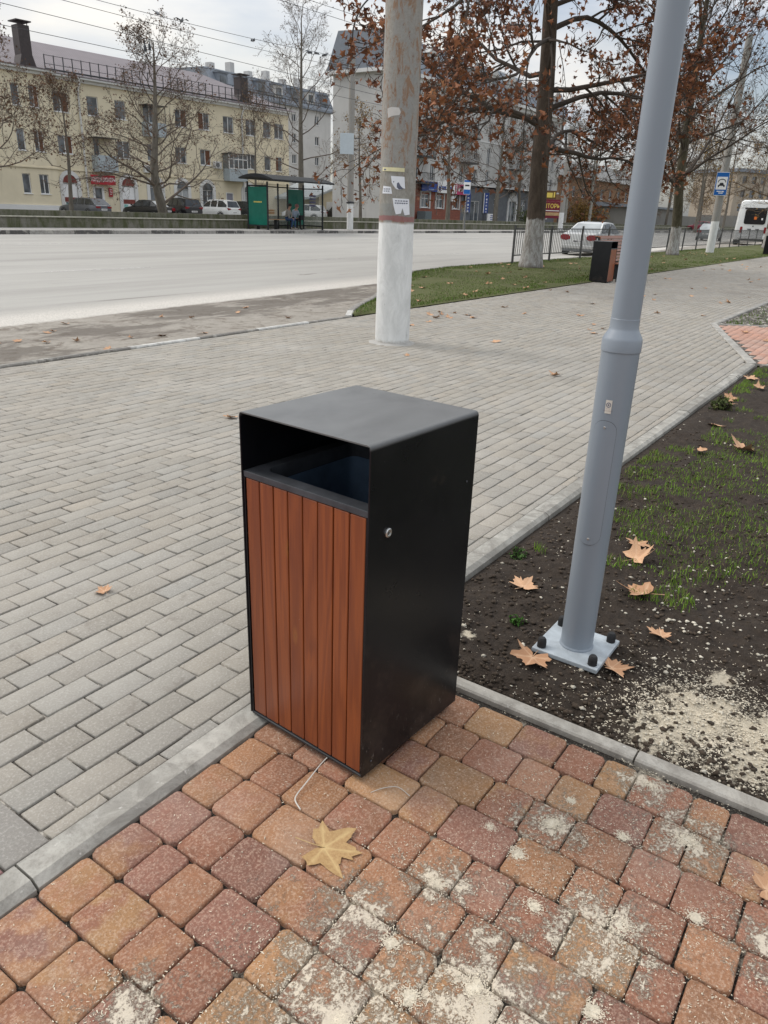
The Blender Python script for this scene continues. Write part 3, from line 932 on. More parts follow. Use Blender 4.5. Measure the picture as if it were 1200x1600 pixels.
# ------------------------------------------------------------------ litter bins
def powder_mat():
    t = NT('black_powder_coat'); p = t.obj(); q = t.sep(p)
    f = t.noise(p, 5, 6, .65, .3)
    c = t.mix(t.rng(f, .35, .65), (.0045, .005, .007), (.008, .0085, .010))
    # scuffs and splashed dirt low on the panels
    low = t.rng(q[2], .0, .42, 1, 0)
    sp = t.math('ADD', t.noise(t.map(p, (1, 1, .45)), 70, 7, .8), t.math('MULTIPLY', low, .14))
    c = t.mix(t.rng(sp, .70, .80, 0, .75), c, (.22, .20, .18))
    c = t.mix(t.rng(t.math('ADD', t.noise(p, 8, 6, .7), t.math('MULTIPLY', low, .2)), .62, .85, 0, .55), c, (.05, .038, .032))
    c = t.mix(t.rng(t.vor(p, 33), 0, .035, .8, 0), c, (.35, .34, .32))
    # sky sheen painted into the lid colour as a pale dusty film, plus smears
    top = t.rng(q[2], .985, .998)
    dust_or_sheen = t.math('MULTIPLY', top, t.rng(t.noise(t.map(p, (1, 1.6, 1), rot=(0, 0, .5)), 3.2, 5, .55, .5), .30, .75, .42, .72))
    c = t.mix(dust_or_sheen, c, (.235, .24, .24))
    mk = t.math('MULTIPLY', top, t.rng(t.noise(p, 13, 6, .75, .5), .665, .70, 0, .8))
    c = t.mix(mk, c, (.008, .008, .009))
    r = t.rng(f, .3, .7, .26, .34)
    r = t.math('ADD', r, t.math('MULTIPLY', dust_or_sheen, .25))
    t.bump(t.noise(p, 420, 2), .08, .0006)
    return t.out(c, r, Specular_IOR_Level=.30)
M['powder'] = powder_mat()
def wood_mat(name, a, b, dark):
    t = NT(name); p = t.obj(); tn = t.attr('tint')
    sft = t.n('ShaderNodeVectorMath', operation='ADD'); t.put(p, sft.inputs[0])
    sc_ = t.n('ShaderNodeVectorMath', operation='SCALE'); t.put(tn, sc_.inputs[0]); sc_.inputs['Scale'].default_value = 9.0
    t.put(sc_.outputs[0], sft.inputs[1])
    v = sft.outputs[0]
    st = t.map(v, (7, 7, .55))
    big = t.noise(st, 1.1, 3, .5, 1.2)
    rings = t.math('SINE', t.math('MULTIPLY', big, 42))
    fine = t.noise(t.map(v, (70, 70, 2.2)), 2.6, 4, .6)
    k = t.math('ADD', t.math('MULTIPLY', t.rng(rings, -1, 1), .34), t.math('MULTIPLY', fine, .85))
    c = t.mix(t.rng(k, .25, .9), a, b)
    c = t.mix(t.rng(t.sep(tn)[0], 0, 1, 0, .30), c, t.mix(.7, c, dark))
    kn = t.vor(t.map(v, (7.5, 7.5, 2.6)), 1.0)
    c = t.mix(t.rng(kn, .02, .10, .75, 0), c, (.30, .105, .02))
    c = t.mix(t.rng(kn, .0, .03, .8, 0), c, (.07, .02, .01))
    q = t.sep(p)
    c = t.mix(t.rng(q[2], .02, .30, .35, 0), c, t.mix(.6, c, (.13, .055, .045)))
    sm = t.rng(t.noise(t.map(p, (1, 3.2, 1), rot=(.5, 0, 0)), 9, 5, .7, .9), .705, .76, 0, .5)
    c = t.mix(sm, c, (.40, .33, .29))
    t.bump(k, .25, .001)
    return t.out(c, t.rng(fine, .3, .7, .34, .46), Specular_IOR_Level=.45, Coat_Weight=.25, Coat_Roughness=.25)
M['wood'] = wood_mat('stained_wood', (.175, .041, .0115), (.30, .078, .018), (.13, .029, .010))
M['bin_inside'] = simple('bin_inside', (.09, .14, .21), .55, var=.5, scale=4)
M['rim_plate'] = simple('rim_plate', (.055, .059, .066), .34, var=.35, scale=12)

def set_tint(o, per, vals):
    at = o.data.attributes.new('tint', 'FLOAT_COLOR', 'POINT')
    a = []
    for v in vals: a += list(v) * per if len(v) == 4 else list(tuple(v) + (1,)) * per
    at.data.foreach_set('color', a)

def make_bin(label, loc, rz, group='wood and black steel litter bins'):
    D, W, H = .476, .462, 1.0; hx, hy = D / 2, W / 2
    t = thing('litter_bin', label, 'litter bin', loc, rz, group)
    # folded steel shell: two sides and lid in one sheet
    r, th = .013, .0045; outer = [(-hy, .024), (-hy, H - r)]
    for k in range(1, 6): a = PI - k * PI / 12; outer.append((-hy + r + r * math.cos(a), H - r + r * math.sin(a)))
    o2 = [(-y, z) for (y, z) in outer][::-1]; outer = outer + [(-hy + r, H)] + [(hy - r, H)] + o2
    def inset(P):
        y, z = P
        return (max(-hy + th, min(hy - th, y)), min(z, H - th))
    inner = [inset(p) for p in outer]
    mb = MB(); n = len(outer); vs = []
    for x in (-hx, hx): vs += [(x, y, z) for (y, z) in outer] + [(x, y, z) for (y, z) in inner]
    fs = []
    for i in range(n - 1):
        fs += [(i, i + 1, 2 * n + i + 1, 2 * n + i), (n + i + 1, n + i, 3 * n + i, 3 * n + i + 1), (i + 1, i, n + i, n + i + 1), (2 * n + i, 2 * n + i + 1, 3 * n + i + 1, 3 * n + i)]
    fs += [(0, n, 3 * n, 2 * n), (n - 1, 2 * n - 1, 4 * n - 1, 3 * n - 1)]
    mb.add(vs, fs)
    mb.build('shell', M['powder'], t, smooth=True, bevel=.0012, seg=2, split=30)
    # back sheet and bottom tray
    mb = MB(); mb.box(hx - .012, hx - .004, -hy + th + .0005, hy - th - .0005, .026, H - th - .001); mb.build('back_panel', M['powder'], t)
    mb = MB(); mb.box(-hx + .001, hx - .013, -hy + th + .001, hy - th - .001, .020, .028); mb.build('bottom_tray', M['dark_metal'], t, bevel=.002)
    for sx in (-1, 1):
        for sy in (-1, 1):
            mb = MB(); mb.lathe([(.020, 0), (.022, .004), (.018, .020)], 14, (sx * (hx - .06), sy * (hy - .06), 0)); mb.build('foot', M['black_rubber'], t, smooth=True)
    # slatted front: eight boards in one panel
    mb = MB(); y0 = -hy + th + .007; pw = (W - 2 * th - .014) / 8; vals = []; rr = random.Random(3)
    for k in range(8):
        a, b = y0 + k * pw + .0018, y0 + (k + 1) * pw - .0018; j = rr.uniform(0, .0015)
        mb.box(-hx + .004 + j, -hx + .022, a, b, .031, .812); vals.append((rr.random(), rr.random() * 2, rr.random() * 2, 1))
    o = mb.build('slatted_front', M['wood'], t, bevel=.0022, seg=2)
    set_tint(o, 8, vals)
    mb = MB()
    for s in (-1, 1): mb.box(-hx + .0025, -hx + .03, s * (hy - th - .0035) - .003, s * (hy - th - .0035) + .003, .028, .816)
    mb.box(-hx + .0235, -hx + .027, -hy + .012, hy - .012, .028, .814)
    mb.build('front_frame', M['powder'], t)
    # rim plate with a rounded opening
    def rrect(x0, x1, y0, y1, r, K=6):
        P = []
        for (cx, cy, a0) in ((x1 - r, y1 - r, 0), (x0 + r, y1 - r, 90), (x0 + r, y0 + r, 180), (x1 - r, y0 + r, 270)):
            for k in range(K): a = math.radians(a0 + 90 * k / (K - 1)); P.append((cx + r * math.cos(a), cy + r * math.sin(a)))
        return P
    A = rrect(-hx + .003, hx - .013, -hy + th + .001, hy - th - .001, .002); B = rrect(-hx + .048, hx - .05, -hy + .022, hy - .045, .03)
    n = len(A); mb = MB()
    vs = [(x, y, .832) for x, y in A] + [(x, y, .832) for x, y in B] + [(x, y, .815) for x, y in A] + [(x, y, .79) for x, y in B]
    fs = []
    for i in range(n):
        j = (i + 1) % n
        fs += [(i, j, n + j, n + i), (i, 2 * n + i, 2 * n + j, j), (n + i, n + j, 3 * n + j, 3 * n + i)]
    mb.add(vs, fs); mb.build('rim', M['rim_plate'], t, bevel=.0015)
    mb = MB()   # liner bucket
    B2 = rrect(-hx + .075, hx - .07, -hy + .06, hy - .06, .03)
    B1 = rrect(-hx + .051, hx - .053, -hy + .025, hy - .048, .028)
    vs = [(x, y, .79) for x, y in B1] + [(x, y, .20) for x, y in B2]
    mb.add(vs, [(i, (i + 1) % n, n + (i + 1) % n, n + i) for i in range(n)] + [tuple(range(n, 2 * n))])
    mb.build('liner', M['bin_inside'], t, smooth=True)
    mb = MB(); mb.lathe([(0.0, -.0005), (.0125, -.0005), (.0125, -.0045), (.010, -.0065), (.0075, -.0065), (.0075, -.0045), (0, -.0045)], 24, (-hx + .075, -hy, .757), axis='y', cap=False)
    lk = mb.build('lock', M['steel'], t, smooth=True)
    mb = MB(); mb.box(-hx + .0742, -hx + .0758, -hy - .0056, -hy - .0046, .752, .762); mb.build('keyhole', M['black_print'], lk)
    for (x, z) in ((.20, .80), (-.20, .06)):
        mb = MB(); mb.lathe([(0, -.0005), (.0035, -.0005), (.003, -.0022), (0, -.0026)], 10, (x, -hy, z), axis='y', cap=False); mb.build('rivet', M['rim_plate'], t, smooth=True)
    return t
_b = Vector((1.3559, .9642)); _rz = math.atan2(-.0631, .998)
_c = _b + Vector((math.cos(_rz), math.sin(_rz))) * .238 + Vector((-math.sin(_rz), math.cos(_rz))) * .231
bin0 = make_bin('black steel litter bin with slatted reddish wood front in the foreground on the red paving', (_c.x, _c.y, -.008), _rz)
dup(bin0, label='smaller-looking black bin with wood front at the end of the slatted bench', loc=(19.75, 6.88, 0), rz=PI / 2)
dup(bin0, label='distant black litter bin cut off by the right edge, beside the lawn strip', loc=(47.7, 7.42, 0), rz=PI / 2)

# pale strap lying on the paving by the bin
def ribbon(mb, pts, w, th=.0007):
    pts = [Vector(p) for p in pts]
    for a, b in zip(pts[:-1], pts[1:]): mb.beam(a, b + (b - a) * .02, w, th)
M['strap'] = simple('strap', (.48, .46, .42), .5, var=.1)
def smooth_pts(P, n=6):
    P = [Vector(p) for p in P]; out = []
    for i in range(len(P) - 1):
        p0, p1, p2, p3 = P[max(i - 1, 0)], P[i], P[i + 1], P[min(i + 2, len(P) - 1)]
        for k in range(n):
            t = k / n
            out.append(.5 * ((2 * p1) + (p2 - p0) * t + (2 * p0 - 5 * p1 + 4 * p2 - p3) * t * t + (3 * p1 - p0 - 3 * p2 + p3) * t ** 3))
    out.append(P[-1]); return out
mb = MB(); mb.tube(smooth_pts([(1.385, 1.10, .012), (1.335, 1.097, .010), (1.26, 1.09, -.002), (1.215, 1.083, -.004), (1.195, 1.072, -.006), (1.18, 1.04, -.007)]), .0019, 6, flat=.4)
tag(mb.build('plastic_strap', M['strap'], None, smooth=True), 'thin pale plastic strap curling out from under the foreground bin', 'strap')
mb = MB(); mb.tube(smooth_pts([(1.345, .925, -.006), (1.375, .905, -.002), (1.40, .88, -.001), (1.405, .86, -.003), (1.40, .83, -.007)]), .0011, 5)
tag(mb.build('thread', M['strap'], None, smooth=True), 'short thin white thread lying on a red paver right of the bin', 'thread')

# ------------------------------------------------------------------ lamp post
def lamp_mat():
    t = NT('grey_enamel'); p = t.obj()
    c = t.mix(t.rng(t.noise(p, 3, 5), .3, .7), (.225, .262, .305), (.243, .280, .325))
    c = t.mix(t.rng(t.noise(t.map(p, (1, 1, .25)), 26, 7, .75), .66, .8, 0, .35), c, (.18, .19, .20))
    t.bump(t.noise(p, 300, 2), .06, .0006)
    return t.out(c, .36, Specular_IOR_Level=.5)
M['lamp_grey'] = lamp_mat()
LP = (2.415, .745)
t = thing('lamp_post', 'tall pale blue-grey tubular lamp post bolted to a square plate in the soil bed', 'lamp post', (LP[0], LP[1], -.012))
mb = MB(); mb.box(-.125, .125, -.125, .125, .012, .030); mb.build('base_plate', simple('plate_enamel', (.36, .40, .43), .5, var=.25, scale=14, bump=.2), t, bevel=.003)
mb = MB(); mb.lathe([(.0625, .030), (.0625, .034), (.0590, .040), (.0590, .6), (.0600, 1.125), (.0628, 1.125), (.0628, 1.160), (.0600, 1.168), (.0475, 1.190), (.0452, 1.197), (.0452, 1.225), (.0444, 1.226), (.0425, 4.6), (.0, 4.6)], 48, cap=False)
mb.build('tube', M['lamp_grey'], t, smooth=True, split=25)
for k, (x, y) in enumerate(((-.098, -.098), (-.098, .098), (.098, .098), (.098, -.098))):
    mb = MB(); mb.lathe([(.017, .030), (.017, .050), (.0155, .060), (.011, .067), (0, .069)], 12, (x, y, 0), cap=False)
    mb.build('bolt_cap', M['black_rubber'], t, smooth=True)
def cyl_patch(mb, r, a0, a1, z0, z1, rc=0.0, nz=12, na=14, th=.001):
    """rounded rectangle wrapped round a cylinder of radius r"""
    ca, hw, hz, cz = (a0 + a1) / 2, (a1 - a0) / 2 * r, (z1 - z0) / 2, (z0 + z1) / 2
    P = []
    K = 9
    for (sx, sz, q) in ((1, 1, 0), (-1, 1, 90), (-1, -1, 180), (1, -1, 270)):
        for k in range(K if rc else 1):
            a = math.radians(q + 90 * k / (K - 1)) if rc else 0
            P.append((sx * (hw - rc) + (rc * math.cos(a) if rc else 0), sz * (hz - rc) + (rc * math.sin(a) if rc else 0)) if rc else (sx * hw, sz * hz))
    # scan rows between the outline's left and right bounds
    zs = sorted(set([round(p[1], 5) for p in P] + list(np.linspace(-hz, hz, nz).round(5))))
    vs = []; n = na
    for z in zs:
        w = hw
        if rc and abs(z) > hz - rc: w = hw - rc + math.sqrt(max(0, rc * rc - (abs(z) - (hz - rc)) ** 2))
        for i in range(n + 1):
            a = ca + (-w + 2 * w * i / n) / r
            vs.append(((r + th) * math.cos(a), (r + th) * math.sin(a), cz + z))
    fs = [(j * (n + 1) + i, j * (n + 1) + i + 1, (j + 1) * (n + 1) + i + 1, (j + 1) * (n + 1) + i) for j in range(len(zs) - 1) for i in range(n)]
    mb.add(vs, fs)
    return mb
A0 = math.radians(184)
door = cyl_patch(MB(), .0596, A0 - .66, A0 + .66, .462, .905, .037, nz=10, th=.0016).build('service_door', M['lamp_grey'], t, smooth=True)
cyl_patch(MB(), .0596, A0 - .675, A0 + .675, .461, .906, .038, nz=10, th=.0009).build('door_gap', M['dark_gap'], door, smooth=True)
for z in (.882, .484):
    a = A0 - .0; mb = MB(); r = .0612
    c = Vector((r * math.cos(a), r * math.sin(a), z)); mb.tube([c, c + Vector((math.cos(a), math.sin(a), 0)) * .0018], [.0045, .0035], 10)
    mb.build('screw', M['steel'], door, smooth=True)
SA = math.radians(186)
st = cyl_patch(MB(), .0597, SA - .16, SA + .17, .930, .974, 0, nz=4, th=.0016).build('sticker', simple('sticker', (.62, .58, .52), .45, var=.05), t, smooth=True)
mb = MB()
def on_cyl(r, a, z): return (r * math.cos(a), r * math.sin(a), z)
for (r0, r1) in ((.0085, .0058), (.0030, .0)):
    n = 18
    vs = [on_cyl(.0616, SA + (rr_ * math.cos(2 * PI * k / n)) / .068, .958 + rr_ * math.sin(2 * PI * k / n)) for rr_ in (r0, max(r1, .0002)) for k in range(n)]
    mb.add(vs, [(k, (k + 1) % n, n + (k + 1) % n, n + k) for k in range(n)])
mb.build('emblem', M['ink'], st)
mb = MB(); rr = random.Random(2)
for (z, w, n) in ((.9445, .007, 3), (.9375, .017, 8)):
    for k in range(n):
        a = SA + (-w / 2 + w * (k + .5) / n) / .034
        for dz in (0, .0016): 
            mb.add([on_cyl(.0616, a - .008, z + dz), on_cyl(.0616, a + .008, z + dz), on_cyl(.0616, a + .008 * rr.uniform(.2, 1), z + dz + .0012), on_cyl(.0616, a - .008, z + dz + .0012)], [(0, 1, 2, 3)])
mb.build('lettering', simple('dark_red_ink', (.16, .03, .04), .5), st)
mb = MB(); mb.lathe([(.05, 4.58), (.06, 4.62), (.26, 4.66), (.27, 4.70), (.20, 4.76), (.05, 4.80)], 32); mb.build('lamp_head', M['lamp_grey'], t, smooth=True)
M['diffuser'] = simple('diffuser', (.75, .75, .72), .3, var=.03)
mb = MB(); mb.lathe([(.22, 4.655), (.10, 4.635), (.06, 4.63)], 32); mb.build('diffuser', M['diffuser'], t, smooth=True)

# ------------------------------------------------------------------ concrete poles
def pole_mat(name, zw, rust=1.0, taped=False):
    t = NT(name); p = t.obj(); q = t.sep(p)
    n1 = t.noise(t.map(p, (1, 1, .35)), 11, 9, .8, .7); n2 = t.noise(p, 30, 6, .75)
    c = t.mix(t.rng(n2, .3, .7), (.24, .225, .20), (.34, .325, .295))
    c = t.mix(t.rng(t.noise(t.map(p, (2, 2, .3)), 2.5, 5), .4, .65, 0, .6), c, (.27, .28, .28))
    if rust:
        c = t.mix(t.rng(n1, .515, .575, 0, .72 * rust), c, (.25, .125, .055))
        c = t.mix(t.rng(t.noise(t.map(p, (1, 1, .5)), 16, 7, .8), .58, .64, 0, .8 * rust), c, (.17, .06, .025))
    if taped:
        tz = t.math('MULTIPLY', t.rng(q[2], 1.40, 1.42), t.rng(q[2], 1.95, 1.97, 1, 0))
        tp = t.mix(t.rng(t.noise(t.map(p, (1, 1, .6)), 11, 7, .7, .8), .35, .65), (.17, .16, .13), (.36, .35, .32))
        tp = t.mix(t.rng(q[2], 1.58, 1.60, .75, 0), tp, (.23, .24, .23))
        c = t.mix(t.math('MULTIPLY', tz, .75), c, tp)
    wz = t.math('ADD', q[2], t.math('MULTIPLY', t.math('SUBTRACT', t.noise(p, 7, 4), .5), .05))
    wh = t.mix(t.rng(t.noise(t.map(p, (1, 1, .4)), 8, 8, .75, .6), .38, .60), (.74, .75, .74), (.60, .61, .60))
    wh = t.mix(t.rng(t.noise(t.map(p, (1.3, 1.3, .45)), 13, 8, .8, .4), .615, .675, 0, .85), wh, (.16, .16, .16))
    wh = t.mix(t.rng(t.math('ADD', q[2], t.math('MULTIPLY', n2, .12)), .06, .12, .8, 0), wh, (.28, .25, .20))
    c = t.mix(t.rng(wz, zw - .012, zw + .012, 1, 0), c, wh)
    if taped:
        rd = t.math('MULTIPLY', t.rng(t.math('ADD', wz, t.math('MULTIPLY', t.noise(p, 6, 3), .05)), 1.425, 1.432), t.rng(wz, 1.455, 1.465, 1, 0))
        c = t.mix(t.math('MULTIPLY', rd, .6), c, (.28, .07, .07))
    t.bump(t.math('ADD', n1, n2), .6, .006)
    return t.out(c, .82)
M['pole_near'] = pole_mat('pole_near', 1.385, 1.0, True)
M['pole_far'] = pole_mat('pole_far', 1.62, .25)
POLE = (7.745, 5.235)
pc = thing('concrete_pole', 'thick rust-stained concrete pole with whitewashed foot and pasted notices', 'pole', (POLE[0], POLE[1], 0))
mb = MB(); prof = []
for k in range(30):
    z = k * .35 - .1; prof.append((.208 - .0022 * z + (.004 if k % 2 else 0), z))
mb.lathe(prof, 40); mb.build('shaft', M['pole_near'], pc, smooth=True)
# rough collar of mortar on the paving round the foot
mb = MB(); n = 30; vs = [(0, 0, .012)]; rr = random.Random(8)
for ring in range(3):
    for k in range(n):
        a = 2 * PI * k / n; r = (.20, .245, .30)[ring] * (1 + (.10 * rr.uniform(-1, 1) if ring else 0)); vs.append((r * math.cos(a), r * math.sin(a), (.022, .012, -.006)[ring]))
fs = []
for ring in range(2):
    for k in range(n): fs.append((1 + ring * n + k, 1 + ring * n + (k + 1) % n, 1 + (ring + 1) * n + (k + 1) % n, 1 + (ring + 1) * n + k))
mb.add(vs, fs); mb.build('mortar_collar', M['concrete'], pc, smooth=True)
CAMA = math.atan2(-POLE[1], -POLE[0])
def on_pole(s, z, off=.004):      # s: sideways position on the visible face, -1 left .. 1 right
    a = CAMA + math.asin(max(-.98, min(.98, s))); r = .208 - .0022 * z + off
    return (r * math.cos(a), r * math.sin(a), z)
def notice(name, pts, mat, label, lines=(), ink=None, off=.005, cat='notice'):
    """paper pasted on the pole: outline pts as (s, z), drawn as strips so that it follows the curve"""
    e = thing(name, label, cat, (POLE[0], POLE[1], 0), 0, 'notices pasted on the concrete pole')
    def fill(P, m, o, nm):
        mb = MB(); ss = [p[0] for p in P]; s0, s1 = min(ss), max(ss); N = 14
        def span(s):
            zs = []
            for (a, b) in zip(P, P[1:] + P[:1]):
                if (a[0] - s) * (b[0] - s) <= 0 and abs(a[0] - b[0]) > 1e-9: zs.append(a[1] + (b[1] - a[1]) * (s - a[0]) / (b[0] - a[0]))
            return (min(zs), max(zs)) if len(zs) > 1 else None
        X = [s0 + (s1 - s0) * (k + .001 + .998 * 0) / N for k in range(N + 1)]
        X[0] += 1e-4; X[-1] -= 1e-4
        for a, b in zip(X[:-1], X[1:]):
            p, q = span(a), span(b)
            if p and q: mb.add([on_pole(a, p[0], o), on_pole(b, q[0], o), on_pole(b, q[1], o), on_pole(a, p[1], o)], [(0, 1, 2, 3)])
        return mb.build(nm, m, e, smooth=True)
    fill(pts, mat, off, 'sheet')
    for i, L in enumerate(lines):
        fill(L, ink or M['ink'], off + .0018, 'print')
    return e
def Rz(x): return (x - 619.5) / 31.0
def Zz(y): return 1.43 + (345 - y) * .00727
def PP(*l): return [(Rz(x), Zz(y)) for x, y in l]
M['paper'] = simple('paper', (.72, .74, .78), .7, var=.05)
M['yellow_tape'] = simple('yellow_tape', (.62, .58, .36), .6, var=.2)
def dashes(x0, x1, y, h, n, gap=.25, seed=1):
    r = random.Random(seed); out = []; w = (x1 - x0) / n
    for k in range(n): out.append(PP((x0 + k * w, y), (x0 + k * w + w * (1 - gap * r.uniform(.6, 1.5)), y), (x0 + k * w + w * (1 - gap), y + h), (x0 + k * w, y + h)))
    return out
notice('notice', PP((593, 271), (630, 272), (630, 277.5), (593, 276.5)), M['yellow_tape'], 'long narrow yellow strip, highest of the papers on the concrete pole', dashes(595.5, 600, 273.5, 2, 1))
notice('notice', PP((607.5, 283.5), (631.5, 284), (632, 301), (628, 300), (624, 303), (617, 302), (613, 298), (610, 294), (608, 291)), M['paper'], 'torn white sheet with a dark picture below the yellow strip on the pole',
       [PP((618, 293.5), (621, 292), (624, 297), (629, 301), (622, 302.5), (618, 299.5))] + [PP((611.6, 291), (613.2, 290.5), (613.2, 292.6), (611.8, 292.6))])
notice('notice', PP((594.5, 297.5), (608.5, 299), (610.5, 309), (594, 308.5)), M['paper'], 'small white label with two printed lines at the left side of the pole',
       dashes(596, 608, 301.5, 1.2, 3, seed=4) + dashes(596, 607, 304.5, 1.2, 3, seed=5))
notice('notice', PP((611.5, 315), (640, 315.5), (641, 331), (641.5, 338), (633, 339.5), (629, 330), (627, 325), (626.5, 337), (618, 338.5), (614, 328)), M['paper'], 'white notice with two hanging tear-off tabs just above the whitewash',
       dashes(616, 638, 318, 1.4, 5, seed=6) + dashes(615.5, 638, 321.2, 1.5, 6, seed=7))
notice('notice', PP((598, 191), (604, 189), (617, 190), (620, 196), (618, 200), (606, 201), (599, 204)), simple('torn_paper', (.52, .50, .48), .8, var=.15), 'pale torn scrap of paper stuck high on the grey part of the pole', ())

# ------------------------------------------------------------------ far poles, wires, birds
def far_pole(label, loc, h, r0, r1, zw=1.62):
    e = thing('concrete_pole', label, 'pole', loc, 0, None)
    mb = MB(); mb.tube([(0, 0, -.2), (0, 0, h * .5), (0, 0, h)], [r0, (r0 + r1) / 2, r1], 16); mb.build('shaft', M['pole_far'], e, smooth=True); return e
p2 = far_pole('grey concrete pole with white foot and curved lamp arm beside the bus shelter', (38.73, 29.6, .38), 9.8, .20, .17, 1.5)
mb = MB(); mb.tube(smooth_pts([(0, 0, 9.7), (.02, -.02, 10.6), (.15, -.5, 11.6), (.5, -1.4, 12.3), (.9, -2.4, 12.4)]), .045, 6); mb.build('lamp_arm', M['dark_metal'], p2, smooth=True)
mb = MB(); mb.obox((.95, -2.7, 12.35), (.05, -.35, 0), (.14, .02, 0), (0, 0, .07)); mb.build('lamp_head', M['grey_plastic'], p2, bevel=.03)
mb = MB(); mb.lathe([(.23, 1.52), (.24, 1.60), (.20, 1.64)], 14); mb.build('band', M['dark_metal'], p2)
p3 = far_pole('grey concrete pole with white foot on the lawn strip behind the lamp post', (45.25, 9.95, 0), 10.2, .215, .17, 1.55)
mb = MB(); mb.tube([(0, 0, 3.0), (.0, 0, 10.0)], .03, 5); 
p4 = far_pole('thin grey concrete pole with white foot beside the curtain billboard', (72.6, 30.0, .38), 9.0, .24, .19, 3.0)
mb = MB(); mb.tube(smooth_pts([(0, 0, 5.2), (.3, .5, 5.5), (1.0, 1.5, 5.6)]), .05, 6); mb.build('lamp_arm', M['dark_metal'], p4, smooth=True)

def sign_board(name, label, loc, rz, w, h, draw, cat='sign', pole=None, frame=None):
    e = thing(name, label, cat, loc, rz)
    mb = MB(); mb.box(-w / 2, w / 2, 0, .03, -h / 2, h / 2); mb.build('board', frame or M['white_print'], e, bevel=.004)
    draw(e, w, h)
    if pole: mb = MB(); mb.tube([(0, .06, -pole), (0, .06, h / 2)], .035, 8); mb.build('post', M['grey_plastic'], e, smooth=True)
    return e
def patch(e, x0, x1, z0, z1, mat, nm='print', y=-.004):
    mb = MB(); mb.box(x0, x1, y, .0, z0, z1); return mb.build(nm, mat, e)
def poly(e, P, mat, nm='print', y=-.008):
    mb = MB(); mb.prism(P, y, 0, plane='xz'); return mb.build(nm, mat, e)
# local +x of a board runs to the viewer's right when rz turns it to face the viewer
FACE = -PI / 2 + .0      # board facing -x (towards the camera along the street)
def car_wash(e, w, h):
    patch(e, -.44, .44, -.80, .80, M['road_blue'], 'panel')
    poly(e, [(-.37, -.40), (.37, -.40), (.37, .50), (-.37, .50)], M['white_print'], 'field')
    car = [(-.24, -.22), (-.24, -.08), (-.16, -.05), (-.11, .08), (.11, .08), (.16, -.05), (.24, -.08), (.24, -.22), (.16, -.22), (.13, -.14), (-.13, -.14), (-.16, -.22)]
    poly(e, car, M['black_print'], 'car_symbol', -.012)
    n = 12; arc = [(.30 * math.cos(PI * k / n), .10 + .26 * math.sin(PI * k / n)) for k in range(n + 1)] + [(.25 * math.cos(PI * k / n), .10 + .20 * math.sin(PI * k / n)) for k in range(n, -1, -1)]
    mb = MB()
    for k in range(n): mb.prism([arc[k], arc[k + 1], arc[2 * n + 1 - k - 1], arc[2 * n + 1 - k]], -.012, 0, plane='xz')
    mb.build('arch_symbol', M['black_print'], e)
    mb = MB(); mb.box(-.26, .05, -.012, 0, -.56, -.50); mb.box(.08, .26, -.012, 0, -.58, -.50); mb.box(-.12, .20, -.012, 0, -.68, -.62); mb.build('lettering', M['white_print'], e)
sg = sign_board('road_sign', 'blue service sign with black car symbol on white, fixed to the far pole', (45.0, 9.93, 3.45), -PI / 2 + .20, .92, 1.66, car_wash); sg.scale = (.68, .68, .68)

def wire(a, b, sag, label, r=.010):
    a, b = Vector(a), Vector(b); P = []
    for k in range(17): t_ = k / 16; p = a.lerp(b, t_); p.z -= sag * 4 * t_ * (1 - t_); P.append(p)
    mb = MB(); mb.tube(P, r, 5, cap=False)
    return tag(mb.build('overhead_wire', M['dark_metal'], None, smooth=True), label, 'wire', 'overhead wires along the street')
wire((38.55, 29.45, 9.43), (6, 29.5, 9.2), .42, 'upper overhead cable running left from the curved-arm pole, birds on it')
wire((38.55, 29.45, 8.95), (6, 29.5, 8.9), .35, 'second overhead cable just below the one with the birds')
wire((60, 24, 6.9), (2, 24, 6.85), .12, 'trolley wire crossing in front of the yellow building roof', .009)
wire((60, 24.6, 6.75), (2, 24.0, 6.15), .05, 'lowest trolley wire passing near the chimney', .009)
wire((75, 24, 9.9), (4, 24, 8.8), -.15, 'high span wire entering the photo top left of the concrete pole')
wire((75, 24, 10.3), (4, 24, 9.1), -.15, 'highest span wire, just right of the other high one')
wire((38.7, 29.4, 8.3), (76, 29.4, 8.6), .5, 'cable running right from the curved-arm pole behind the concrete pole')
bx_ = thing('blank_signboard', 'blank pale blue-white board mounted on the left side of the curved-arm pole', 'sign', (38.0, 29.35, 5.1), -PI / 2 + .75)
mb = MB(); mb.box(-.40, .40, 0, .08, -.55, .55); mb.build('board', simple('pale_board', (.50, .56, .60), .4, var=.05), bx_, bevel=.01)
for z_ in (.3, -.3): mb = MB(); mb.beam((.38, .04, z_), (.75, .1, z_), .04, .04); mb.build('bracket', M['dark_metal'], bx_)
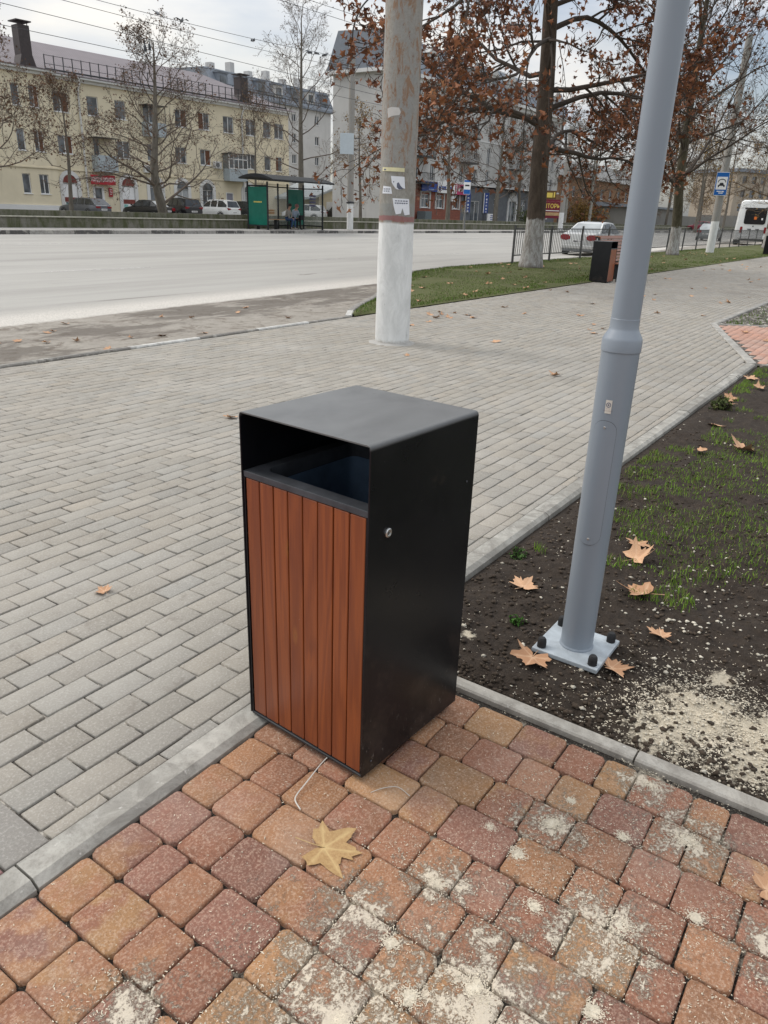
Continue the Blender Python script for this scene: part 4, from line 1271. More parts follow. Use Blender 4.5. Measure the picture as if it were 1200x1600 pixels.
# small weights hanging from the trolley wires
for (x, y, z) in ((19.60, 24, 6.58), (19.80, 24, 6.66)):
    mb = MB(); mb.tube([(0, 0, .12), (0, 0, -.02)], .02, 6); mb.lathe([(.0, -.22), (.05, -.21), (.045, -.05), (.02, -.01)], 8)
    tag(mb.build('wire_clamp', M['dark_metal'], None, loc=(x, y, z), smooth=True), 'small dark clamp hanging on the trolley wires above the yellow roof', 'clamp', 'wire clamps')
M['feather'] = simple('feather', (.20, .21, .23), .7, var=.25, scale=20)
M['feather_dark'] = simple('feather_dark', (.07, .07, .08), .7, var=.25)
def make_bird(label, loc, rz, spread=False):
    e = thing('pigeon', label, 'bird', loc, rz, 'birds over the street')
    mb = MB(); mb.tube([(-.17, 0, .02), (-.11, 0, .055), (-.04, 0, .085), (.04, 0, .10), (.09, 0, .13), (.115, 0, .165), (.14, 0, .178), (.165, 0, .17), (.185, 0, .163)],
                       [.010, .030, .058, .066, .050, .030, .030, .020, .004], 10); mb.build('body', M['feather'], e, smooth=True)
    mb = MB(); mb.prism([(-.30, -.04), (-.14, -.025), (-.14, .025), (-.30, .04)], .0, .012); mb.build('tail', M['feather_dark'], e)
    for s in (-1, 1):
        mb = MB()
        if spread: mb.add([(.07, s * .04, .11), (-.07, s * .04, .09), (-.10, s * .20, .17), (.02, s * .22, .19), (-.10, s * .36, .14), (-.05, s * .36, .15)], [(0, 1, 2, 3), (3, 2, 4, 5)]); 
        else: mb.obox((-.05, s * .058, .085), (.11, 0, .012), (0, .008, 0), (-.004, 0, .035))
        mb.build('wing', M['feather_dark'], e)
    mb = MB()
    for s in (-1, 1): mb.tube([(.01, s * .02, .05), (.01, s * .02, -.0)], .005, 5)
    mb.build('legs', simple('bird_leg', (.3, .1, .08), .6), e)
    return e
BL = ['pigeon perched on the wire above the yellow roof, leftmost of the birds', 'second bird from the left, above the trolley wire', 'lone bird on the wire over the chimney of the yellow building',
      'first of four birds close together on the wire by the tall bare tree', 'second of four birds close together on the wire', 'third of four birds close together on the wire', 'last of four birds close together, nearest the curved-arm pole']
for i, (x, z) in enumerate([(24.85, 8.98), (26.17, 8.95), (30.62, 8.98), (34.78, 9.13), (35.35, 9.19), (36.11, 9.22), (36.88, 9.28)]):
    make_bird(BL[i], (x, 29.46, z - .06), [1.2, -1.9, .4, 2.0, 1.4, -1.2, .8][i], spread=(i < 2))

# ------------------------------------------------------------------ roadside fence
fe = thing('roadside_fence', 'low dark metal railing between the grass strip and the road', 'fence', (24.3, 11.62, 0))
M['fence'] = simple('fence_paint', (.075, .075, .075), .5, .2, var=.3)
pmb = MB(); pmb.beam((0, 0, -.05), (0, 0, 1.24), .06, .06); post0 = pmb.build('post', M['fence'], fe)
mb = MB(); mb.beam((.03, 0, 1.13), (3.07, 0, 1.13), .035, .035); mb.beam((.03, 0, .28), (3.07, 0, .28), .035, .035)
for k in range(18): x = .16 + k * .163; mb.beam((x, 0, .28), (x + .05, 0, 1.13), .016, .016, up=(0, 1, 0))
pan0 = mb.build('panel', M['fence'], fe)
for k in range(1, 31):
    x = k * 3.1
    c = post0.copy(); C.objects.link(c); c.parent = fe; c.location = (x, 0, 0)
    if k < 30: c = pan0.copy(); C.objects.link(c); c.parent = fe; c.location = (x, 0, 0)

# ------------------------------------------------------------------ bench on the promenade, behind the second bin
M['bench_wood'] = wood_mat('bench_wood', (.20, .065, .03), (.32, .12, .055), (.12, .035, .02))
def make_bench(label, loc, rz):
    e = thing('park_bench', label, 'bench', loc, rz, None); L = 2.0      # local: x along, front towards -y
    rr = random.Random(4)
    prof = [(-.36, .44), (-.24, .455), (-.12, .45), (.0, .44)]
    def slats(name, rows):
        mb = MB(); vals = []
        for (y, z, ry) in rows:
            ay = Vector((0, math.cos(ry), math.sin(ry))) * .033; az = Vector((0, -math.sin(ry), math.cos(ry))) * .013
            mb.obox((L / 2, y, z), (L / 2, 0, 0), ay, az); vals.append((rr.random(), rr.random(), rr.random(), 1))
        o = mb.build(name, M['bench_wood'], e, bevel=.004); set_tint(o, 8, vals)
    seat = [(-.40 + .0 , .40, 1.1)] + [(-.38 + k * .078, .435 + .01 * math.sin(k), .02) for k in range(6)]
    slats('seat', seat)
    back = []
    for k in range(8): t_ = k / 7; back.append((.07 + .20 * t_, .50 + .56 * t_, 1.22))
    back += [(.33, 1.085, .3), (.395, 1.09, -.1)]
    slats('backrest', back)
    for x in (.04, 1.0, 1.96):
        P = [(-.38, .0), (-.28, .0), (-.25, .36), (.03, .37), (.02, .0), (.12, .0), (.14, .45), (.34, 1.04), (.42, 1.06), (.42, 1.09), (.31, 1.07), (.06, .47), (.0, .42), (-.40, .42)]
        mb = MB(); mb.prism([(y, z) for (y, z) in P], x - .025, x + .025, plane='yz'); mb.build('side_frame', M['dark_metal'], e)
    return e
make_bench('slatted brown wooden bench with curled backrest, beside the distant black bin', (20.18, 6.93, 0), 0)

# ------------------------------------------------------------------ fallen plane-tree leaves
def leaf_mat():
    t = NT('dry_leaf'); p = t.obj(); a = t.n('ShaderNodeObjectInfo').outputs['Random']
    c = t.mix(a, (.42, .23, .125), (.60, .37, .22))
    c = t.mix(t.rng(t.noise(p, 22, 5, .7), .35, .7, 0, .5), c, (.30, .15, .08))
    c = t.mix(t.attr('tint'), c, (.62, .42, .27))
    return t.out(c, .7)
M['leaf'] = leaf_mat()
def yellow_leaf():
    t = NT('yellow_leaf'); p = t.obj()
    c = t.mix(t.rng(t.noise(p, 14, 6, .7), .3, .7), (.33, .195, .085), (.47, .315, .145))
    c = t.mix(t.rng(t.noise(p, 60, 4, .7), .6, .8, 0, .5), c, (.25, .12, .04))
    c = t.mix(t.attr('tint'), c, (.60, .45, .22))
    t.bump(t.noise(p, 40, 5), .4, .003)
    return t.out(c, .62)
M['yellow_leaf'] = yellow_leaf()
LOBES = [(0, 1.0), (8, .74), (14, .78), (22, .58), (30, .54), (38, .70), (43, .68), (51, .93), (59, .76), (66, .74), (77, .52), (88, .50), (98, .62), (110, .76), (120, .54), (134, .56), (146, .40), (162, .20)]
def leaf_mesh(name, seed, mat, curl=1.0, size=1.0):
    r = random.Random(seed); pts = []
    for s in (1, -1):
        L = [(a * s, d) for a, d in LOBES]
        pts += L if s == 1 else L[1:]
    pts = [(a + r.uniform(-3, 3), d * r.uniform(.88, 1.1)) for a, d in pts]; pts.sort(key=lambda p: p[0])
    rings = [.0, .35, .7, 1.0]; vs = []; cols = []
    c1, c2, c3 = r.uniform(.2, .8) * curl, r.uniform(-.3, .6) * curl, r.uniform(0, 6)
    veins = [0, 52, 110, -52, -110]
    def pt(a, d, rim):
        x, y = d * math.cos(math.radians(a)), d * math.sin(math.radians(a))
        vein = min(abs(a - v) for v in veins) / 26
        z = c1 * .30 * abs(y) ** 1.6 + c2 * .35 * max(0, x) ** 2 + .10 * curl * math.sin(3 * math.radians(a) + c3) * d ** 2 + .045 * min(1, vein) * d * curl
        return (x * size, y * size, z * size)
    vs.append((0, 0, 0)); cols.append(.8); n = len(pts)
    for ri in rings[1:]:
        for (a, d) in pts: vs.append(pt(a, d * ri, ri)); cols.append(.55 if min(abs(a - v) for v in veins) < 5 and ri < 1 else 0.0)
    fs = [(0, 1 + i, 1 + i + 1) for i in range(n - 1)]
    for k in range(2):
        for i in range(n - 1): a = 1 + k * n + i; fs.append((a, a + n, a + n + 1, a + 1))
    b = len(vs)   # stalk
    sx = -.75 * size
    for (x, y, z, w) in ((0, 0, .01, .02), (-.35, .03, .03, .012), (-.75, .10, .05, .016)):
        for k in range(4): vs.append((x * size, (y + w * math.cos(k * PI / 2)) * size, (z + w * math.sin(k * PI / 2)) * size)); cols.append(.5)
    for i in range(2):
        for k in range(4): fs.append((b + i * 4 + k, b + i * 4 + (k + 1) % 4, b + (i + 1) * 4 + (k + 1) % 4, b + (i + 1) * 4 + k))
    me = bpy.data.meshes.new(name); me.from_pydata(vs, [], fs); me.materials.append(mat)
    me.polygons.foreach_set('use_smooth', [True] * len(fs))
    at = me.attributes.new('tint', 'FLOAT_COLOR', 'POINT'); at.data.foreach_set('color', [v for c in cols for v in (c, c, c, 1)])
    return me
LM = [leaf_mesh('leaf%d' % k, 20 + k, M['leaf'], [1.6, 2.4, 1.1, 3.0, 2.0][k]) for k in range(5)]
def put_leaf(x, y, z, s, rz, k, label, group=None, tilt=(0, 0), me=None):
    o = bpy.data.objects.new('fallen_leaf', me or LM[k % 5]); C.objects.link(o)
    o.location = (x, y, z); o.scale = (s, s, s); o.rotation_euler = (tilt[0], tilt[1], rz)
    return tag(o, label, 'leaf', group)
put_leaf(1.115, .905, -.004, .105, -1.15, 0, 'large yellowish maple-shaped leaf lying on the red paving below the bin', me=leaf_mesh('bigleaf', 77, M['yellow_leaf'], .55), tilt=(.04, 0))
near = [(2.76, 1.12, .10, 'curled tan leaf on the soil between the bin and the lamp post'), (3.0, .67, .115, 'large tan leaf on the soil just right of the lamp post'),
        (3.53, .86, .085, 'small curled orange leaf on the soil, upper of two behind the lamp post'), (3.35, .81, .10, 'greyish folded leaf on the soil, lower of two behind the lamp post'),
        (2.71, .51, .065, 'small crumpled leaf on the soil above the sand patch'), (2.245, .845, .10, 'brown leaf tucked under the front of the lamp plate'), (2.375, .595, .075, 'small leaf at the right corner of the lamp plate'),
        (6.31, 1.08, .10, 'pointed tan leaf on the grassy soil near the promenade kerb'), (5.74, .78, .13, 'large flat tan leaf on the green patch at the right edge'), (5.47, 1.02, .07, 'small curled leaf in the green patch left of the large one'),
        (7.46, 1.22, .09, 'leaf by the kerb, upper of two touching leaves'), (7.2, 1.17, .09, 'leaf by the kerb, lower of two touching leaves'), (8.68, 1.27, .10, 'leaf at the far corner of the soil bed by the salmon path'), (8.2, 1.1, .09, 'leaf half hidden in weeds near the far corner of the soil bed'),
        (1.60, 2.47, .05, 'small crumpled leaf on the grey paving left of the bin'), (3.9, 4.09, .075, 'orange leaf on the grey paving just behind the bin lid'), (1.66, -.04, .06, 'brown leaf at the right edge of the red paving'),
        (8.74, 4.3, .10, 'leaf on the promenade right of the concrete pole'), (7.26, 2.87, .08, 'leaf on the promenade left of the lamp post'), (7.1, 4.6, .05, 'bit of dark leaf at the foot of the concrete pole')]
for i, (x, y, s, lb) in enumerate(near):
    soil = x > 2.0 and y < 1.35
    z = (soil_z(x, y) + .012) if soil else (.006 if y > 1.4 else -.004)
    put_leaf(x, y, z, s, i * 1.9, i, lb, tilt=(.18 * math.sin(i * 2.1), .18 * math.cos(i)))
rr = random.Random(12)
for i in range(26):   # parking apron, mostly along the dark damp streaks
    x = rr.choice([rr.uniform(3.6, 6), rr.uniform(5, 12)]); y = rr.uniform(7.2, 9.6)
    if y > curve_y(x) and x > 9.2: continue
    put_leaf(x, y, road_z(x, y) + .008, rr.uniform(.05, .09), rr.uniform(0, 6), i, 'dry brown leaf lying on the asphalt apron left of the promenade', 'leaves on the asphalt apron', (rr.uniform(-.3, .3), rr.uniform(-.3, .3)))
for i in range(46):
    x = 9 + 26 * rr.random() ** 1.2; y = rr.uniform(2.9, 6.8)
    put_leaf(x, y, .006, rr.uniform(.05, .10), rr.uniform(0, 6), i, 'dry leaf lying on the far part of the grey promenade', 'leaves on the far promenade', (rr.uniform(-.3, .3), rr.uniform(-.3, .3)))
for i in range(10):
    put_leaf(10.6 + rr.gauss(0, .25), 5.9 + rr.gauss(0, .35), .006, rr.uniform(.05, .09), rr.uniform(0, 6), i, 'one of the leaves gathered in a loose heap on the promenade right of the pole', 'leaf heap on the promenade', (rr.uniform(-.3, .3), rr.uniform(-.3, .3)))
for i in range(120):
    x = 9.6 + 34 * rr.random() ** 1.5; y = rr.uniform(7.15, 11.8)
    if y > curve_y(x) - .1: continue
    put_leaf(x, y, .045, rr.uniform(.06, .11), rr.uniform(0, 6), i, 'fallen leaf on the grass strip beside the road', 'leaves on the grass strip', (rr.uniform(-.3, .3), rr.uniform(-.3, .3)))
for i in range(34):
    x = 14.2 + 9 * rr.random() ** 1.3; y = 2.4 - 2.4 * rr.random()
    if in_path(x, y): continue
    put_leaf(x, y, .02, rr.uniform(.07, .11), rr.uniform(0, 6), i, 'fallen leaf on the lawn beyond the salmon path', 'leaves on the lawn beyond the salmon path', (rr.uniform(-.3, .3), rr.uniform(-.3, .3)))
for i, (x, y) in enumerate([(11.7, 1.6), (12.4, 2.0), (10.9, 1.1)]):
    put_leaf(x, y, .006, .09, i * 2.0, i, 'dry leaf lying on the salmon side path', 'leaves on the salmon path')

# ------------------------------------------------------------------ vehicles
def paint(name, col, rough=.28, metal=.0):
    t = NT(name); o = t.obj()
    c = t.mix(t.rng(t.noise(o, 3, 4), .3, .7), tuple(c * .95 for c in col), tuple(min(1, c * 1.04) for c in col))
    c = t.mix(t.rng(t.sep(o)[2], .15, .55, .35, 0), c, (.20, .19, .17))
    return t.out(c, rough, metal, Coat_Weight=.4, Coat_Roughness=.08)
def make_car(name, label, cat, loc, rz, L, W, H, col, kind='sedan', metal=0.0, group='parked cars', plate=True):
    """x forward, origin on the ground at the centre"""
    e = thing(name, label, cat, loc, rz, group)
    P = paint(name + '_paint', col, metal=metal); hw = W / 2
    z0 = .20; h = H
    if kind == 'sedan': gh = [(-.375, .655), (-.20, .955), (-.04, 1.0), (.10, .975), (.26, .64)]; deck = [(-.5, .50), (-.492, .63), (-.46, .67), (-.375, .672), (.26, .645), (.40, .58), (.47, .50), (.5, .38)]
    elif kind == 'hatch': gh = [(-.47, .66), (-.35, .95), (-.15, 1.0), (.06, .97), (.23, .65)]; deck = [(-.5, .45), (-.49, .62), (-.47, .66), (.23, .65), (.40, .57), (.47, .50), (.5, .38)]
    else: gh = [(-.475, .62), (-.42, .95), (-.2, 1.0), (.06, .98), (.23, .62)]; deck = [(-.5, .40), (-.495, .60), (-.475, .63), (.23, .63), (.41, .58), (.47, .52), (.5, .40)]
    gh = [(x * L, z * h) for x, z in gh]; deck = [(x * L, z * h) for x, z in deck]
    def dz(x):
        for a, b in zip(deck[:-1], deck[1:]):
            if a[0] <= x <= b[0]: return a[1] + (b[1] - a[1]) * (x - a[0]) / max(1e-6, b[0] - a[0])
        return deck[-1][1]
    xs = sorted(set([round(p[0], 4) for p in deck] + [round(v, 4) for v in np.linspace(-.46 * L, .46 * L, 15)]))
    sec = []
    for x in xs:
        k = min(1.0, (L / 2 - abs(x)) / (.14 * L)); wd = hw * (.80 + .20 * math.sin(k * PI / 2)); zt = dz(x); zb = z0 + (.06 if abs(x) > .44 * L else 0)
        zm = zb + (zt - zb) * .55
        sec.append([(x, 0, zb), (x, wd * .86, zb), (x, wd * .96, zb + .06), (x, wd, zm), (x, wd * .985, zm + (zt - zm) * .5), (x, wd * .93, zt - .02), (x, wd * .84, zt), (x, 0, zt + .03 * k)])
    vs = []; m = len(sec[0]) * 2 - 2
    for s in sec:
        ring = s + [(x, -y, z) for (x, y, z) in s[-2:0:-1]]
        vs += ring
    fs = [(i * m + k, i * m + (k + 1) % m, (i + 1) * m + (k + 1) % m, (i + 1) * m + k) for i in range(len(sec) - 1) for k in range(m)] + [tuple(range(m)), tuple(range((len(sec) - 1) * m, len(sec) * m))]
    mb = MB(); mb.add(vs, fs)
    # greenhouse
    gs = []
    for i, (x, z) in enumerate(gh):
        base = i in (0, len(gh) - 1); gs.append((x, z, hw * (.86 if base else .66)))
    beltw = hw * .87; zb = dz(0) - .03
    vs = []
    for (x, z, w) in gs: vs += [(x, w, z), (x, -w, z)]
    b0 = len(vs)
    for i, (x, z, w) in enumerate(gs):
        xx = gs[0][0] + (x - gs[0][0]) ; vs += [(xx, beltw, dz(xx) - .03), (xx, -beltw, dz(xx) - .03)]
    fs = []
    n = len(gs)
    for i in range(n - 1):
        fs += [(2 * i, 2 * i + 2, 2 * i + 3, 2 * i + 1), (2 * i, b0 + 2 * i, b0 + 2 * i + 2, 2 * i + 2), (2 * i + 1, 2 * i + 3, b0 + 2 * i + 3, b0 + 2 * i + 1)]
    fs += [(0, 1, b0 + 1, b0), (2 * n - 2, b0 + 2 * n - 2, b0 + 2 * n - 1, 2 * n - 1)]
    mb.add(vs, fs)
    body = mb.build('body', P, e, smooth=True, split=32)
    # glass, slightly proud of the greenhouse faces
    def glass(nm, q, mat=M['car_glass'], ins=.12, off=.008):
        q = [Vector(p) for p in q]; c = sum(q, Vector()) / len(q); nrm = (q[1] - q[0]).cross(q[2] - q[0]).normalized()
        if nrm.dot(c - Vector((0, 0, h * .7))) < 0: nrm = -nrm
        mb = MB(); mb.add([tuple(p.lerp(c, ins) + nrm * off) for p in q], [tuple(range(len(q)))]); return mb.build(nm, mat, e)
    def G(i, s): x, z, w = gs[i]; return (x, s * w, z)
    glass('rear_window', [G(0, 1), G(0, -1), G(1, -1), G(1, 1)], M['rear_glass'] if kind == 'sedan' else M['car_glass'], .10)
    glass('windscreen', [G(n - 1, 1), G(n - 1, -1), G(n - 2, -1), G(n - 2, 1)], ins=.10)
    for s in (1, -1):
        zb = lambda x: dz(x) + .005
        xm = L * (-.02)
        def side(x): # point on upper edge at x
            for a, b in zip(gs[:-1], gs[1:]):
                if a[0] <= x <= b[0]:
                    t_ = (x - a[0]) / (b[0] - a[0]); return (x, s * (a[2] + (b[2] - a[2]) * t_), a[1] + (b[1] - a[1]) * t_)
        def pane(x0, x1, y_=None):
            top = [side(x1), side((x0 + x1) / 2), side(x0)]; q = []
            for (x, yy, z) in top:
                t_ = .10; q.append((x, yy + (s * beltw - yy) * t_, z + (zb(x) - z) * t_))
            q = [(x0, s * beltw * .992, zb(x0)), (x1, s * beltw * .992, zb(x1))] + q
            glass('side_window', q, ins=.05, off=.010)
        pane(gs[0][0] + .20 * (gs[1][0] - gs[0][0]) + .05, xm - .30 * L * .6)
        pane(xm - .30 * L * .6 + .07, xm + .02)
        pane(xm + .09, gs[-1][0] - .16)
    wr = .315 if kind != 'suv' else .35
    for wx in (-.305 * L, .315 * L):
        for s in (1, -1):
            mb = MB(); mb.lathe([(wr + .055, hw - .10), (wr + .05, hw + .003), (wr + .02, hw + .003), (wr, hw - .02)], 20, (wx, 0, wr + .01), axis='y', cap=False)
            for i in range(len(mb.v)): mb.v[i] = (mb.v[i][0], mb.v[i][1] * s, mb.v[i][2])
            mb.build('wheel_arch', M['black_rubber'], e, smooth=True)
            mb = MB(); mb.lathe([(0, hw - .19), (wr * .9, hw - .19), (wr, hw - .16), (wr, hw - .03), (wr * .93, hw + .006), (wr * .64, hw + .006), (wr * .62, hw - .02), (0, hw - .02)], 24, (wx, 0, wr), axis='y', cap=False)
            for i in range(len(mb.v)): mb.v[i] = (mb.v[i][0], mb.v[i][1] * s, mb.v[i][2])
            wh = mb.build('wheel', M['black_rubber'], e, smooth=True)
            mb = MB(); y = s * (hw + .004)
            for k in range(7):
                a = 2 * PI * k / 7; mb.beam((wx, y - s * .012, wr), (wx + wr * .6 * math.cos(a), y - s * .004, wr + wr * .6 * math.sin(a)), .05, .012, up=(0, 1, 0))
            mb.lathe([(wr * .63, y - s * .02), (wr * .63, y), (wr * .56, y), (wr * .56, y - s * .02)], 24, (wx, 0, wr), axis='y', cap=False)
            mb.build('rim', M['rim'], wh)
    zl = deck[1][1]
    for s in (1, -1):
        k = .80
        mb = MB()
        if kind == 'sedan': mb.prism([(s * hw * .42, zl - .22), (s * hw * .60, zl - .27), (s * hw * .86, zl - .23), (s * hw * .90, zl - .08), (s * hw * .80, zl - .015), (s * hw * .52, zl - .03), (s * hw * .40, zl - .11)], -L / 2 - .012, -L / 2 + .10, plane='yz')
        elif kind == 'hatch': mb.prism([(s * hw * .40, zl - .16), (s * hw * .82, zl - .16), (s * hw * .83, zl - .04), (s * hw * .40, zl - .04)], -L / 2 - .012, -L / 2 + .10, plane='yz')
        else: mb.prism([(s * hw * .50, zl - .10), (s * hw * .82, zl - .16), (s * hw * .85, zl + .02), (s * hw * .50, zl - .02)], -L / 2 - .012, -L / 2 + .14, plane='yz')
        mb.build('tail_light', M['red_lamp'], e, bevel=.008)
        mb = MB(); zf = deck[-2][1]; mb.prism([(s * hw * .50, zf - .15), (s * hw * .80, zf - .12), (s * hw * .82, zf - .02), (s * hw * .55, zf - .05)], L / 2 - .12, L / 2 + .005, plane='yz'); mb.build('headlight', M['clear_lamp'], e)
        mb = MB(); mb.obox((gs[-1][0] - .22, s * (hw + .07), dz(0) + .08), (.05, 0, 0), (0, .08, 0), (0, 0, .055)); mb.build('wing_mirror', P, e, bevel=.02)
    mb = MB(); mb.box(-L / 2 - .035, -L / 2 + .10, -hw * .80, hw * .80, z0 + .10, z0 + .26); mb.build('rear_bumper', P, e, bevel=.03)
    mb = MB(); mb.box(-L / 2 - .02, -L / 2 + .10, -hw * .74, hw * .74, z0 - .02, z0 + .09); mb.box(L / 2 - .12, L / 2 + .01, -hw * .70, hw * .70, z0, z0 + .18); mb.build('lower_trim', M['grey_plastic'], e, bevel=.01)
    if plate:
        zp = z0 + .36 if kind != 'suv' else z0 + .40
        mb = MB(); mb.box(-L / 2 - .012, -L / 2 + .02, -.26, .26, zp, zp + .115); pl = mb.build('number_plate', M['white_print'], e)
        mb = MB()
        for k in range(7): mb.box(-L / 2 - .014, -L / 2 - .011, -.21 + k * .062, -.175 + k * .062, zp + .025, zp + .09)
        mb.build('lettering', M['black_print'], pl)
    for s in (1, -1):
        for x in (-.10 * L, .06 * L):
            mb = MB(); mb.box(x - .07, x + .07, s * hw * .985, s * hw * 1.01, h * .53, h * .55); mb.build('door_handle', P, e)
    return e
A_ = math.radians
make_car('silver_sedan', 'silver four-door sedan seen from behind, driving on the road past the railing', 'car', (36.9, 13.42, road_z(38, 13.7)), A_(1.5), 4.7, 1.88, 1.46, (.60, .61, .60), 'sedan', metal=.25, group=None)
TG = .35
make_car('parked_car', 'dark grey hatchback parked left, in front of the arched shopfront with posters', 'car', (36.2, 52.5, TG), A_(96), 4.1, 1.68, 1.40, (.085, .09, .10), 'hatch', metal=.2)
make_car('parked_car', 'low black car mostly hidden by the leaning tree trunk', 'car', (42.0, 52.5, TG), A_(100), 4.2, 1.7, 1.42, (.010, .010, .011), 'sedan')
make_car('parked_car', 'black estate car with roof rails right of the leaning tree trunk', 'car', (44.9, 52.0, TG), A_(78), 4.5, 1.82, 1.66, (.011, .011, .013), 'suv')
make_car('parked_car', 'white compact SUV parked in front of the yellow building left of the shelter', 'car', (48.9, 52.0, TG), A_(92), 4.3, 1.82, 1.66, (.70, .71, .70), 'suv')
make_car('parked_car', 'dark green-black car half hidden behind the left end of the bus shelter', 'car', (52.3, 52.5, TG), A_(96), 4.2, 1.75, 1.62, (.014, .017, .016), 'suv')
make_car('parked_car', 'white car seen through the clear end glass of the bus shelter', 'car', (60.6, 52.0, TG), A_(110), 4.3, 1.75, 1.6, (.66, .67, .66), 'suv')
make_car('parked_car', 'silver car parked behind the wall between the curved-arm pole and the near pole', 'car', (70.0, 50.5, TG - .05), A_(60), 4.3, 1.75, 1.45, (.42, .43, .43), 'hatch', metal=.2)
make_car('parked_car', 'black car with dark windows right of the far pole foot', 'car', (68.0, 53.5, TG), A_(70), 4.3, 1.78, 1.62, (.012, .012, .014), 'suv')
make_car('parked_car', 'dark red car far behind, left of the white minibus', 'car', (128, 30.0, .3), A_(70), 4.2, 1.75, 1.5, (.16, .02, .035), 'hatch')
make_car('moving_car', 'grey car whose tail shows just left of the white minibus', 'car', (78.5, 17.6, road_z(70, 17)), A_(4), 4.3, 1.75, 1.5, (.20, .22, .23), 'sedan', metal=.2, group=None)

# minibus seen from behind
e = thing('minibus', 'white minibus seen from behind at the right edge, dark rear window with orange sticker', 'bus', (73.5, 12.95, road_z(70, 14)), A_(9))
L, W, H = 6.6, 2.75, 3.45; hw = W / 2; BW = paint('minibus_paint', (.72, .73, .72))
mb = MB(); xs = [-L / 2, -L / 2 + .06, -L / 2 + .25, L / 2 - 1.1, L / 2 - .5, L / 2]; tops = [H - .35, H - .12, H - .02, H, H - .55, 1.3]; ws = [.90, .965, 1, 1, .97, .85]
vs = []
for x, zt, k in zip(xs, tops, ws):
    w = hw * k
    ring = [(x, 0, .42), (x, w * .95, .42), (x, w, .55), (x, w, 1.35), (x, w * .975, zt * .62 + .3), (x, w * .90, zt - .16), (x, w * .78, zt), (x, 0, zt + .04)]
    vs += ring + [(a, -b, c) for (a, b, c) in ring[-2:0:-1]]
m = 14
mb.add(vs, [(i * m + k, i * m + (k + 1) % m, (i + 1) * m + (k + 1) % m, (i + 1) * m + k) for i in range(len(xs) - 1) for k in range(m)] + [tuple(range(m)), tuple(range(5 * m, 6 * m))])
mb.build('body', BW, e, smooth=True, split=30)
def rr_poly(y0, y1, z0, z1, r):
    P = []
    for (cy, cz, a0) in ((y1 - r, z1 - r, 0), (y0 + r, z1 - r, 90), (y0 + r, z0 + r, 180), (y1 - r, z0 + r, 270)):
        for k in range(5): a = math.radians(a0 + 22.5 * k); P.append((cy + r * math.cos(a), cz + r * math.sin(a)))
    return P
mb = MB(); mb.prism(rr_poly(-.80, .80, 1.62, 2.74, .16), -L / 2 - .035, -L / 2 + .05, plane='yz'); rw = mb.build('rear_window', M['black_gloss'], e)
mb = MB(); mb.prism(rr_poly(-.12, .08, 1.98, 2.20, .03), -L / 2 - .045, -L / 2, plane='yz'); mb.build('sticker', M['orange_print'], rw)
mb = MB(); mb.prism(rr_poly(-.58, -.46, 1.95, 2.10, .02), -L / 2 - .045, -L / 2, plane='yz'); mb.build('sticker', M['white_print'], rw)
mb = MB(); mb.box(-L / 2 - .06, -L / 2 + .3, -.88, .88, 2.76, 2.86); mb.build('roof_trim', M['black_gloss'], e, bevel=.02)
mb = MB(); mb.box(-L / 2 - .09, -L / 2 + .1, -1.0, 1.0, .50, .74); mb.build('bumper', BW, e, bevel=.03)
mb = MB(); mb.box(-L / 2 - .03, -L / 2 + .1, -.9, .9, .36, .50); mb.build('underside', M['black_rubber'], e)
for s in (1, -1):
    mb = MB(); mb.prism(rr_poly(min(s * .80, s * .98), max(s * .80, s * .98), .95, 1.42, .05), -L / 2 - .03, -L / 2 + .08, plane='yz'); mb.build('tail_light', M['red_lamp'], e)
    mb = MB(); mb.prism([(s * .30 - .17, 1.28), (s * .30 + .17, 1.28), (s * .30 + .06, 1.14), (s * .30 - .06, 1.14)], -L / 2 - .03, -L / 2 + .02, plane='yz'); mb.build('hinge_plate', M['grey_plastic'], e)
    for wx in (-1.9, 1.9):
        mb = MB(); mb.lathe([(0, hw - .35), (.40, hw - .35), (.42, hw - .30), (.42, hw - .08), (.38, hw - .02), (.22, hw - .02), (.20, hw - .08), (0, hw - .08)], 22, (wx, 0, .42), axis='y', cap=False)
        for i in range(len(mb.v)): mb.v[i] = (mb.v[i][0], mb.v[i][1] * s, mb.v[i][2])
        mb.build('wheel', M['black_rubber'], e, smooth=True)
    mb = MB()
    for k in range(4): mb.box(-L / 2 + .55 + k * 1.15, -L / 2 + 1.6 + k * 1.15, s * hw * .965, s * hw * 1.004, 1.62, 2.42)
    mb.build('side_window', M['car_glass'], e)
mb = MB(); mb.box(-L / 2 - .02, -L / 2 + .02, -.26, .26, .80, .92); mb.build('number_plate', M['white_print'], e)
mb = MB(); mb.lathe([(0, -.03), (.05, -.03), (.05, 0)], 12, (-L / 2, .05, 1.47), axis='x'); mb.build('door_lock', M['black_rubber'], e)

# ------------------------------------------------------------------ bus shelter
SH = Vector((31.55, 29.65, .385))
e = thing('bus_shelter', 'glazed bus shelter with dark roof and green end panels across the road', 'bus shelter', SH)
M['sh_frame'] = simple('shelter_frame', (.022, .024, .026), .75, var=.2)
t = NT('green_panel'); o_ = t.obj(); M['green'] = t.out(t.mix(t.rng(t.noise(o_, 1.5, 5), .3, .7), (.008, .12, .085), (.016, .16, .115)), .25)
LS, DS, HS = 4.6, 1.45, 2.28
for (x, y) in ((0, 0), (0, DS), (2.4, DS), (3.2, DS), (LS, DS), (LS, 0)):
    mb = MB(); mb.beam((x, y, 0), (x, y, HS + .12), .07, .07); mb.build('post', M['sh_frame'], e)
mb = MB()
for (a, b) in (((0, 0), (0, DS)), ((0, DS), (LS, DS)), ((LS, DS), (LS, 0))):
    for z in (.20, HS - .08): mb.beam((a[0], a[1], z), (b[0], b[1], z), .05, .06)
mb.build('rails', M['sh_frame'], e)
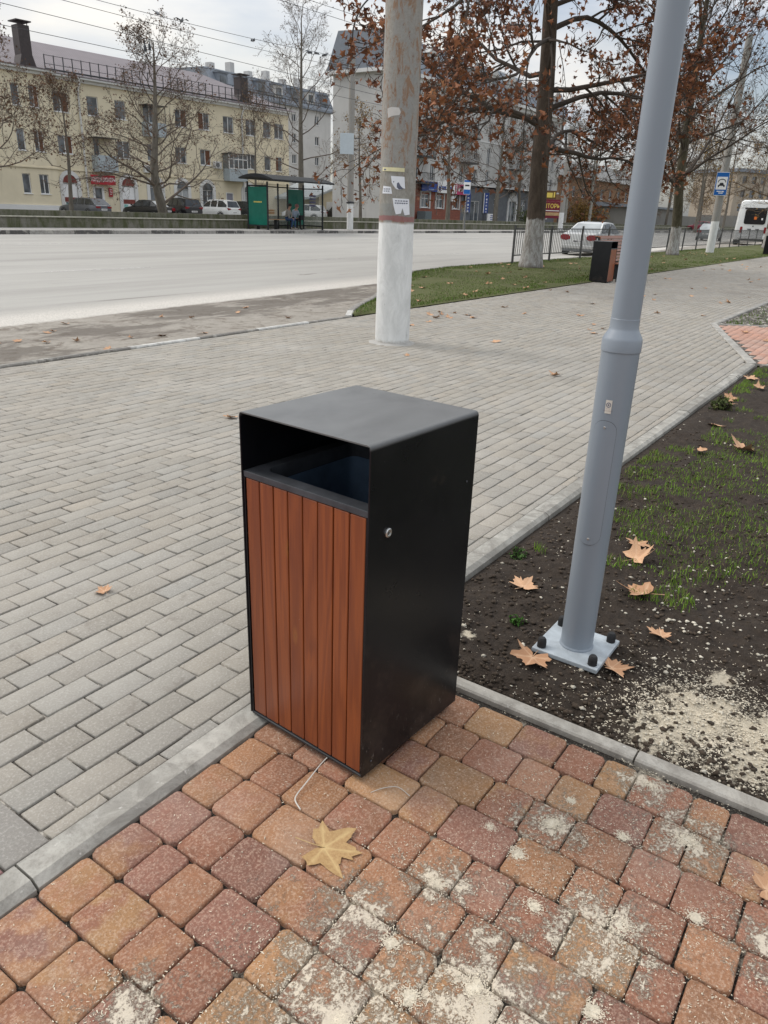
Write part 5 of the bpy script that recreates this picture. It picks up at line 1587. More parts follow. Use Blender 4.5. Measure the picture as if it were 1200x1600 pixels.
mb = MB(); mb.box(-.010, .010, .05, DS - .05, .24, HS - .14); pn = mb.build('end_panel', M['green'], e)
mb = MB()
for k in range(6): mb.box(-.016, -.011, .42 + k * .10, .49 + k * .10, 1.36, 1.42)
mb.build('lettering', M['yellow_print'], pn)
mb = MB(); mb.box(3.25, LS - .05, DS - .01, DS + .01, .24, HS - .14); mb.build('back_panel', M['green'], e)
mb = MB(); mb.box(.05, 2.36, DS - .006, DS + .006, .24, HS - .14); mb.build('back_glass', M['clear_glass'], e)
mb = MB(); mb.box(2.44, 3.16, DS - .006, DS + .006, .24, HS - .14); mb.build('back_glass', M['clear_glass'], e)
mb = MB(); mb.box(LS - .006, LS + .006, .05, DS - .05, .24, HS - .14); g_ = mb.build('end_glass', M['clear_glass'], e)
mb = MB()
for k in range(4): mb.box(LS - .014, LS - .008, .50, .98, 1.78 - k * .17, 1.88 - k * .17)
mb.build('timetable', simple('timetable', (.28, .27, .45), .6), g_)
mb = MB()
n = 9; A1, B1 = [], []
for k in range(n): 
    y = -.75 + 2.5 * k / (n - 1); z = HS + .16 + .34 * math.sin(PI * (k + .6) / (n + 1.0)); A1.append((y, z)); B1.append((y, z - .07 - .10 * math.sin(PI * k / (n - 1))))
for k in range(n - 1): mb.prism([A1[k], A1[k + 1], B1[k + 1], B1[k]], -.35, LS + .15, plane='yz')
mb.build('roof', M['sh_frame'], e)
mb = MB()
for y in (.95, 1.05, 1.15): mb.box(.15, 3.3, y, y + .08, .50, .535)
for z in (.80, .93): mb.box(.15, 1.9, 1.27, 1.30, z, z + .10)
mb.build('seat', simple('shelter_seat', (.42, .25, .13), .6), e, bevel=.006)
mb = MB()
for x in (.4, 1.8, 3.1): mb.box(x - .03, x + .03, 1.0, 1.2, 0, .50)
mb.build('seat_support', M['sh_frame'], e)
mb = MB()
for (x, y) in ((0, 0), (0, DS), (LS, DS), (LS, 0)): mb.box(x - .09, x + .09, y - .09, y + .09, -.01, .02)
mb.build('foot_plate', M['sh_frame'], e)

# ------------------------------------------------------------------ people
def make_person(label, loc, rz, J, E, mats, hair=None, hairmat=None, extra=None):
    """J: joint -> (pos, radius, material index); one skinned surface"""
    e = thing('person', label, 'person', loc, rz)
    names = list(J); me = bpy.data.meshes.new('skel')
    me.from_pydata([J[k][0] for k in names], [(names.index(a), names.index(b)) for a, b in E], [])
    o = bpy.data.objects.new('skel', me); C.objects.link(o)
    md = o.modifiers.new('skin', 'SKIN'); md.use_smooth_shade = True
    sk = me.skin_vertices[0].data if me.skin_vertices else None
    if sk is None:
        bm = bmesh.new(); bm.from_mesh(me); bm.verts.layers.skin.verify(); bm.to_mesh(me); bm.free(); sk = me.skin_vertices[0].data
    for i, k in enumerate(names):
        r = J[k][1]; sk[i].radius = (r, r) if not isinstance(r, tuple) else r
        sk[i].use_root = (k == 'pelvis')
    s2 = o.modifiers.new('sub', 'SUBSURF'); s2.levels = 1; s2.render_levels = 1
    dg = bpy.context.evaluated_depsgraph_get(); dg.update()
    m2 = bpy.data.meshes.new_from_object(o.evaluated_get(dg)); bpy.data.objects.remove(o)
    m2.materials.clear()
    for m in mats: m2.materials.append(m)
    segs = [(Vector(J[a][0]), Vector(J[b][0]), J[b][2]) for a, b in E]
    for p in m2.polygons:
        c = p.center; best = 1e9; mi = 0
        for a, b, k in segs:
            d = b - a; t_ = max(0, min(1, (c - a).dot(d) / max(1e-9, d.length_squared))); q = (c - (a + d * t_)).length
            if q < best: best, mi = q, k
        p.material_index = mi; p.use_smooth = True
    b = bpy.data.objects.new('body', m2); C.objects.link(b); b.parent = e
    if hair:
        (c, r) = hair; c = Vector(c); mb = MB(); prof = []
        for k in range(7): a = -0.35 + (PI / 2 + .35) * k / 6; prof.append((r * math.cos(a), r * 1.12 * math.sin(a)))
        mb.lathe(prof, 16, tuple(c), cap=False); mb.build('hair' if not extra else extra, hairmat, e, smooth=True)
    for s in (-1, 1):     # eyes
        h = Vector(J['head'][0]); mb = MB(); mb.lathe([(0, -.012), (.010, -.006), (.010, .006), (0, .012)], 8, (h.x + s * .034, h.y - J['head'][1] * .93, h.z + .0)); mb.build('eye', M['black_print'], e, smooth=True)
    return e
def fingers(J, E, s, wrist, d, mi):
    """five separate short fingers from the palm"""
    w = Vector(wrist); d = Vector(d).normalized(); side = d.cross(Vector((0, 0, 1))).normalized()
    palm = w + d * .06; J['palm%d' % s] = (tuple(palm), (.034, .020), mi); E.append(('wrist%d' % s, 'palm%d' % s))
    for k in range(4):
        o = (k - 1.5) * .019; L = (.066, .078, .074, .056)[k]
        a = palm + side * o + d * .035; b = a + d * L * .5 + Vector((0, 0, -.010)); c = b + d * L * .4 + Vector((0, 0, -.022))
        J['f%d%d' % (s, k)] = (tuple(a), .0095, mi); J['g%d%d' % (s, k)] = (tuple(b), .0085, mi); J['h%d%d' % (s, k)] = (tuple(c), .007, mi)
        E += [('palm%d' % s, 'f%d%d' % (s, k)), ('f%d%d' % (s, k), 'g%d%d' % (s, k)), ('g%d%d' % (s, k), 'h%d%d' % (s, k))]
    a = w + d * .03 + side * .035 * s; b = a + d * .035 + side * .018 * s
    J['t%d' % s] = (tuple(a), .011, mi); J['u%d' % s] = (tuple(b), .009, mi); E += [('wrist%d' % s, 't%d' % s), ('t%d' % s, 'u%d' % s)]
def seated(lean=.06, kw=.10, turn=0.0, hands=(.02, -.34, .56)):
    J = {'pelvis': ((0, .02, .56), (.155, .125), 1), 'belly': ((0, -lean * .3, .72), (.15, .12), 0), 'chest': ((0, -lean, .92), (.165, .125), 0), 'collar': ((0, -lean * 1.2, 1.05), (.10, .08), 0),
         'neck': ((0, -lean * 1.6, 1.12), .055, 2), 'head': ((0, -lean * 2.2 - .01, 1.24), .095, 2), 'crown': ((0, -lean * 2.1, 1.32), .075, 2)}
    E = [('pelvis', 'belly'), ('belly', 'chest'), ('chest', 'collar'), ('collar', 'neck'), ('neck', 'head'), ('head', 'crown')]
    for s in (-1, 1):
        J['sh%d' % s] = ((s * .17, -lean, 1.0), .075, 0); J['el%d' % s] = ((s * .22, -lean - .08, .76), .052, 0); J['wrist%d' % s] = ((s * .07, hands[1] + .10, hands[2] + .05), .032, 0)
        J['hip%d' % s] = ((s * .09, -.02, .54), .095, 1); J['kn%d' % s] = ((s * kw, -.43, .55), .072, 1); J['an%d' % s] = ((s * kw, -.40 - .06 * s, .12), .045, 1)
        J['he%d' % s] = ((s * kw, -.40 - .06 * s, .055), .045, 3); J['toe%d' % s] = ((s * (kw + .03), -.56 - .06 * s, .04), .038, 3)
        E += [('chest', 'sh%d' % s), ('sh%d' % s, 'el%d' % s), ('el%d' % s, 'wrist%d' % s), ('pelvis', 'hip%d' % s), ('hip%d' % s, 'kn%d' % s), ('kn%d' % s, 'an%d' % s), ('an%d' % s, 'he%d' % s), ('he%d' % s, 'toe%d' % s)]
        fingers(J, E, s, J['wrist%d' % s][0], (-s * .35, -.8, -.25), 2)
    return J, E
SK = simple('skin', (.42, .24, .17), .6, var=.08)
def cl(n, c): return simple(n, c, .85, var=.18, scale=9, bump=.3)
J, E = seated(.10, .11)
make_person('person in grey-beige jacket and blue jeans sitting in the bus shelter, dark short hair', (34.15, 30.62, .385), .25, J, E, [cl('beige_jacket', (.30, .28, .25)), cl('jeans', (.035, .075, .17)), SK, cl('pale_shoes', (.45, .38, .34))], ((0, -.20, 1.27), .105), cl('dark_hair', (.03, .022, .018)))
J, E = seated(.14, .08)
p_ = make_person('person in pale blue jacket, black trousers and patterned headscarf sitting in the bus shelter', (34.72, 30.60, .385), -.12, J, E, [cl('blue_jacket', (.30, .36, .44)), cl('black_trousers', (.014, .014, .016)), SK, cl('black_shoes', (.015, .015, .015))], ((0, -.27, 1.25), .112), cl('scarf', (.25, .12, .11)), 'headscarf')
mb = MB(); mb.box(-.16, .16, -.09, .09, 0, .26)
b_ = mb.build('handbag', cl('bag_black', (.012, .012, .013)), None, bevel=.04, loc=(34.80, 30.12, .90)); b_.rotation_euler = (0, 0, .1)
mb = MB(); mb.tube(smooth_pts([(-.10, 0, .24), (-.08, 0, .36), (.08, 0, .36), (.10, 0, .24)]), .010, 6); mb.build('handle', M['black_rubber'], b_, smooth=True)
tag(b_, 'black handbag held on the knees of the person with the headscarf', 'bag')
def standing(stride=.12):
    J = {'pelvis': ((0, 0, .95), (.15, .115), 1), 'belly': ((0, 0, 1.10), (.15, .11), 0), 'chest': ((0, 0, 1.32), (.17, .12), 0), 'collar': ((0, 0, 1.45), (.10, .08), 0), 'neck': ((0, -.01, 1.53), .055, 2), 'head': ((0, -.03, 1.64), .092, 2), 'crown': ((0, -.02, 1.72), .075, 2)}
    E = [('pelvis', 'belly'), ('belly', 'chest'), ('chest', 'collar'), ('collar', 'neck'), ('neck', 'head'), ('head', 'crown')]
    for s in (-1, 1):
        J['sh%d' % s] = ((s * .18, 0, 1.40), .07, 0); J['el%d' % s] = ((s * .24, .03 - .05 * s, 1.14), .05, 0); J['wrist%d' % s] = ((s * .23, -.08 - .06 * s, .90), .034, 0)
        J['hip%d' % s] = ((s * .09, 0, .90), .095, 1); J['kn%d' % s] = ((s * .10, -.04 + stride * s * .5, .50), .066, 1); J['an%d' % s] = ((s * .10, stride * s, .10), .045, 1)
        J['he%d' % s] = ((s * .10, stride * s + .02, .05), .045, 3); J['toe%d' % s] = ((s * .11, stride * s - .15, .035), .038, 3)
        E += [('chest', 'sh%d' % s), ('sh%d' % s, 'el%d' % s), ('el%d' % s, 'wrist%d' % s), ('pelvis', 'hip%d' % s), ('hip%d' % s, 'kn%d' % s), ('kn%d' % s, 'an%d' % s), ('an%d' % s, 'he%d' % s), ('he%d' % s, 'toe%d' % s)]
        fingers(J, E, s, J['wrist%d' % s][0], (0, -.25, -1), 2)
    return J, E
J, E = standing()
make_person('person in black standing on the far pavement, mostly hidden by the near concrete pole', (42.95, 30.2, .385), .6, J, E, [cl('black_coat', (.013, .013, .015)), cl('black_trousers2', (.015, .015, .018)), SK, cl('dark_shoes', (.02, .02, .02))], ((0, -.01, 1.67), .104), cl('black_cap', (.012, .012, .014)), 'cap')

# ------------------------------------------------------------------ buildings
def plaster(name, col, var=.08, stain=.35, dark=(.12, .11, .10)):
    t = NT(name); p = t.obj()
    c = t.mix(t.rng(t.noise(p, .5, 6, .6), .3, .7), tuple(v * (1 - var) for v in col), tuple(v * (1 + var) for v in col))
    c = t.mix(t.rng(t.noise(t.map(p, (1.2, 1.2, .18)), 1.6, 7, .7), .55, .75, 0, stain), c, t.mix(.5, c, dark))
    t.bump(t.noise(p, 22, 4), .2, .01)
    return t.out(c, .9)
M['dark_red'] = simple('dark_red', (.20, .05, .04), .5, var=.3, scale=3)
M['yellow_wall'] = plaster('yellow_plaster', (.70, .625, .465))
M['white_trim'] = plaster('white_trim', (.66, .66, .65), stain=.15)
def metal_roof(name, col):
    t = NT(name); p = t.obj()
    w = t.n('ShaderNodeTexWave', wave_type='BANDS', bands_direction='X'); t.put(p, w.inputs['Vector']); w.inputs['Scale'].default_value = 1.3
    c = t.mix(t.rng(t.noise(p, 1, 5), .3, .7), tuple(v * .9 for v in col), tuple(v * 1.1 for v in col))
    t.bump(w.outputs['Fac'], .6, .03)
    return t.out(c, .5)
M['roof'] = metal_roof('roof_sheet', (.165, .138, .148)); M['roof_blue'] = metal_roof('roof_slate', (.20, .225, .26))
M['chimney'] = simple('chimney_metal', (.055, .045, .045), .6, var=.2)
M['shutter'] = simple('brown_curtain', (.13, .055, .03), .8, var=.3)
M['grey_wall'] = plaster('grey_plaster', (.50, .495, .48), stain=.5); M['pale_wall'] = plaster('pale_plaster', (.56, .55, .53), stain=.4)
M['balcony'] = simple('balcony_sheet', (.38, .43, .46), .7, var=.15); M['curtain'] = simple('curtain', (.40, .42, .43), .8, var=.2)

def brick_mat(name, c1, c2, mortar, scale=5.0):
    t = NT(name); b = t.n('ShaderNodeTexBrick'); t.put(t.map(t.obj(), rot=(PI / 2, 0, 0)), b.inputs['Vector']); b.inputs['Scale'].default_value = scale
    b.inputs['Color1'].default_value = c1 + (1,); b.inputs['Color2'].default_value = c2 + (1,); b.inputs['Mortar'].default_value = mortar + (1,); b.inputs['Mortar Size'].default_value = .02
    return t.out(b.outputs['Color'], .85)
M['brick'] = brick_mat('red_cladding', (.30, .105, .07), (.25, .085, .06), (.16, .08, .06), 1.6)

K_ = 1.2                                      # survey scale of the yellow block
def zz(z): return 1.5 + (z - 1.5) * K_
def wall_with_holes(mb, x0, x1, z0, z1, holes, y=0.0, depth=.18):
    X = sorted(set([x0, x1] + [v for h in holes for v in (h[0], h[1])])); Z = sorted(set([z0, z1] + [v for h in holes for v in (h[2], h[3])]))
    for a, b in zip(X[:-1], X[1:]):
        for c, d in zip(Z[:-1], Z[1:]):
            if not any(h[0] - 1e-6 <= a and b <= h[1] + 1e-6 and h[2] - 1e-6 <= c and d <= h[3] + 1e-6 for h in holes):
                mb.quad((a, y, c), (b, y, c), (b, y, d), (a, y, d))
    for (a, b, c, d) in holes:
        mb.quad((a, y, c), (a, y + depth, c), (a, y + depth, d), (a, y, d)); mb.quad((b, y, c), (b, y, d), (b, y + depth, d), (b, y + depth, c))
        mb.quad((a, y, c), (b, y, c), (b, y + depth, c), (a, y + depth, c)); mb.quad((a, y, d), (a, y + depth, d), (b, y + depth, d), (b, y, d))
def window(parent, a, b, c, d, y, div=1, frame=None, transom=False, sill=True, curtain=None, name='window'):
    """frame, panes and sill of one window standing in a wall opening (x a..b, z c..d)"""
    mb = MB(); f = .06; yy = y + .10
    for (p, q, r_, s) in ((a, b, c, c + f), (a, b, d - f, d), (a, a + f, c + f, d - f), (b - f, b, c + f, d - f)): mb.box(p, q, yy, yy + .06, r_, s)
    for k in range(1, div + 1):
        x = a + (b - a) * k / (div + 1); mb.box(x - .03, x + .03, yy + .002, yy + .058, c + f, d - f)
    if transom: z = c + (d - c) * .68; mb.box(a + f, b - f, yy + .004, yy + .056, z - .03, z + .03)
    if sill: mb.box(a - .06, b + .06, y - .07, y + .10, c - .05, c + .002)
    w = mb.build(name, frame or M['white_frame'], parent)
    mb = MB(); mb.box(a + .02, b - .02, yy + .035, yy + .05, c + .02, d - .02); mb.build('pane', M['window_glass'], w)
    if curtain is not None:
        mb = MB(); x0, x1 = (a + f, a + (b - a) * .46) if curtain == 0 else (a + (b - a) * .54, b - f); mb.box(x0, x1, yy + .02, yy + .034, c + f, d - f); mb.build('shutter', M['shutter'], w)
    return w
BO = (30 * K_, 52 * K_); BANG = math.radians(-4.86)
yb = thing('apartment_building', 'long three-storey yellow apartment building with arched ground-floor openings and maroon metal roof', 'building', (BO[0], BO[1], 0), BANG)
S = K_; ZE = zz(9.28); Z0 = .30; XL, XR = -14.0, 26.0 * S; XW = 3.4 * S       # wing stands forward of the main wall
WY = -.9
# rows of windows (survey units)
w3 = [(4.61, 1, 1), (7.0, 0, None), (9.2, 0, None), (11.65, 1, None), (14.5, 1, 1), (16.7, 1, 0), (19.2, 1, None), (21.6, 1, None), (23.45, 0, None), (24.85, 1, None)]
w2 = [(4.61, 1, 1), (9.2, 1, None), (11.6, 0, None), (14.3, 1, None), (16.7, 1, 1), (21.55, 1, None), (23.45, 0, None), (24.8, 0, 0)]
holes = []; wins = []
for (cx, dv, cu) in w3:
    hw_ = .56 if dv else .44; h = ((cx - hw_) * S, (cx + hw_) * S, zz(7.15), zz(8.38)); holes.append(h); wins.append((h, dv, cu))
for (cx, dv, cu) in w2:
    hw_ = .54 if dv else .38; h = ((cx - hw_) * S, (cx + hw_) * S, zz(4.55), zz(5.72)); holes.append(h); wins.append((h, dv, cu))
for (a, b) in ((6.75, 7.25), (19.0, 19.5)):     # balcony doors
    h = (a * S, b * S, zz(3.95), zz(5.75)); holes.append(h); wins.append((h, 0, None))
arches = [4.6, 9.27, 11.7, 14.2, 16.7, 21.1]
AH = []
for cx in arches: h = ((cx - .56) * S, (cx + .56) * S, Z0 + .05, zz(2.68)); holes.append(h); AH.append(h)
dr = (6.45 * S, 7.1 * S, Z0 + .05, zz(2.45)); sw = (18.7 * S, 19.35 * S, zz(1.73), zz(2.52)); holes += [dr, sw]
mb = MB(); wall_with_holes(mb, XW, XR, Z0, ZE, holes)
mb.quad((XR, 0, Z0), (XR, 12, Z0), (XR, 12, ZE), (XR, 0, ZE)); mb.quad((XL, 12, Z0), (XL, WY, Z0), (XL, WY, ZE), (XL, 12, ZE)); mb.quad((XL, 12, Z0), (XR, 12, Z0), (XR, 12, ZE), (XL, 12, ZE))
mb.quad((XW, WY, Z0), (XW, 0, Z0), (XW, 0, ZE), (XW, WY, ZE))
lh = []; 
for cx in (1.12 - 5.2, 1.12 - 3.4, 1.12, 2.35):
    dv = 1 if cx > 2 else 0
    for (za, zb_) in ((7.15, 8.44), (4.5, 5.8), (1.86, 3.1)): h = ((cx - .28 - .05 * dv) * S, (cx + .28 + .05 * dv) * S, zz(za), zz(zb_)); lh.append(h); wins.append((h + (WY,), dv, 1 if (cx > 2 and za > 4) else None))
la = ((-.55 - .9) * S, (-.55) * S + .1, Z0 + .05, zz(2.5))
wall_with_holes(mb, XL, XW, Z0, ZE, lh, y=WY)
mb.build('wall', M['yellow_wall'], yb, recalc=False)
mb = MB(); mb.quad((XL, .3, Z0), (XR, .3, Z0), (XR, .3, ZE), (XL, .3, ZE)); mb.build('interior', simple('interior_dark', (.05, .05, .05), .9), yb)
for (h, dv, cu) in wins: window(yb, h[0], h[1], h[2], h[3], h[4] if len(h) > 4 else 0, dv, curtain=cu)
# string course, cornice, plinth
mb = MB(); mb.box(XW, XR + .1, -.10, .0, zz(3.48), zz(3.56)); mb.box(XL, XW + .1, WY - .10, WY, zz(3.48), zz(3.56)); mb.build('string_course', M['yellow_wall'], yb)
mb = MB(); mb.box(XW - .3, XR + .55, -.55, .2, ZE, ZE + .16); mb.box(XL, XW + .45, WY - .55, .2, ZE + .002, ZE + .162); mb.box(XW, XR + .2, -.25, 0, ZE - .22, ZE); mb.box(XL, XW + .15, WY - .25, WY, ZE - .22, ZE); mb.build('cornice', M['white_trim'], yb, bevel=.03)
mb = MB(); mb.box(XL, XW + .12, WY - .12, WY, Z0, zz(1.15)); mb.build('plinth', M['white_trim'], yb)
# arched surrounds and fanlights
for i, cx in enumerate(arches):
    a, b, c, d = AH[i]; r = (b - a) / 2; x = (a + b) / 2; n = 12
    mb = MB(); ow = .30
    for (p, q) in ((a - ow, a + .02), (b - .02, b + ow)): mb.box(p, q, -.10, 0.10, c, d)
    for k in range(n):
        a1, a2 = PI * k / n, PI * (k + 1) / n
        mb.prism([(x + (r - .02) * math.cos(a1), d + (r - .02) * math.sin(a1)), (x + (r + ow) * math.cos(a1), d + (r + ow) * math.sin(a1)), (x + (r + ow) * math.cos(a2), d + (r + ow) * math.sin(a2)), (x + (r - .02) * math.cos(a2), d + (r - .02) * math.sin(a2))], -.10, .02, plane='xz')
    fr = mb.build('arch_surround', M['white_trim'], yb)
    mb = MB(); mb.prism([(x + r * math.cos(PI * k / n), d + r * math.sin(PI * k / n)) for k in range(n + 1)], -.03, -.005, plane='xz'); mb.build('fanlight', M['dark_red'] if i < 2 else M['window_glass'], fr)
    mb = MB(); mb.box(a, b, .10, .12, c, d); mb.build('pane', M['window_glass'] if i in (2, 4) else M['curtain'], fr)
    mb = MB(); mb.box(a, b, .02, .09, d - .05, d + .05); mb.box(x - .03, x + .03, .03, .09, c, d - .05) if i > 1 else None; mb.build('transom', M['white_frame'], fr)
    if i < 2:     # posters in the shop windows
        mb = MB(); mb.box(a + .04, b - .04, .05, .08, c + .2, d - .1); ps = mb.build('poster', M['white_print'], fr)
        mb = MB(); mb.box(a + .04, b - .04, .04, .05, c + 1.05, c + 1.42); mb.box(a + .04, b - .04, .04, .05, c + .20, c + .50) if i else None; mb.build('print', M['dark_red'], ps)
        mb = MB(); mb.box(a + .15, a + .55, .035, .05, c + .55, c + 1.0); mb.build('print', simple('teal_print', (.25, .50, .48), .6), ps)
mb = MB(); mb.box(dr[0], dr[1], .10, .14, dr[2], dr[3]); mb.build('door', M['window_glass'], yb)
mb = MB(); mb.box(dr[0] - .14, dr[0] + .05, -.05, .12, dr[2], dr[3] + .1); mb.box(dr[1] - .05, dr[1] + .14, -.05, .12, dr[2], dr[3] + .1); mb.box(dr[0] + .05, dr[1] - .05, -.05, .12, dr[3] - .02, dr[3] + .1); mb.build('door_frame', M['white_frame'], yb)
mb = MB(); mb.box(sw[0], sw[1], .04, .10, sw[2], sw[3]); mb.build('notice_board', simple('board', (.25, .25, .30), .5), yb)
mb = MB(); mb.box(sw[0] - .08, sw[0], -.03, .1, sw[2] - .08, sw[3] + .08); mb.box(sw[1], sw[1] + .08, -.03, .1, sw[2] - .08, sw[3] + .08); mb.box(sw[0], sw[1], -.03, .1, sw[3], sw[3] + .08); mb.box(sw[0], sw[1], -.03, .1, sw[2] - .08, sw[2]); mb.build('board_frame', M['white_frame'], yb)
# roof: hipped, with eaves snow fence
RO = .62; RZ = ZE + .17; RH = 3.1
x0, x1, y0, y1 = XL - 1, XR + RO, -RO, 12.6
mb = MB(); vs = [(x0, y0, RZ), (x1, y0, RZ), (x1, y1, RZ), (x0, y1, RZ), (x0, 6, RZ + RH), (x1 - 7.5, 6, RZ + RH)]
mb.add(vs, [(0, 1, 5, 4), (1, 2, 5), (2, 3, 4, 5), (3, 0, 4), (0, 3, 2, 1)])
mb.prism([(XL, WY - RO), (XW + RO, WY - RO), (XW + RO, 1.0), (XL, 1.0)], RZ - .01, RZ + .05); roof = mb.build('roof', M['roof'], yb)
mb = MB()
for k in range(34):
    x = XW + .3 + k * (XR - XW - 1) / 33; mb.beam((x, -.30, RZ + .1), (x, -.30, RZ + 1.25), .06, .06)
for z in (.6, 1.2): mb.beam((XW + .3, -.30, RZ + z), (XR - .7, -.30, RZ + z), .035, .035)
mb.beam((XW + .3, -.42, RZ + .22), (XR - .7, -.42, RZ + .22), .05, .12)
mb.build('roof_railing', M['dark_metal'], roof)
def chimney(x0, x1, y0, y1, z0, z1, nm='chimney'):
    mb = MB(); mb.box(x0, x1, y0, y1, z0, z1); mb.prism([(x0 - .25, z0), (x1 + .25, z0), (x1, z0 + .9), (x0, z0 + .9)], y0 - .04, y1 + .04, plane='xz'); c = mb.build('chimney', M['chimney'], roof)
    mb = MB(); mb.box(x0 - .15, x1 + .15, y0 - .15, y1 + .15, z1 + .22, z1 + .30); mb.beam(((x0 + .1), y0 + .1, z1), ((x0 + .1), y0 + .1, z1 + .22), .05, .05); mb.beam(((x1 - .1), y1 - .1, z1), ((x1 - .1), y1 - .1, z1 + .22), .05, .05); mb.beam(((x1 - .1), y0 + .1, z1), ((x1 - .1), y0 + .1, z1 + .22), .05, .05); mb.build('chimney_cap', M['chimney'], c)
chimney(1.95 * S, 2.7 * S, WY + .2, WY + 1.2, RZ, zz(11.85)); chimney(20.7 * S, 21.5 * S, .1, 1.1, RZ, zz(11.45))
# drainpipes
for x in (5.95, 20.6):
    mb = MB(); mb.tube([(x * S, -.45, ZE), (x * S, -.42, ZE - .3), (x * S - .05, -.14, ZE - .8), (x * S - .08, -.14, Z0 + .2)], .085, 8); mb.build('drainpipe', M['white_trim'], yb, smooth=True)
# balconies
def balcony(x0, x1, z0, z1, glazed):
    D = 1.0; mb = MB(); mb.box(x0, x1, -D, 0, z0 - .12, z0); mb.box(x0, x0 + .03, -D, 0, z0, z1); mb.box(x1 - .03, x1, -D, 0, z0, z1); mb.box(x0 + .03, x1 - .03, -D, -D + .03, z0, z1); b = mb.build('balcony', M['balcony'], yb)
    zt = z1 + 1.35
    mb = MB(); mb.box(x0 - .15, x1 + .15, -D - .2, 0, zt, zt + .06); mb.build('balcony_roof', M['dark_metal'], b)
    if glazed:
        mb = MB()
        for k in range(5): x = x0 + (x1 - x0) * k / 4; mb.box(x - .04, x + .04, -D - .01, -D + .05, z1, zt)
        for z in (z1, z1 + .85, zt - .08): mb.box(x0, x1, -D - .012, -D + .048, z, z + .07)
        f = mb.build('glazing_frame', M['white_frame'], b)
        mb = MB(); mb.box(x0 + .02, x1 - .02, -D + .01, -D + .03, z1 + .05, zt - .02); mb.build('pane', M['window_glass'], f)
        mb = MB(); mb.box(x0, x0 + .03, -D + .03, 0, z1, zt); mb.build('side_sheet', simple('weathered_sheet', (.20, .21, .21), .8, var=.3), b)
    else:
        mb = MB()
        for x in (x0 + .03, x1 - .03): mb.beam((x, -D + .03, z1), (x, -D + .03, zt), .05, .05)
        mb.build('balcony_post', M['dark_metal'], b)
balcony(6.5 * S, 8.1 * S, zz(3.62), zz(4.60), False); balcony(18.45 * S, 20.4 * S, zz(3.58), zz(4.42), True); balcony(10.9 * S, 12.5 * S, zz(6.3), zz(7.15), False)
for (x, z) in ((11.05, 3.95), (17.75, 4.64)):
    mb = MB(); mb.box(x * S - .42, x * S + .42, -.35, -.02, zz(z) - .32, zz(z) + .32); ac = mb.build('air_conditioner', M['white_trim'], yb, bevel=.02)
    mb = MB(); mb.lathe([(0, -.375), (.22, -.375), (.24, -.35)], 20, (x * S - .08, 0, zz(z)), axis='y'); mb.build('fan_grille', M['grey_plastic'], ac)
# shop signs on the facade are things of their own
def fac_pt(s, y, z):
    c, s_ = math.cos(BANG), math.sin(BANG); return (BO[0] + s * c - y * s_, BO[1] + s * s_ + y * c, z)
def facade_sign(name, label, s0, s1, z0, z1, mat, text, y=-.16, fn=fac_pt, ang=BANG, tm=None, sx=1.0, vertical=False, size=None):
    w, h = s1 - s0, z1 - z0; e = thing(name, label, 'shop sign', fn((s0 + s1) / 2, y, (z0 + z1) / 2), ang)
    mb = MB(); mb.box(-w / 2, w / 2, 0, .10, -h / 2, h / 2); mb.build('board', mat, e, bevel=.01)
    if text: txt(text, size or h * .62, tm or M['white_print'], e, (0, -.008, 0), (PI / 2, 0, 0), sx=sx)
    return e
facade_sign('shop_sign', 'long dark red sign with white letters above the shop door on the yellow building', 6.0 * S, 7.95 * S, zz(2.66), zz(3.30), M['red_print'], 'КОНДИЦИОНЕРЫ', y=-.60, sx=.60, size=.46)
e = facade_sign('shop_sign', 'small square red sign on the yellow wall right of the shop door', 7.58 * S, 7.86 * S, zz(1.87), zz(2.48), M['red_print'], None)
mb = MB(); rr = random.Random(3)
for k in range(4): mb.box(-.11, .11 - .06 * (k % 2), -.008, 0, .20 - k * .13, .25 - k * .13)
mb.build('lettering', M['white_print'], e)

# --- grey apartment block behind, slate mansard with dormers
gb = thing('apartment_building', 'pale grey apartment block with blue-grey mansard roof and dormers behind the tall bare tree', 'building', (70, 74, 0), 0)
mb = MB(); holes = []
X1 = 22
for r_ in range(5):
    for cx in (4.6, 8.6, 14.2, 19.0):
        z = 2.1 + r_ * 2.55; holes.append((cx - .45, cx + .45, z, z + 1.1))
wall_with_holes(mb, 0, X1, 0, 14.0, holes); mb.quad((X1, 0, 0), (X1, 14, 0), (X1, 14, 14), (X1, 0, 14)); mb.quad((0, 14, 0), (0, 0, 0), (0, 0, 14), (0, 14, 14)); mb.build('wall', M['pale_wall'], gb, recalc=False)
mb = MB(); mb.quad((0, .3, 0), (X1, .3, 0), (X1, .3, 14), (0, .3, 14)); mb.build('interior', simple('interior_dark2', (.05, .05, .05), .9), gb)
for h in holes: window(gb, h[0], h[1], h[2], h[3], 0, 1)
mb = MB(); mb.prism([(-.4, 14.0), (-.4, 14.25), (1.0, 16.6), (13, 16.9), (14.4, 14.25), (14.4, 14.0)], -.4, X1 + .4, plane='yz'); rf = mb.build('roof', M['roof_blue'], gb)
for k, x in enumerate((1.5, 4.8, 8.0, 11.2, 14.4, 17.6, 20.6)):
    mb = MB(); mb.box(x - .75, x + .75, -.1, 2.2, 14.5, 16.1); dm = mb.build('dormer', M['pale_wall'] if k % 2 else M['roof_blue'], rf)
    mb = MB(); mb.box(x - .5, x + .5, -.13, -.1, 14.9, 15.8); mb.build('pane', M['window_glass'], dm)
    mb = MB(); mb.box(x - .85, x + .85, -.25, 2.3, 16.1, 16.25); mb.build('dormer_roof', M['roof_blue'], dm)
    mb = MB(); mb.box(x + 1.0, x + 1.7, 3.0, 3.9, 15.5, 17.6 + .5 * (k % 2)); mb.build('chimney', M['grey_wall'], rf)
mb = MB()
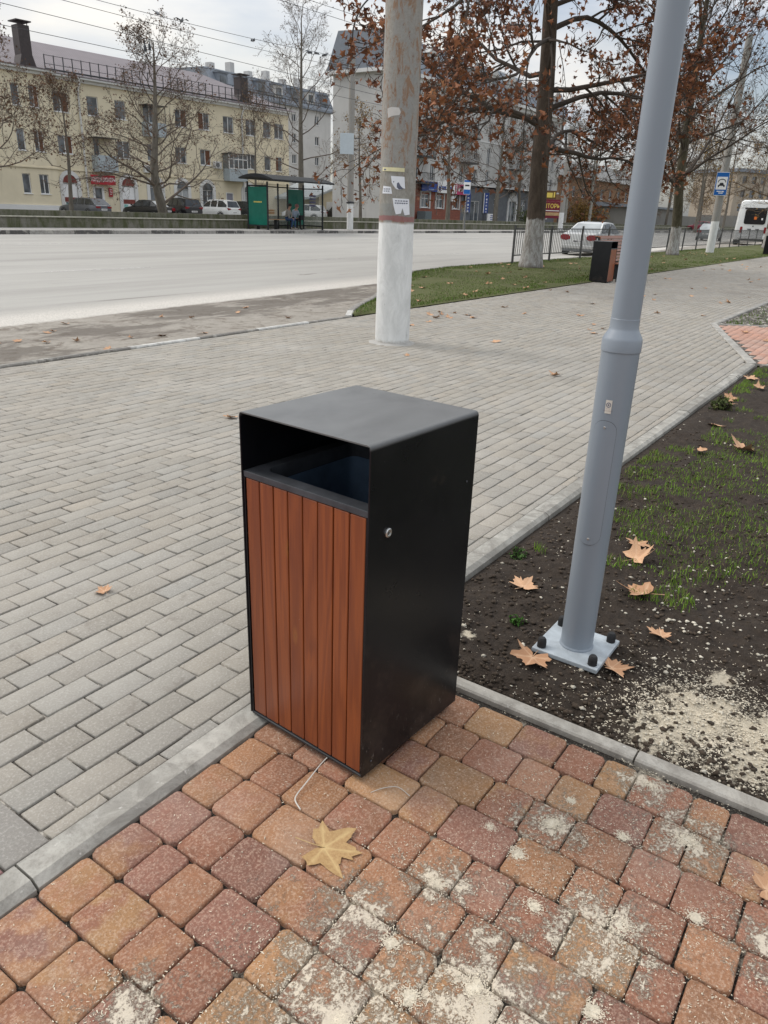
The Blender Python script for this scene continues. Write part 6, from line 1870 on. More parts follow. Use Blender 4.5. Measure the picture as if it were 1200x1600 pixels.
for k in range(16): x = k * X1 / 15; mb.beam((x, -.2, 14.3), (x, -.2, 15.0), .04, .04)
mb.beam((0, -.2, 15.0), (X1, -.2, 15.0), .05, .05); mb.beam((0, -.2, 14.7), (X1, -.2, 14.7), .04, .04); mb.build('roof_railing', M['dark_metal'], rf)

# --- small yellow shed building right of the shelter
sb = thing('shed', 'small yellow lean-to building with pale sloping roof right of the bus shelter', 'building', (66.5, 55, 0), 0)
mb = MB(); mb.prism([(0, .3), (4.1, .3), (4.1, 4.1), (0, 2.9)], 0, 6, plane='xz'); mb.build('wall', M['yellow_wall'], sb)
mb = MB(); mb.prism([(-1.6, 2.45), (4.4, 4.2), (4.4, 4.42), (-1.6, 2.67)], -.4, 6.4, plane='xz'); mb.build('roof', simple('pale_sheet_roof', (.42, .45, .46), .6, var=.15), sb)
mb = MB(); mb.box(1.2, 2.4, -.03, 0, 1.2, 2.3); mb.build('window', M['white_frame'], sb)

# --- big stone-grey building with shops at street level
cb = thing('apartment_building', 'large light grey building with slate roof and ground-floor shops behind the brown tree', 'building', (62, 43, 0), 0)
XB, ZB, DB = 39.5, 13.1, 6.6
holes = []; ww = []
for r_, zc in enumerate((5.4, 7.75, 10.1, 12.0)):
    for k in range(13):
        cx = 1.8 + k * 2.95; hh = .72 if r_ < 3 else .5
        h = (cx - .42, cx + .42, zc - hh, zc + hh)
        if k % 4 == 2 and r_ < 3: h = (cx - .42, cx + .42, zc - 1.1, zc + hh)
        holes.append(h); ww.append((h, k, r_))
shop_w = [(5.85, 7.35, 2.05, 3.3), (8.75, 10.15, 2.05, 3.3), (12.2, 13.4, 2.05, 3.4), (21.6, 22.8, 1.4, 3.3), (29.0, 30.2, 1.6, 3.4), (32.5, 33.8, 1.6, 3.4)]
mb = MB(); wall_with_holes(mb, 0, XB, 4.45, ZB, holes)
mb.quad((0, 0, 4.45), (0, 0, ZB), (0, DB, ZB), (0, DB, 4.45)); mb.quad((0, DB, .3), (0, DB, ZB), (XB, DB, ZB), (XB, DB, .3)); mb.quad((XB, 0, .3), (XB, DB, .3), (XB, DB, ZB), (XB, 0, ZB)); mb.build('wall', M['grey_wall'], cb, recalc=False)
mb = MB(); wall_with_holes(mb, 0, 13.9, .85, 4.45, shop_w[:3]); mb.build('ground_floor_wall', M['brick'], cb, recalc=False)
mb = MB(); mb.quad((0, 0, .3), (0, 0, 4.45), (0, DB, 4.45), (0, DB, .3)); mb.build('end_wall', M['grey_wall'], cb, recalc=False)
mb = MB(); mb.box(0, 13.9, -.12, 0, .3, .85); mb.build('plinth', M['pale_wall'], cb)
M['slate_wall'] = simple('dark_grey_cladding', (.14, .15, .165), .7, var=.2, scale=2)
dh = (16.1, 18.1, .4, 2.95)
ah = (25.4, 27.3, .9, 3.2)
mb = MB(); wall_with_holes(mb, 13.9, XB, .3, 4.45, shop_w[3:] + [dh, ah]); mb.build('entrance_wall', M['slate_wall'], cb, recalc=False)
mb = MB(); mb.quad((.1, .3, .3), (XB, .3, .3), (XB, .3, ZB), (.1, .3, ZB)); mb.build('interior', simple('interior_dark3', (.05, .052, .055), .9), cb)
for (h, k, r_) in ww: window(cb, h[0], h[1], h[2], h[3], 0, 1)
for h in shop_w: window(cb, h[0], h[1], h[2], h[3], 0, 1, transom=True)
mb = MB()
for (a, b, c, d) in shop_w[:3]: mb.box(a - .25, a, -.06, .0, c - .1, d + .15); mb.box(b, b + .25, -.06, .0, c - .1, d + .15); mb.box(a - .25, b + .25, -.062, .0, d + .15, d + .3)
mb.build('window_surround', M['grey_wall'], cb)
window(cb, dh[0], dh[1], dh[2], dh[3], -.05, 1, sill=False, name='shop_door')
window(cb, ah[0], ah[1], ah[2], ah[3], -.05, 1, sill=False)
mb = MB(); n = 10; xc = (ah[0] + ah[1]) / 2; r = (ah[1] - ah[0]) / 2
mb.prism([(xc + (r + .2) * math.cos(PI * k / n), 3.2 + (r + .05) * math.sin(PI * k / n)) for k in range(n + 1)], -.12, .0, plane='xz'); mb.box(ah[0] - .3, ah[0], -.12, 0, .4, 3.2); mb.box(ah[1], ah[1] + .3, -.12, 0, .4, 3.2); mb.build('arch_surround', M['white_trim'], cb)
mb = MB(); mb.box(-.3, XB, -.35, .1, 4.45, 4.62); mb.box(0, XB, -.06, 0, 8.9, 9.0); mb.box(-.5, XB + .5, -.5, DB + .4, ZB, ZB + .3); mb.box(-.2, XB, -.2, 0, ZB - .35, ZB); mb.build('cornice', M['white_trim'], cb)
mb = MB(); mb.prism([(-.45, ZB + .3), (1.0, ZB + 3.2), (DB - .9, ZB + 3.4), (DB + .45, ZB + .3)], -.45, XB + .45, plane='yz'); rf = mb.build('roof', M['roof_blue'], cb)
for k in range(9):
    x = 2.5 + k * 4.2; mb = MB(); mb.box(x - .8, x + .8, -.1, 2, ZB + .4, ZB + 2.3); mb.prism([(x - 1, ZB + 2.3), (x + 1, ZB + 2.3), (x, ZB + 3.0)], -.2, 2, plane='xz'); dm = mb.build('dormer', M['grey_wall'], rf)
    mb = MB(); mb.box(x - .5, x + .5, -.13, -.1, ZB + .8, ZB + 2.0); mb.build('pane', M['window_glass'], dm)
for k in (1, 4, 8):
    for zc in (5.4, 7.75, 10.1):
        cx = 1.8 + k * 2.95 + .6; mb = MB(); mb.box(cx - 1.3, cx + 1.3, -1.0, -.02, zc - 1.25, zc - 1.1)
        for j in range(12): x = cx - 1.25 + j * 2.5 / 11; mb.beam((x, -.97, zc - 1.1), (x, -.97, zc - .25), .03, .03)
        mb.beam((cx - 1.28, -.97, zc - .25), (cx + 1.28, -.97, zc - .25), .05, .05); mb.build('balcony', M['dark_metal'], cb)
mb = MB(); mb.tube([(11.0, -.1, 4.4), (11.0, -.1, .4)], .06, 6); mb.tube([(.3, -.1, ZB), (.3, -.1, .4)], .08, 6); mb.build('drainpipe', simple('pipe_tan', (.45, .36, .26), .6), cb)
mb = MB(); mb.box(11.2, 12.0, -.4, -.02, 2.75, 3.25); mb.build('air_conditioner', M['white_trim'], cb, bevel=.02)
mb = MB(); mb.box(4.9, 6.1, -1.2, -.2, .3, 1.7); tag(mb.build('utility_cabinet', simple('cabinet', (.13, .16, .17), .6), None, loc=(62, 43, 0), bevel=.03), 'grey utility cabinet standing against the red wall below the blue sign', 'cabinet')
def cpt(s, y, z): return (62 + s, 43 + y, z)
e = facade_sign('shop_sign', 'dark blue sign with pale swirl above the red wall, next to the white sign', 5.3, 8.2, 3.55, 4.42, M['blue_print'], None, fn=cpt, ang=0, y=-.42)
mb = MB(); rr = random.Random(5)
for k in range(7): a = k * .5; mb.beam((-.5 + k * .17, -.006, .05 + .16 * math.sin(a)), (-.3 + k * .17, -.006, .05 + .16 * math.sin(a + .5)), .012, .05, up=(0, 1, 0))
for k in range(5): mb.box(-.2 + k * .2, -.06 + k * .2, -.012, 0, -.28, -.20)
mb.build('emblem', simple('pale_blue_print', (.35, .45, .62), .5), e)
e = facade_sign('shop_sign', 'long white sign with dark blue lettering between the blue and the pink signs', 8.3, 11.75, 3.5, 4.5, M['white_print'], None, fn=cpt, ang=0, y=-.42)
mb = MB(); x = -.95
for w_ in (.30, .28, .34, .0, .30, .28, .32, .26):
    if w_: mb.box(x, x + w_ * .8, -.012, 0, -.22, .14)
    x += w_ if w_ else .18
mb.box(-1.6, -1.1, -.012, 0, -.3, .1); mb.build('lettering', M['blue_print'], e)
e = facade_sign('shop_sign', 'pink-red sign with white letters right of the white sign', 11.85, 14.5, 3.45, 4.45, M['pink_print'], None, fn=cpt, ang=0, y=-.42)
mb = MB()
for k in range(5): mb.box(-.7 + k * .32, -.48 + k * .32, -.012, 0, -.18, .16) if k != 3 else mb.box(-.7 + k * .32, -.56 + k * .32, -.012, 0, -.05, .06)
mb.box(-1.26, -1.05, -.012, 0, -.42, .42); mb.build('lettering', M['white_print'], e)
for (s, lb) in ((14.65, 'narrow vertical blue sign with white letters, left of the white shop door'), (18.9, 'narrow vertical blue sign with white letters, right of the white shop door')):
    e = facade_sign('shop_sign', lb, s, s + 1.0, 1.75, 3.85, M['blue_print'], None, fn=cpt, ang=0, y=-.2)
    mb = MB(); rr = random.Random(int(s))
    for k in range(6):
        z = .82 - k * .33; mb.box(-.16, -.09, -.012, 0, z - .2, z); mb.box(.08, .15, -.012, 0, z - .2, z) if k % 2 else None; mb.box(-.09, .15, -.0125, 0, z - rr.choice([.06, .12, .2]), z - rr.choice([.0, .02]))
    mb.build('lettering', M['white_print'], e)
    mb = MB(); mb.box(-.62, -.52, 0, .08, -1.05, 1.05); mb.build('edge', M['white_print'], e)
e = facade_sign('shop_sign', 'low white board with blue lines standing right of the shop door', 18.6, 20.2, .9, 1.7, M['white_print'], None, fn=cpt, ang=0, y=-.9)
mb = MB(); mb.box(-.2, .7, -.012, 0, -.05, .03); mb.box(-.1, .7, -.012, 0, -.25, -.17); mb.box(-.1, .6, -.012, 0, .16, .24); mb.build('lettering', M['blue_print'], e)
e = facade_sign('poster_panel', 'tall pale poster panel partly hidden by the whitewashed tree trunk', 33.9, 35.6, 1.3, 4.0, M['white_print'], None, fn=cpt, ang=0, y=-.7)
mb = MB(); mb.box(-.6, .6, -.012, 0, -1.25, -.85); mb.box(-.7, .7, -.012, 0, .9, 1.0); mb.build('print', M['red_print'], e)
mb = MB(); mb.box(-.6, .3, -.012, 0, -.2, -.05); mb.box(-.6, .5, -.012, 0, .2, .3); mb.box(-.6, .1, -.012, 0, -.6, -.5); mb.build('lettering', M['ink'], e)

# --- bus stop sign across the road
e = sign_board('bus_stop_sign', 'blue and white bus stop sign across the road, in front of the shops', (52.5, 29.3, 3.40), -PI / 2 + .62, .50, .98, lambda e, w, h: (patch(e, -.235, .235, .34, .47, M['road_blue']), patch(e, -.235, .235, -.47, -.17, M['road_blue']), patch(e, -.16, .16, .06, .16, M['black_print'], 'bus_symbol'), None), pole=3.0)

# --- billboard
M['maroon'] = simple('maroon_print', (.17, .015, .03), .5, var=.15)
bb = thing('billboard', 'dark red billboard with yellow lettering beside the thin concrete pole', 'billboard', (77.2, 33.0, 2.62), -PI / 2 + .62)
mb = MB(); mb.box(-1.0, .92, 0, .12, -1.15, .62); mb.build('board', M['maroon'], bb)
mb = MB(); mb.box(-1.0, .28, .0, .12, .64, 1.45); ub = mb.build('upper_board', simple('brown_print', (.12, .06, .02), .5), bb)
mb = MB(); mb.box(-.7, -.1, -.012, 0, .80, 1.25); mb.box(.0, .15, -.012, 0, .82, 1.3); mb.build('lettering', M['yellow_print'], ub)
txt('ШТОРЫ', .56, M['yellow_print'], bb, (-.06, -.01, -.02), (PI / 2, 0, 0), sx=.88)
mb = MB(); mb.box(-.85, .75, -.012, 0, -.47, -.40); mb.build('lettering', M['white_print'], bb)
mb = MB(); mb.box(-.92, .85, -.012, 0, -.90, -.60); mb.build('print', simple('gold_print', (.48, .32, .16), .5, var=.3, scale=3), bb)
mb = MB()
for k in range(6): mb.beam((-.85 + k * .28, -.01, .36 + .10 * (k % 2)), (-.57 + k * .28, -.01, .36 + .10 * ((k + 1) % 2)), .012, .045, up=(0, 1, 0))
mb.build('ornament', simple('pink_ornament', (.5, .25, .25), .5), bb)
mb = MB()
for x in (-.8, .7): mb.beam((x, .1, -1.15), (x, .1, -2.3), .1, .1)
mb.build('post', M['dark_metal'], bb)

# --- low buildings to the right
M['orange_wall'] = plaster('orange_plaster', (.30, .175, .10), stain=.5)
ob = thing('house', 'two-storey orange-brown house with grey roof behind the pale-trunked trees', 'building', (112, 48, 0), 0)
mb = MB(); holes = [(3 + k * 4.2, 4.3 + k * 4.2, z, z + 1.5) for k in range(11) for z in (1.6, 4.7)]; wall_with_holes(mb, 0, 50, 0, 7.4, holes); mb.quad((0, 0, 0), (0, 0, 7.4), (0, 12, 7.4), (0, 12, 0)); mb.quad((50, 0, 0), (50, 12, 0), (50, 12, 7.4), (50, 0, 7.4)); mb.build('wall', M['orange_wall'], ob, recalc=False)
for h in holes: window(ob, h[0], h[1], h[2], h[3], 0, 1)
mb = MB(); mb.quad((.1, .3, 0), (49.9, .3, 0), (49.9, .3, 7.3), (.1, .3, 7.3)); mb.build('interior', simple('interior_dark4', (.05, .05, .05), .9), ob)
mb = MB(); mb.add([(-.6, -.6, 7.4), (50.6, -.6, 7.4), (50.6, 12.6, 7.4), (-.6, 12.6, 7.4), (5, 6, 10.6), (45, 6, 10.6)], [(0, 1, 5, 4), (1, 2, 5), (2, 3, 4, 5), (3, 0, 4), (0, 3, 2, 1)]); mb.build('roof', simple('asbestos_roof', (.20, .20, .195), .85, var=.25, scale=2), ob)
gw = thing('boundary_wall', 'grey concrete garage wall at the back of the street on the right', 'wall', (118, 38, 0), 0)
mb = MB(); mb.box(0, 26, 0, 6, 0, 3.4); mb.box(27, 60, .5, 5, 0, 2.6); mb.box(62, 110, -2, 5, 0, 3.2); mb.build('wall', plaster('drab_wall', (.22, .215, .20), stain=.6), gw)
mb = MB(); mb.prism([(-.4, 3.4), (6.5, 3.4), (6.5, 4.1), (-.4, 3.7)], -.5, 26.5, plane='yz'); mb.build('roof', M['roof_blue'], gw)
fb = thing('apartment_building', 'distant beige apartment block with balconies behind the trees on the right', 'building', (195, 40, 0), A_(-28))
mb = MB(); holes = [(2 + k * 3.1, 3.5 + k * 3.1, 1.5 + r_ * 2.9, 3.0 + r_ * 2.9) for k in range(22) for r_ in range(4)]; wall_with_holes(mb, 0, 70, 0, 12.5, holes); mb.quad((0, 0, 0), (0, 0, 12.5), (0, 12, 12.5), (0, 12, 0)); mb.build('wall', plaster('beige_wall', (.36, .31, .25), stain=.5), fb, recalc=False)
mb = MB(); mb.quad((.1, .25, 0), (70, .25, 0), (70, .25, 12.5), (.1, .25, 12.5)); mb.build('window_band', M['window_glass'], fb)
mb = MB(); mb.box(-.5, 70.5, -.5, 12, 12.5, 13.2); mb.build('roof', M['roof_blue'], fb)
mb = MB()
for k in (4, 5, 11, 12):
    for r_ in range(4): x = 2 + k * 3.1; mb.box(x - .4, x + 1.9, -1.1, 0, .9 + r_ * 2.9, 2.0 + r_ * 2.9)
mb.build('balconies', M['pale_wall'], fb)

# ------------------------------------------------------------------ trees
def bark_mat(name, a, b, white=None, ox=0, oz=0):
    t = NT(name); p = t.obj(); q = t.sep(p)
    n1 = t.noise(t.map(p, (1, 1, .35)), 7, 7, .7, .5)
    c = t.mix(t.rng(n1, .35, .65), a, b)
    c = t.mix(t.rng(t.noise(p, 25, 6, .75), .5, .75, 0, .6), c, tuple(v * .5 for v in a))
    if white:
        zw = t.math('ADD', q[2], t.math('MULTIPLY', t.math('SUBTRACT', t.noise(p, 5, 5), .5), .35))
        wc = t.mix(t.rng(t.noise(t.map(p, (1, 1, .3)), 12, 8, .8, .5), .40, .56), (.47, .47, .46), (.24, .22, .20))
        wc = t.mix(t.rng(t.math('ADD', q[2], t.math('MULTIPLY', n1, .3)), .18, .3, .9, 0), wc, (.10, .085, .07))
        c = t.mix(t.rng(zw, white - .03, white + .03, 1, 0), c, wc)
    t.bump(t.math('ADD', n1, t.noise(t.map(p, (1, 1, .3)), 22, 6, .75)), .9, .03)
    return t.out(c, .92)
M['bark_dark'] = bark_mat('bark_dark', (.050, .037, .028), (.105, .080, .060), 1.45)
M['bark_olive'] = bark_mat('bark_olive', (.055, .048, .030), (.12, .105, .07), 1.30)
M['bark_grey'] = bark_mat('bark_grey', (.11, .098, .080), (.20, .18, .15))
M['bark_pale'] = bark_mat('bark_pale', (.22, .21, .18), (.42, .40, .36))
M['twig_far'] = simple('twig_far', (.125, .10, .08), .9, var=.25, scale=2)
M['twig'] = simple('twig', (.060, .047, .038), .9, var=.25, scale=2)
M['twig_brown'] = simple('twig_brown', (.11, .078, .05), .9, var=.25, scale=2)
def foliage(name, cols):
    t = NT(name); a = t.attr('tint'); v = t.sep(a)[0]
    n = len(cols); c = t.ramp(v, *[(i / (n - 1), cols[i]) for i in range(n)])
    return t.out(c, .75, Transmission_Weight=0.0, Subsurface_Weight=0.0)
M['leaves_rust'] = foliage('leaves_rust', [(.085, .034, .020), (.17, .066, .032), (.25, .095, .038), (.14, .060, .034), (.30, .13, .05)])
M['leaves_brown'] = foliage('leaves_brown', [(.07, .04, .025), (.13, .07, .04), (.19, .10, .05)])
M['leaves_yellow'] = foliage('leaves_yellow', [(.13, .08, .03), (.24, .15, .04), (.33, .20, .05)])
M['leaves_green'] = foliage('leaves_green', [(.03, .045, .012), (.06, .08, .02), (.10, .11, .03)])
class Tree:
    def __init__(s, seed, spread=.5, lvl=3, wig=.22, up=.10, droop=0.0, kids=(6, 5, 4), ratio=.55, rmin=.006):
        s.r = random.Random(seed); s.mb = MB(); s.tips = []; s.lvl = lvl; s.wig = wig; s.up = up; s.droop = droop; s.kids = kids; s.ratio = ratio; s.spread = spread; s.rmin = rmin
    def branch(s, p, d, L, r, k=0, pts=None):
        R = s.r; n = (7, 5, 4, 3)[min(k, 3)]; P = [Vector(p)]; d = Vector(d).normalized(); D = []
        if pts:
            P = smooth_pts(pts, 3); n = len(P) - 1; L = sum((b - a).length for a, b in zip(P[:-1], P[1:]))
            D = [(P[min(i + 1, n)] - P[max(i, 0) if i < n else n - 1]).normalized() for i in range(n + 1)]
        else:
            for i in range(n):
                D.append(d.copy()); P.append(P[-1] + d * L / n)
                d = (d + Vector((R.gauss(0, s.wig), R.gauss(0, s.wig), R.gauss(0, s.wig) + s.up - (s.droop if k >= 1 else s.droop * .3)))).normalized()
            D.append(d)
        rad = [max(s.rmin, r * (1 - .78 * i / n)) for i in range(n + 1)]
        s.mb.tube(P, rad, (7, 5, 4, 3)[min(k, 3)], cap=False)
        if k >= s.lvl:
            for q in P[1:]: s.tips.append((q, d)); 
            return
        m = s.kids[k]
        for j in range(m):
            f = .22 + .78 * (j + R.random() * .8) / m; i = min(n - 1, int(f * n)); q = P[i].lerp(P[i + 1], f * n - i) if i < n else P[n]
            dd = D[i]; a = Vector((R.gauss(0, 1), R.gauss(0, 1), R.gauss(0, .8))); a = (a - dd * a.dot(dd)).normalized(); ang = R.uniform(.55, 1.05)
            s.branch(q, dd * math.cos(ang) + a * math.sin(ang), L * s.ratio * R.uniform(.6, 1.1) * (1.1 - .45 * f), max(s.rmin, rad[i] * .55), k + 1)
        if k >= s.lvl - 1:
            for q in P[2:]: s.tips.append((q, D[-1]))
def leaves_obj(name, pts, mat, parent, size, seed, per=1, jitter=.12):
    r = np.random.default_rng(seed); P = np.array([tuple(p) for p, d in pts], float); P = np.repeat(P, per, 0); n = len(P); P += r.normal(0, jitter, P.shape)
    OUT = np.array([(0, -.15, 0), (.30, -.42, 0), (.26, -.10, 0), (.62, .10, 0), (.28, .26, 0), (.0, .95, 0), (-.28, .26, 0), (-.62, .10, 0), (-.26, -.10, 0), (-.30, -.42, 0)])
    fold = r.uniform(.1, 1.0, n); S_ = size * r.uniform(.5, 1.2, n)
    L = np.repeat(OUT[None], n, 0); L[:, :, 2] = np.abs(L[:, :, 0]) * fold[:, None]; L *= S_[:, None, None]
    q = r.normal(size=(n, 4)); q /= np.linalg.norm(q, axis=1)[:, None]; w, x, y, z = q.T
    Rm = np.stack([1 - 2 * (y * y + z * z), 2 * (x * y - z * w), 2 * (x * z + y * w), 2 * (x * y + z * w), 1 - 2 * (x * x + z * z), 2 * (y * z - x * w), 2 * (x * z - y * w), 2 * (y * z + x * w), 1 - 2 * (x * x + y * y)], -1).reshape(n, 3, 3)
    V = np.einsum('nij,nkj->nki', Rm, L) + P[:, None, :]
    F = np.array([0, 1, 2, 3, 4, 5, 0, 5, 6, 7, 8, 9]); li = (F[None] + (np.arange(n) * 10)[:, None]).ravel(); cnt = np.full(2 * n, 6)
    me = bpy.data.meshes.new(name); me.vertices.add(n * 10); me.vertices.foreach_set('co', V.reshape(-1)); me.loops.add(len(li)); me.loops.foreach_set('vertex_index', li.astype(np.int32))
    me.polygons.add(2 * n); me.polygons.foreach_set('loop_start', (np.arange(2 * n) * 6).astype(np.int32)); me.polygons.foreach_set('loop_total', cnt.astype(np.int32)); me.update(calc_edges=True)
    at = me.attributes.new('tint', 'FLOAT_COLOR', 'POINT'); g = np.repeat(np.clip(r.normal(.5, .28, n), 0, 1), 10); at.data.foreach_set('color', np.stack([g, g, g, np.ones_like(g)], -1).ravel())
    me.materials.append(mat); o = bpy.data.objects.new(name, me); C.objects.link(o); o.parent = parent; return o
def make_tree(label, loc, seed, H, r0, trunk, nl, z0, LL, bark, leafm=None, nleaf=0, lsize=.1, group=None, limbs=(), elev=(.2, .9), twig=None, zexp=.9, taper=.62, **kw):
    """trunk: list of (x, y, z) relative to loc; nl limbs start above z0 with length LL"""
    e = thing('tree', label, 'tree', loc, 0, group); T = Tree(seed, **kw); R = T.r
    P = smooth_pts(trunk, 5); Z = [p.z for p in P]; ztop = Z[-1]
    rad = [r0 * (1 - (.95 if bark == M['bark_grey'] else .80) * max(0, z) / ztop) * (1 + .35 * math.exp(-max(0, z) / .28)) + .012 for z in Z]
    mb = MB(); mb.tube(P, rad, 16)
    if r0 > .2:      # uneven, fluted bark outline
        for i, v in enumerate(mb.v):
            p = Vector(v); k = .035 * r0 / .4 * (noise.noise(Vector((p.x * 3 + seed, p.y * 3, p.z * .8))) + .5 * noise.noise(Vector((p.x * 9, p.y * 9, p.z * 2)))); mb.v[i] = (p.x * (1 + k * 3), p.y * (1 + k * 3), p.z)
    mb.build('trunk', bark, e, smooth=True, split=80)
    def at(z):
        for a, b in zip(P[:-1], P[1:]):
            if a.z <= z <= b.z: return a.lerp(b, (z - a.z) / max(1e-6, b.z - a.z))
        return P[-1]
    for pts in limbs:
        T.branch(pts[0], (0, 0, 1), 1, r0 * .28, 0, pts=pts)
    for k in range(nl):
        f = (k + R.random() * .7) / nl; z = z0 + (ztop - z0) * f ** zexp; az = k * 2.4 + R.uniform(-.5, .5); el = elev[0] + (elev[1] - elev[0]) * f + R.uniform(-.15, .15)
        T.branch(at(z), (math.cos(az) * math.cos(el), math.sin(az) * math.cos(el), math.sin(el)), LL * (1.0 - taper * f) * R.uniform(.8, 1.15), max(.015, r0 * (.20 if bark == M['bark_grey'] else .30) * (1 - .6 * f)), 0)
    T.mb.build('branches', twig or (M['twig_far'] if bark == M['bark_grey'] else M['twig']), e, smooth=True, recalc=False)
    if leafm and nleaf:
        tips = T.tips; R.shuffle(tips)
        if nleaf <= len(tips): leaves_obj('foliage', tips[:nleaf], leafm, e, lsize, seed)
        else: leaves_obj('foliage', tips, leafm, e, lsize, seed, per=max(1, round(nleaf / len(tips))))
    return e

# the big rust-leaved plane tree on the strip
make_tree('large plane tree with rusty brown leaves and whitewashed trunk on the grass strip', (22.75, 10.22, 0), 21, 14, .295,
          [(0, 0, -.1), (0, 0, 1.5), (-.12, 0, 3.2), (-.10, .05, 5.0), (-.35, .05, 7.0), (-.4, .1, 9.5), (-.3, .2, 12.5), (-.2, .1, 14.5)], 17, 2.9, 5.2, M['bark_dark'], M['leaves_rust'], 16500, .14,
          limbs=[[(-.3, 0, 6.9), (-1.6, .2, 7.5), (-3.4, .3, 7.1), (-5.2, .2, 6.0), (-6.8, .3, 5.2)],
                 [(-.2, 0, 6.4), (1.2, -.4, 6.9), (2.8, -.9, 6.6), (4.4, -1.3, 5.9), (5.4, -1.5, 5.8)],
                 [(-.2, 0, 5.4), (-1.2, -.5, 5.9), (-2.8, -.8, 5.5), (-4.6, -1.2, 4.6), (-6.0, -1.0, 4.3)],
                 [(.1, 0, 3.1), (1.6, .3, 3.9), (3.6, .5, 4.2), (5.2, .4, 4.0), (6.4, .2, 4.3)],
                 [(0, 0, 3.9), (-1.5, .6, 4.3), (-3.5, .9, 4.0), (-5.3, .9, 3.3), (-6.6, .8, 3.2)],
                 [(-.1, 0, 4.4), (1.5, -1.0, 5.0), (3.2, -2.2, 4.9), (5.0, -3.0, 4.6)]],
          elev=(-.12, 1.0), droop=.05, up=.05, kids=(12, 6, 4), wig=.17, ratio=.50, rmin=.007)
make_tree('slim olive-barked tree with whitewashed foot and few leaves behind the lamp post', (38.95, 10.25, 0), 33, 12, .24,
          [(0, 0, -.1), (-.1, 0, 1.5), (-.6, .05, 3.2), (-.9, .05, 5.5), (-1.2, 0, 8), (-1.2, 0, 12)], 26, 2.4, 5.9, M['bark_olive'], M['leaves_brown'], 2600, .11,
          limbs=[[(-.5, 0, 3.3), (.8, -.3, 4.4), (2.2, -.6, 6.0), (3.6, -.9, 8.2), (4.8, -1.2, 11)], [(-.4, 0, 3.0), (-1.6, .3, 4.0), (-2.4, .5, 6.0), (-2.8, .6, 9.0)]],
          elev=(.35, 1.15), up=.12, kids=(8, 6, 4), wig=.14, rmin=.007)
# street trees across the road, standing behind the low wall
G_ = 'street trees behind the low wall across the road'
make_tree('small bare tree with scattered brown leaves at the left, in front of the first arch', (22.8, 34.2, .3), 41, 6, .11, [(0, 0, 0), (.1, 0, 1.6), (.2, 0, 3.2), (.2, 0, 4.6), (.1, 0, 5.7)], 15, 2.0, 3.0, M['bark_grey'], M['leaves_brown'], 1300, .085, elev=(.25, 1.1), kids=(8, 6, 3), lvl=2, group=G_)
make_tree('bare tree whose crown hangs into the photo at the far left edge', (18.6, 34.2, .3), 42, 8, .18, [(0, 0, 0), (.1, 0, 2), (.2, 0, 4), (.3, 0, 6), (.3, 0, 7.6)], 20, 2.2, 4.6, M['bark_grey'], M['leaves_brown'], 4200, .085, elev=(.1, 1.1), kids=(7, 5, 4), group=G_)
make_tree('wide spreading bare tree with thick leaning trunk in front of the yellow building', (28.3, 34.0, .3), 43, 10, .27, [(0, 0, -.1), (-.25, 0, 1.2), (-.45, .1, 2.6), (-.3, 0, 4.6), (-.1, 0, 6.6), (.0, 0, 8.6)], 26, 1.9, 5.3, M['bark_grey'], M['leaves_brown'], 3400, .08,
          limbs=[[(-.1, 0, 1.2), (1.2, -.1, 2.0), (2.6, -.2, 3.0), (3.8, -.2, 4.4)], [(-.4, 0, 2.0), (-1.6, .1, 2.7), (-3.0, .2, 3.3), (-4.2, .3, 4.4)]], elev=(.12, 1.0), kids=(7, 5, 4), up=.05, zexp=1.35, taper=.68, group=G_)
make_tree('thin young bare tree left of the bus shelter roof', (35.4, 34.2, .3), 44, 6.5, .08, [(0, 0, 0), (.0, 0, 2.4), (.05, 0, 4.4), (0, 0, 6.4)], 18, 2.0, 3.2, M['bark_grey'], M['leaves_brown'], 1200, .07, elev=(.4, 1.2), kids=(6, 5, 3), lvl=2, group=G_)
make_tree('tall bare tree with straight trunk rising behind the bus shelter', (40.0, 34.6, .3), 45, 12, .22, [(0, 0, 0), (0, 0, 3), (0, 0, 6), (.1, 0, 9), (.15, 0, 12.0)], 22, 2.8, 5.2, M['bark_grey'], M['leaves_brown'], 800, .07, elev=(.2, 1.15), kids=(6, 5, 4), up=.10, group=G_)
make_tree('small tree with yellowish leaves between the curved-arm pole and the near pole', (46.4, 34.5, .3), 46, 7.0, .12, [(0, 0, 0), (-.1, 0, 2.4), (-.3, 0, 4.5), (-.3, 0, 7.2)], 15, 1.8, 3.4, M['bark_grey'], M['leaves_yellow'], 1100, .10, elev=(.2, 1.1), kids=(6, 5, 3), group=G_)
make_tree('bare tree in front of the red wall, left of the bus stop sign', (58.6, 34.4, .3), 47, 9, .21, [(0, 0, 0), (0, 0, 2.4), (-.3, 0, 5), (-.4, 0, 8.8)], 18, 2.4, 4.6, M['bark_grey'], M['leaves_brown'], 500, .09, elev=(.2, 1.1), kids=(6, 5, 4), group=G_)
make_tree('bare grey tree in front of the dark shop entrance, right of the bus stop sign', (67.0, 34.2, .3), 48, 10, .24, [(0, 0, 0), (0, 0, 2.4), (.2, 0, 5), (.3, 0, 9.5)], 20, 2.4, 5.0, M['bark_grey'], M['leaves_brown'], 500, .09, elev=(.3, 1.15), kids=(6, 5, 4), group=G_)
make_tree('tiny sapling with pale twigs on the far pavement', (55.7, 31.2, .38), 49, 2, .025, [(0, 0, 0), (0, 0, .8), (0, 0, 1.5)], 8, 1.1, .55, M['bark_pale'], M['leaves_yellow'], 50, .06, elev=(.1, 1.0), kids=(4, 3, 2), lvl=1, twig=M['bark_pale'])
G2 = 'bare trees in the background on the right'
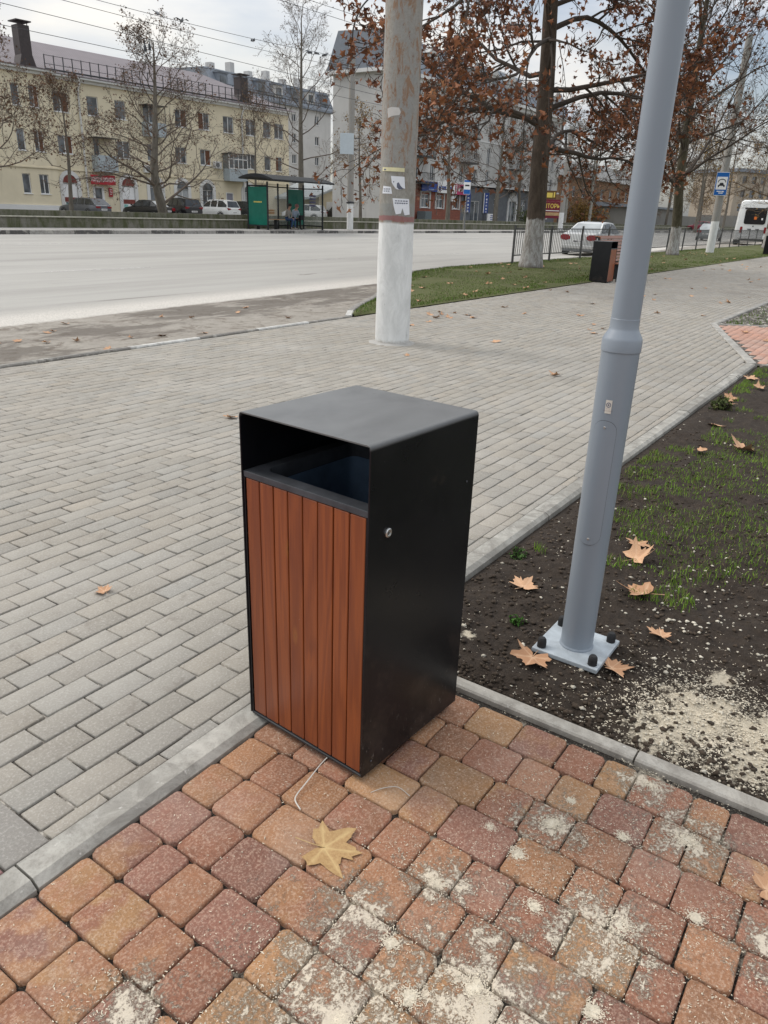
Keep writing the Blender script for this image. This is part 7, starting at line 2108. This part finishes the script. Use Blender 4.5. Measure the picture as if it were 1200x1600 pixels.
BG = [(93, 38, 12, 'bark_pale', 'pale-trunked plane tree forking low, behind the silver sedan'), (96, 36, 13, 'bark_pale', 'second pale-trunked plane tree, standing just right of the forked one'), (84, 40, 10, 'bark_grey', 'bare tree behind the curtain billboard'),
      (112, 35, 13, 'bark_grey', None), (121, 32, 13, 'bark_grey', None), (130, 36, 14, 'bark_grey', None), (138, 29, 12, 'bark_grey', None), (150, 33, 14, 'bark_grey', None), (118, 44, 14, 'bark_grey', None),
      (160, 26, 13, 'bark_grey', None), (172, 30, 14, 'bark_grey', None), (145, 40, 15, 'bark_grey', None), (185, 24, 14, 'bark_grey', None), (128, 30.5, 9, 'bark_grey', None), (104, 31, 12, 'bark_grey', None), (98, 30.6, 11, 'bark_grey', None), (112, 27, 11, 'bark_grey', None)]
for i, (x, y, h, bk, lb) in enumerate(BG):
    if i > 2: h *= 1.4
    make_tree(lb or 'bare brown-twigged tree in the background wood behind the minibus and the railing', (x, y, .3), 60 + i, h, .20, [(0, 0, 0), (.1, 0, h * .25), (-.2, .1, h * .55), (0, 0, h)], 16, h * .16, h * .42, M[bk],
              [M['leaves_brown'], M['leaves_yellow']][i % 3 == 1], 1300 if i > 2 else 400, .16, elev=(.35, 1.2), kids=(6, 5, 4), group=None if lb else G2, twig=M['twig_brown'] if i > 2 else M['bark_grey'], rmin=.012)
make_tree('bare tree with yellow leaves beside the lawn strip, beyond the service sign', (60, 9.6, 0), 80, 10, .2, [(0, 0, 0), (.1, 0, 2.5), (0, 0, 5), (.2, 0, 9.5)], 16, 2.6, 4.0, M['bark_olive'], M['leaves_yellow'], 700, .12, elev=(.2, 1.1), kids=(6, 5, 3), twig=M['twig_brown'])
def shrub(label, loc, seed, H, R0, mat, n, size):
    e = thing('shrub', label, 'shrub', loc); T = Tree(seed, lvl=1, kids=(5, 3), rmin=.008)
    for k in range(16):
        a = T.r.uniform(0, 6.28); el = T.r.uniform(.5, 1.4); T.branch((0, 0, 0), (math.cos(a) * math.cos(el), math.sin(a) * math.cos(el), math.sin(el)), H * T.r.uniform(.6, 1.0), .02, 0)
    T.mb.build('stems', M['twig'], e, recalc=False); leaves_obj('foliage', T.tips, mat, e, size, seed, per=max(1, n // len(T.tips)), jitter=R0 * .22)
shrub('yellow-leaved bush in front of the orange-brown house', (118, 45.0, .3), 91, 4.6, 1.6, M['leaves_yellow'], 2600, .22)
shrub('dark green bush behind the low wall beside the shop entrance', (77.5, 36, .3), 92, 2.3, .8, M['leaves_green'], 1500, .12)
shrub('green weed growing in the soil by the promenade kerb', (6.95, 1.20, -.02), 93, .12, .05, M['leaves_green'], 260, .035)
shrub('small green seedling left of the lamp plate', (2.47, 1.015, -.02), 94, .035, .012, simple('seedling', (.06, .17, .02), .7), 50, .014)
shrub('small green weed at the kerb just right of the bin', (3.05, 1.28, -.03), 95, .05, .02, simple('weed', (.07, .15, .03), .7), 70, .016)
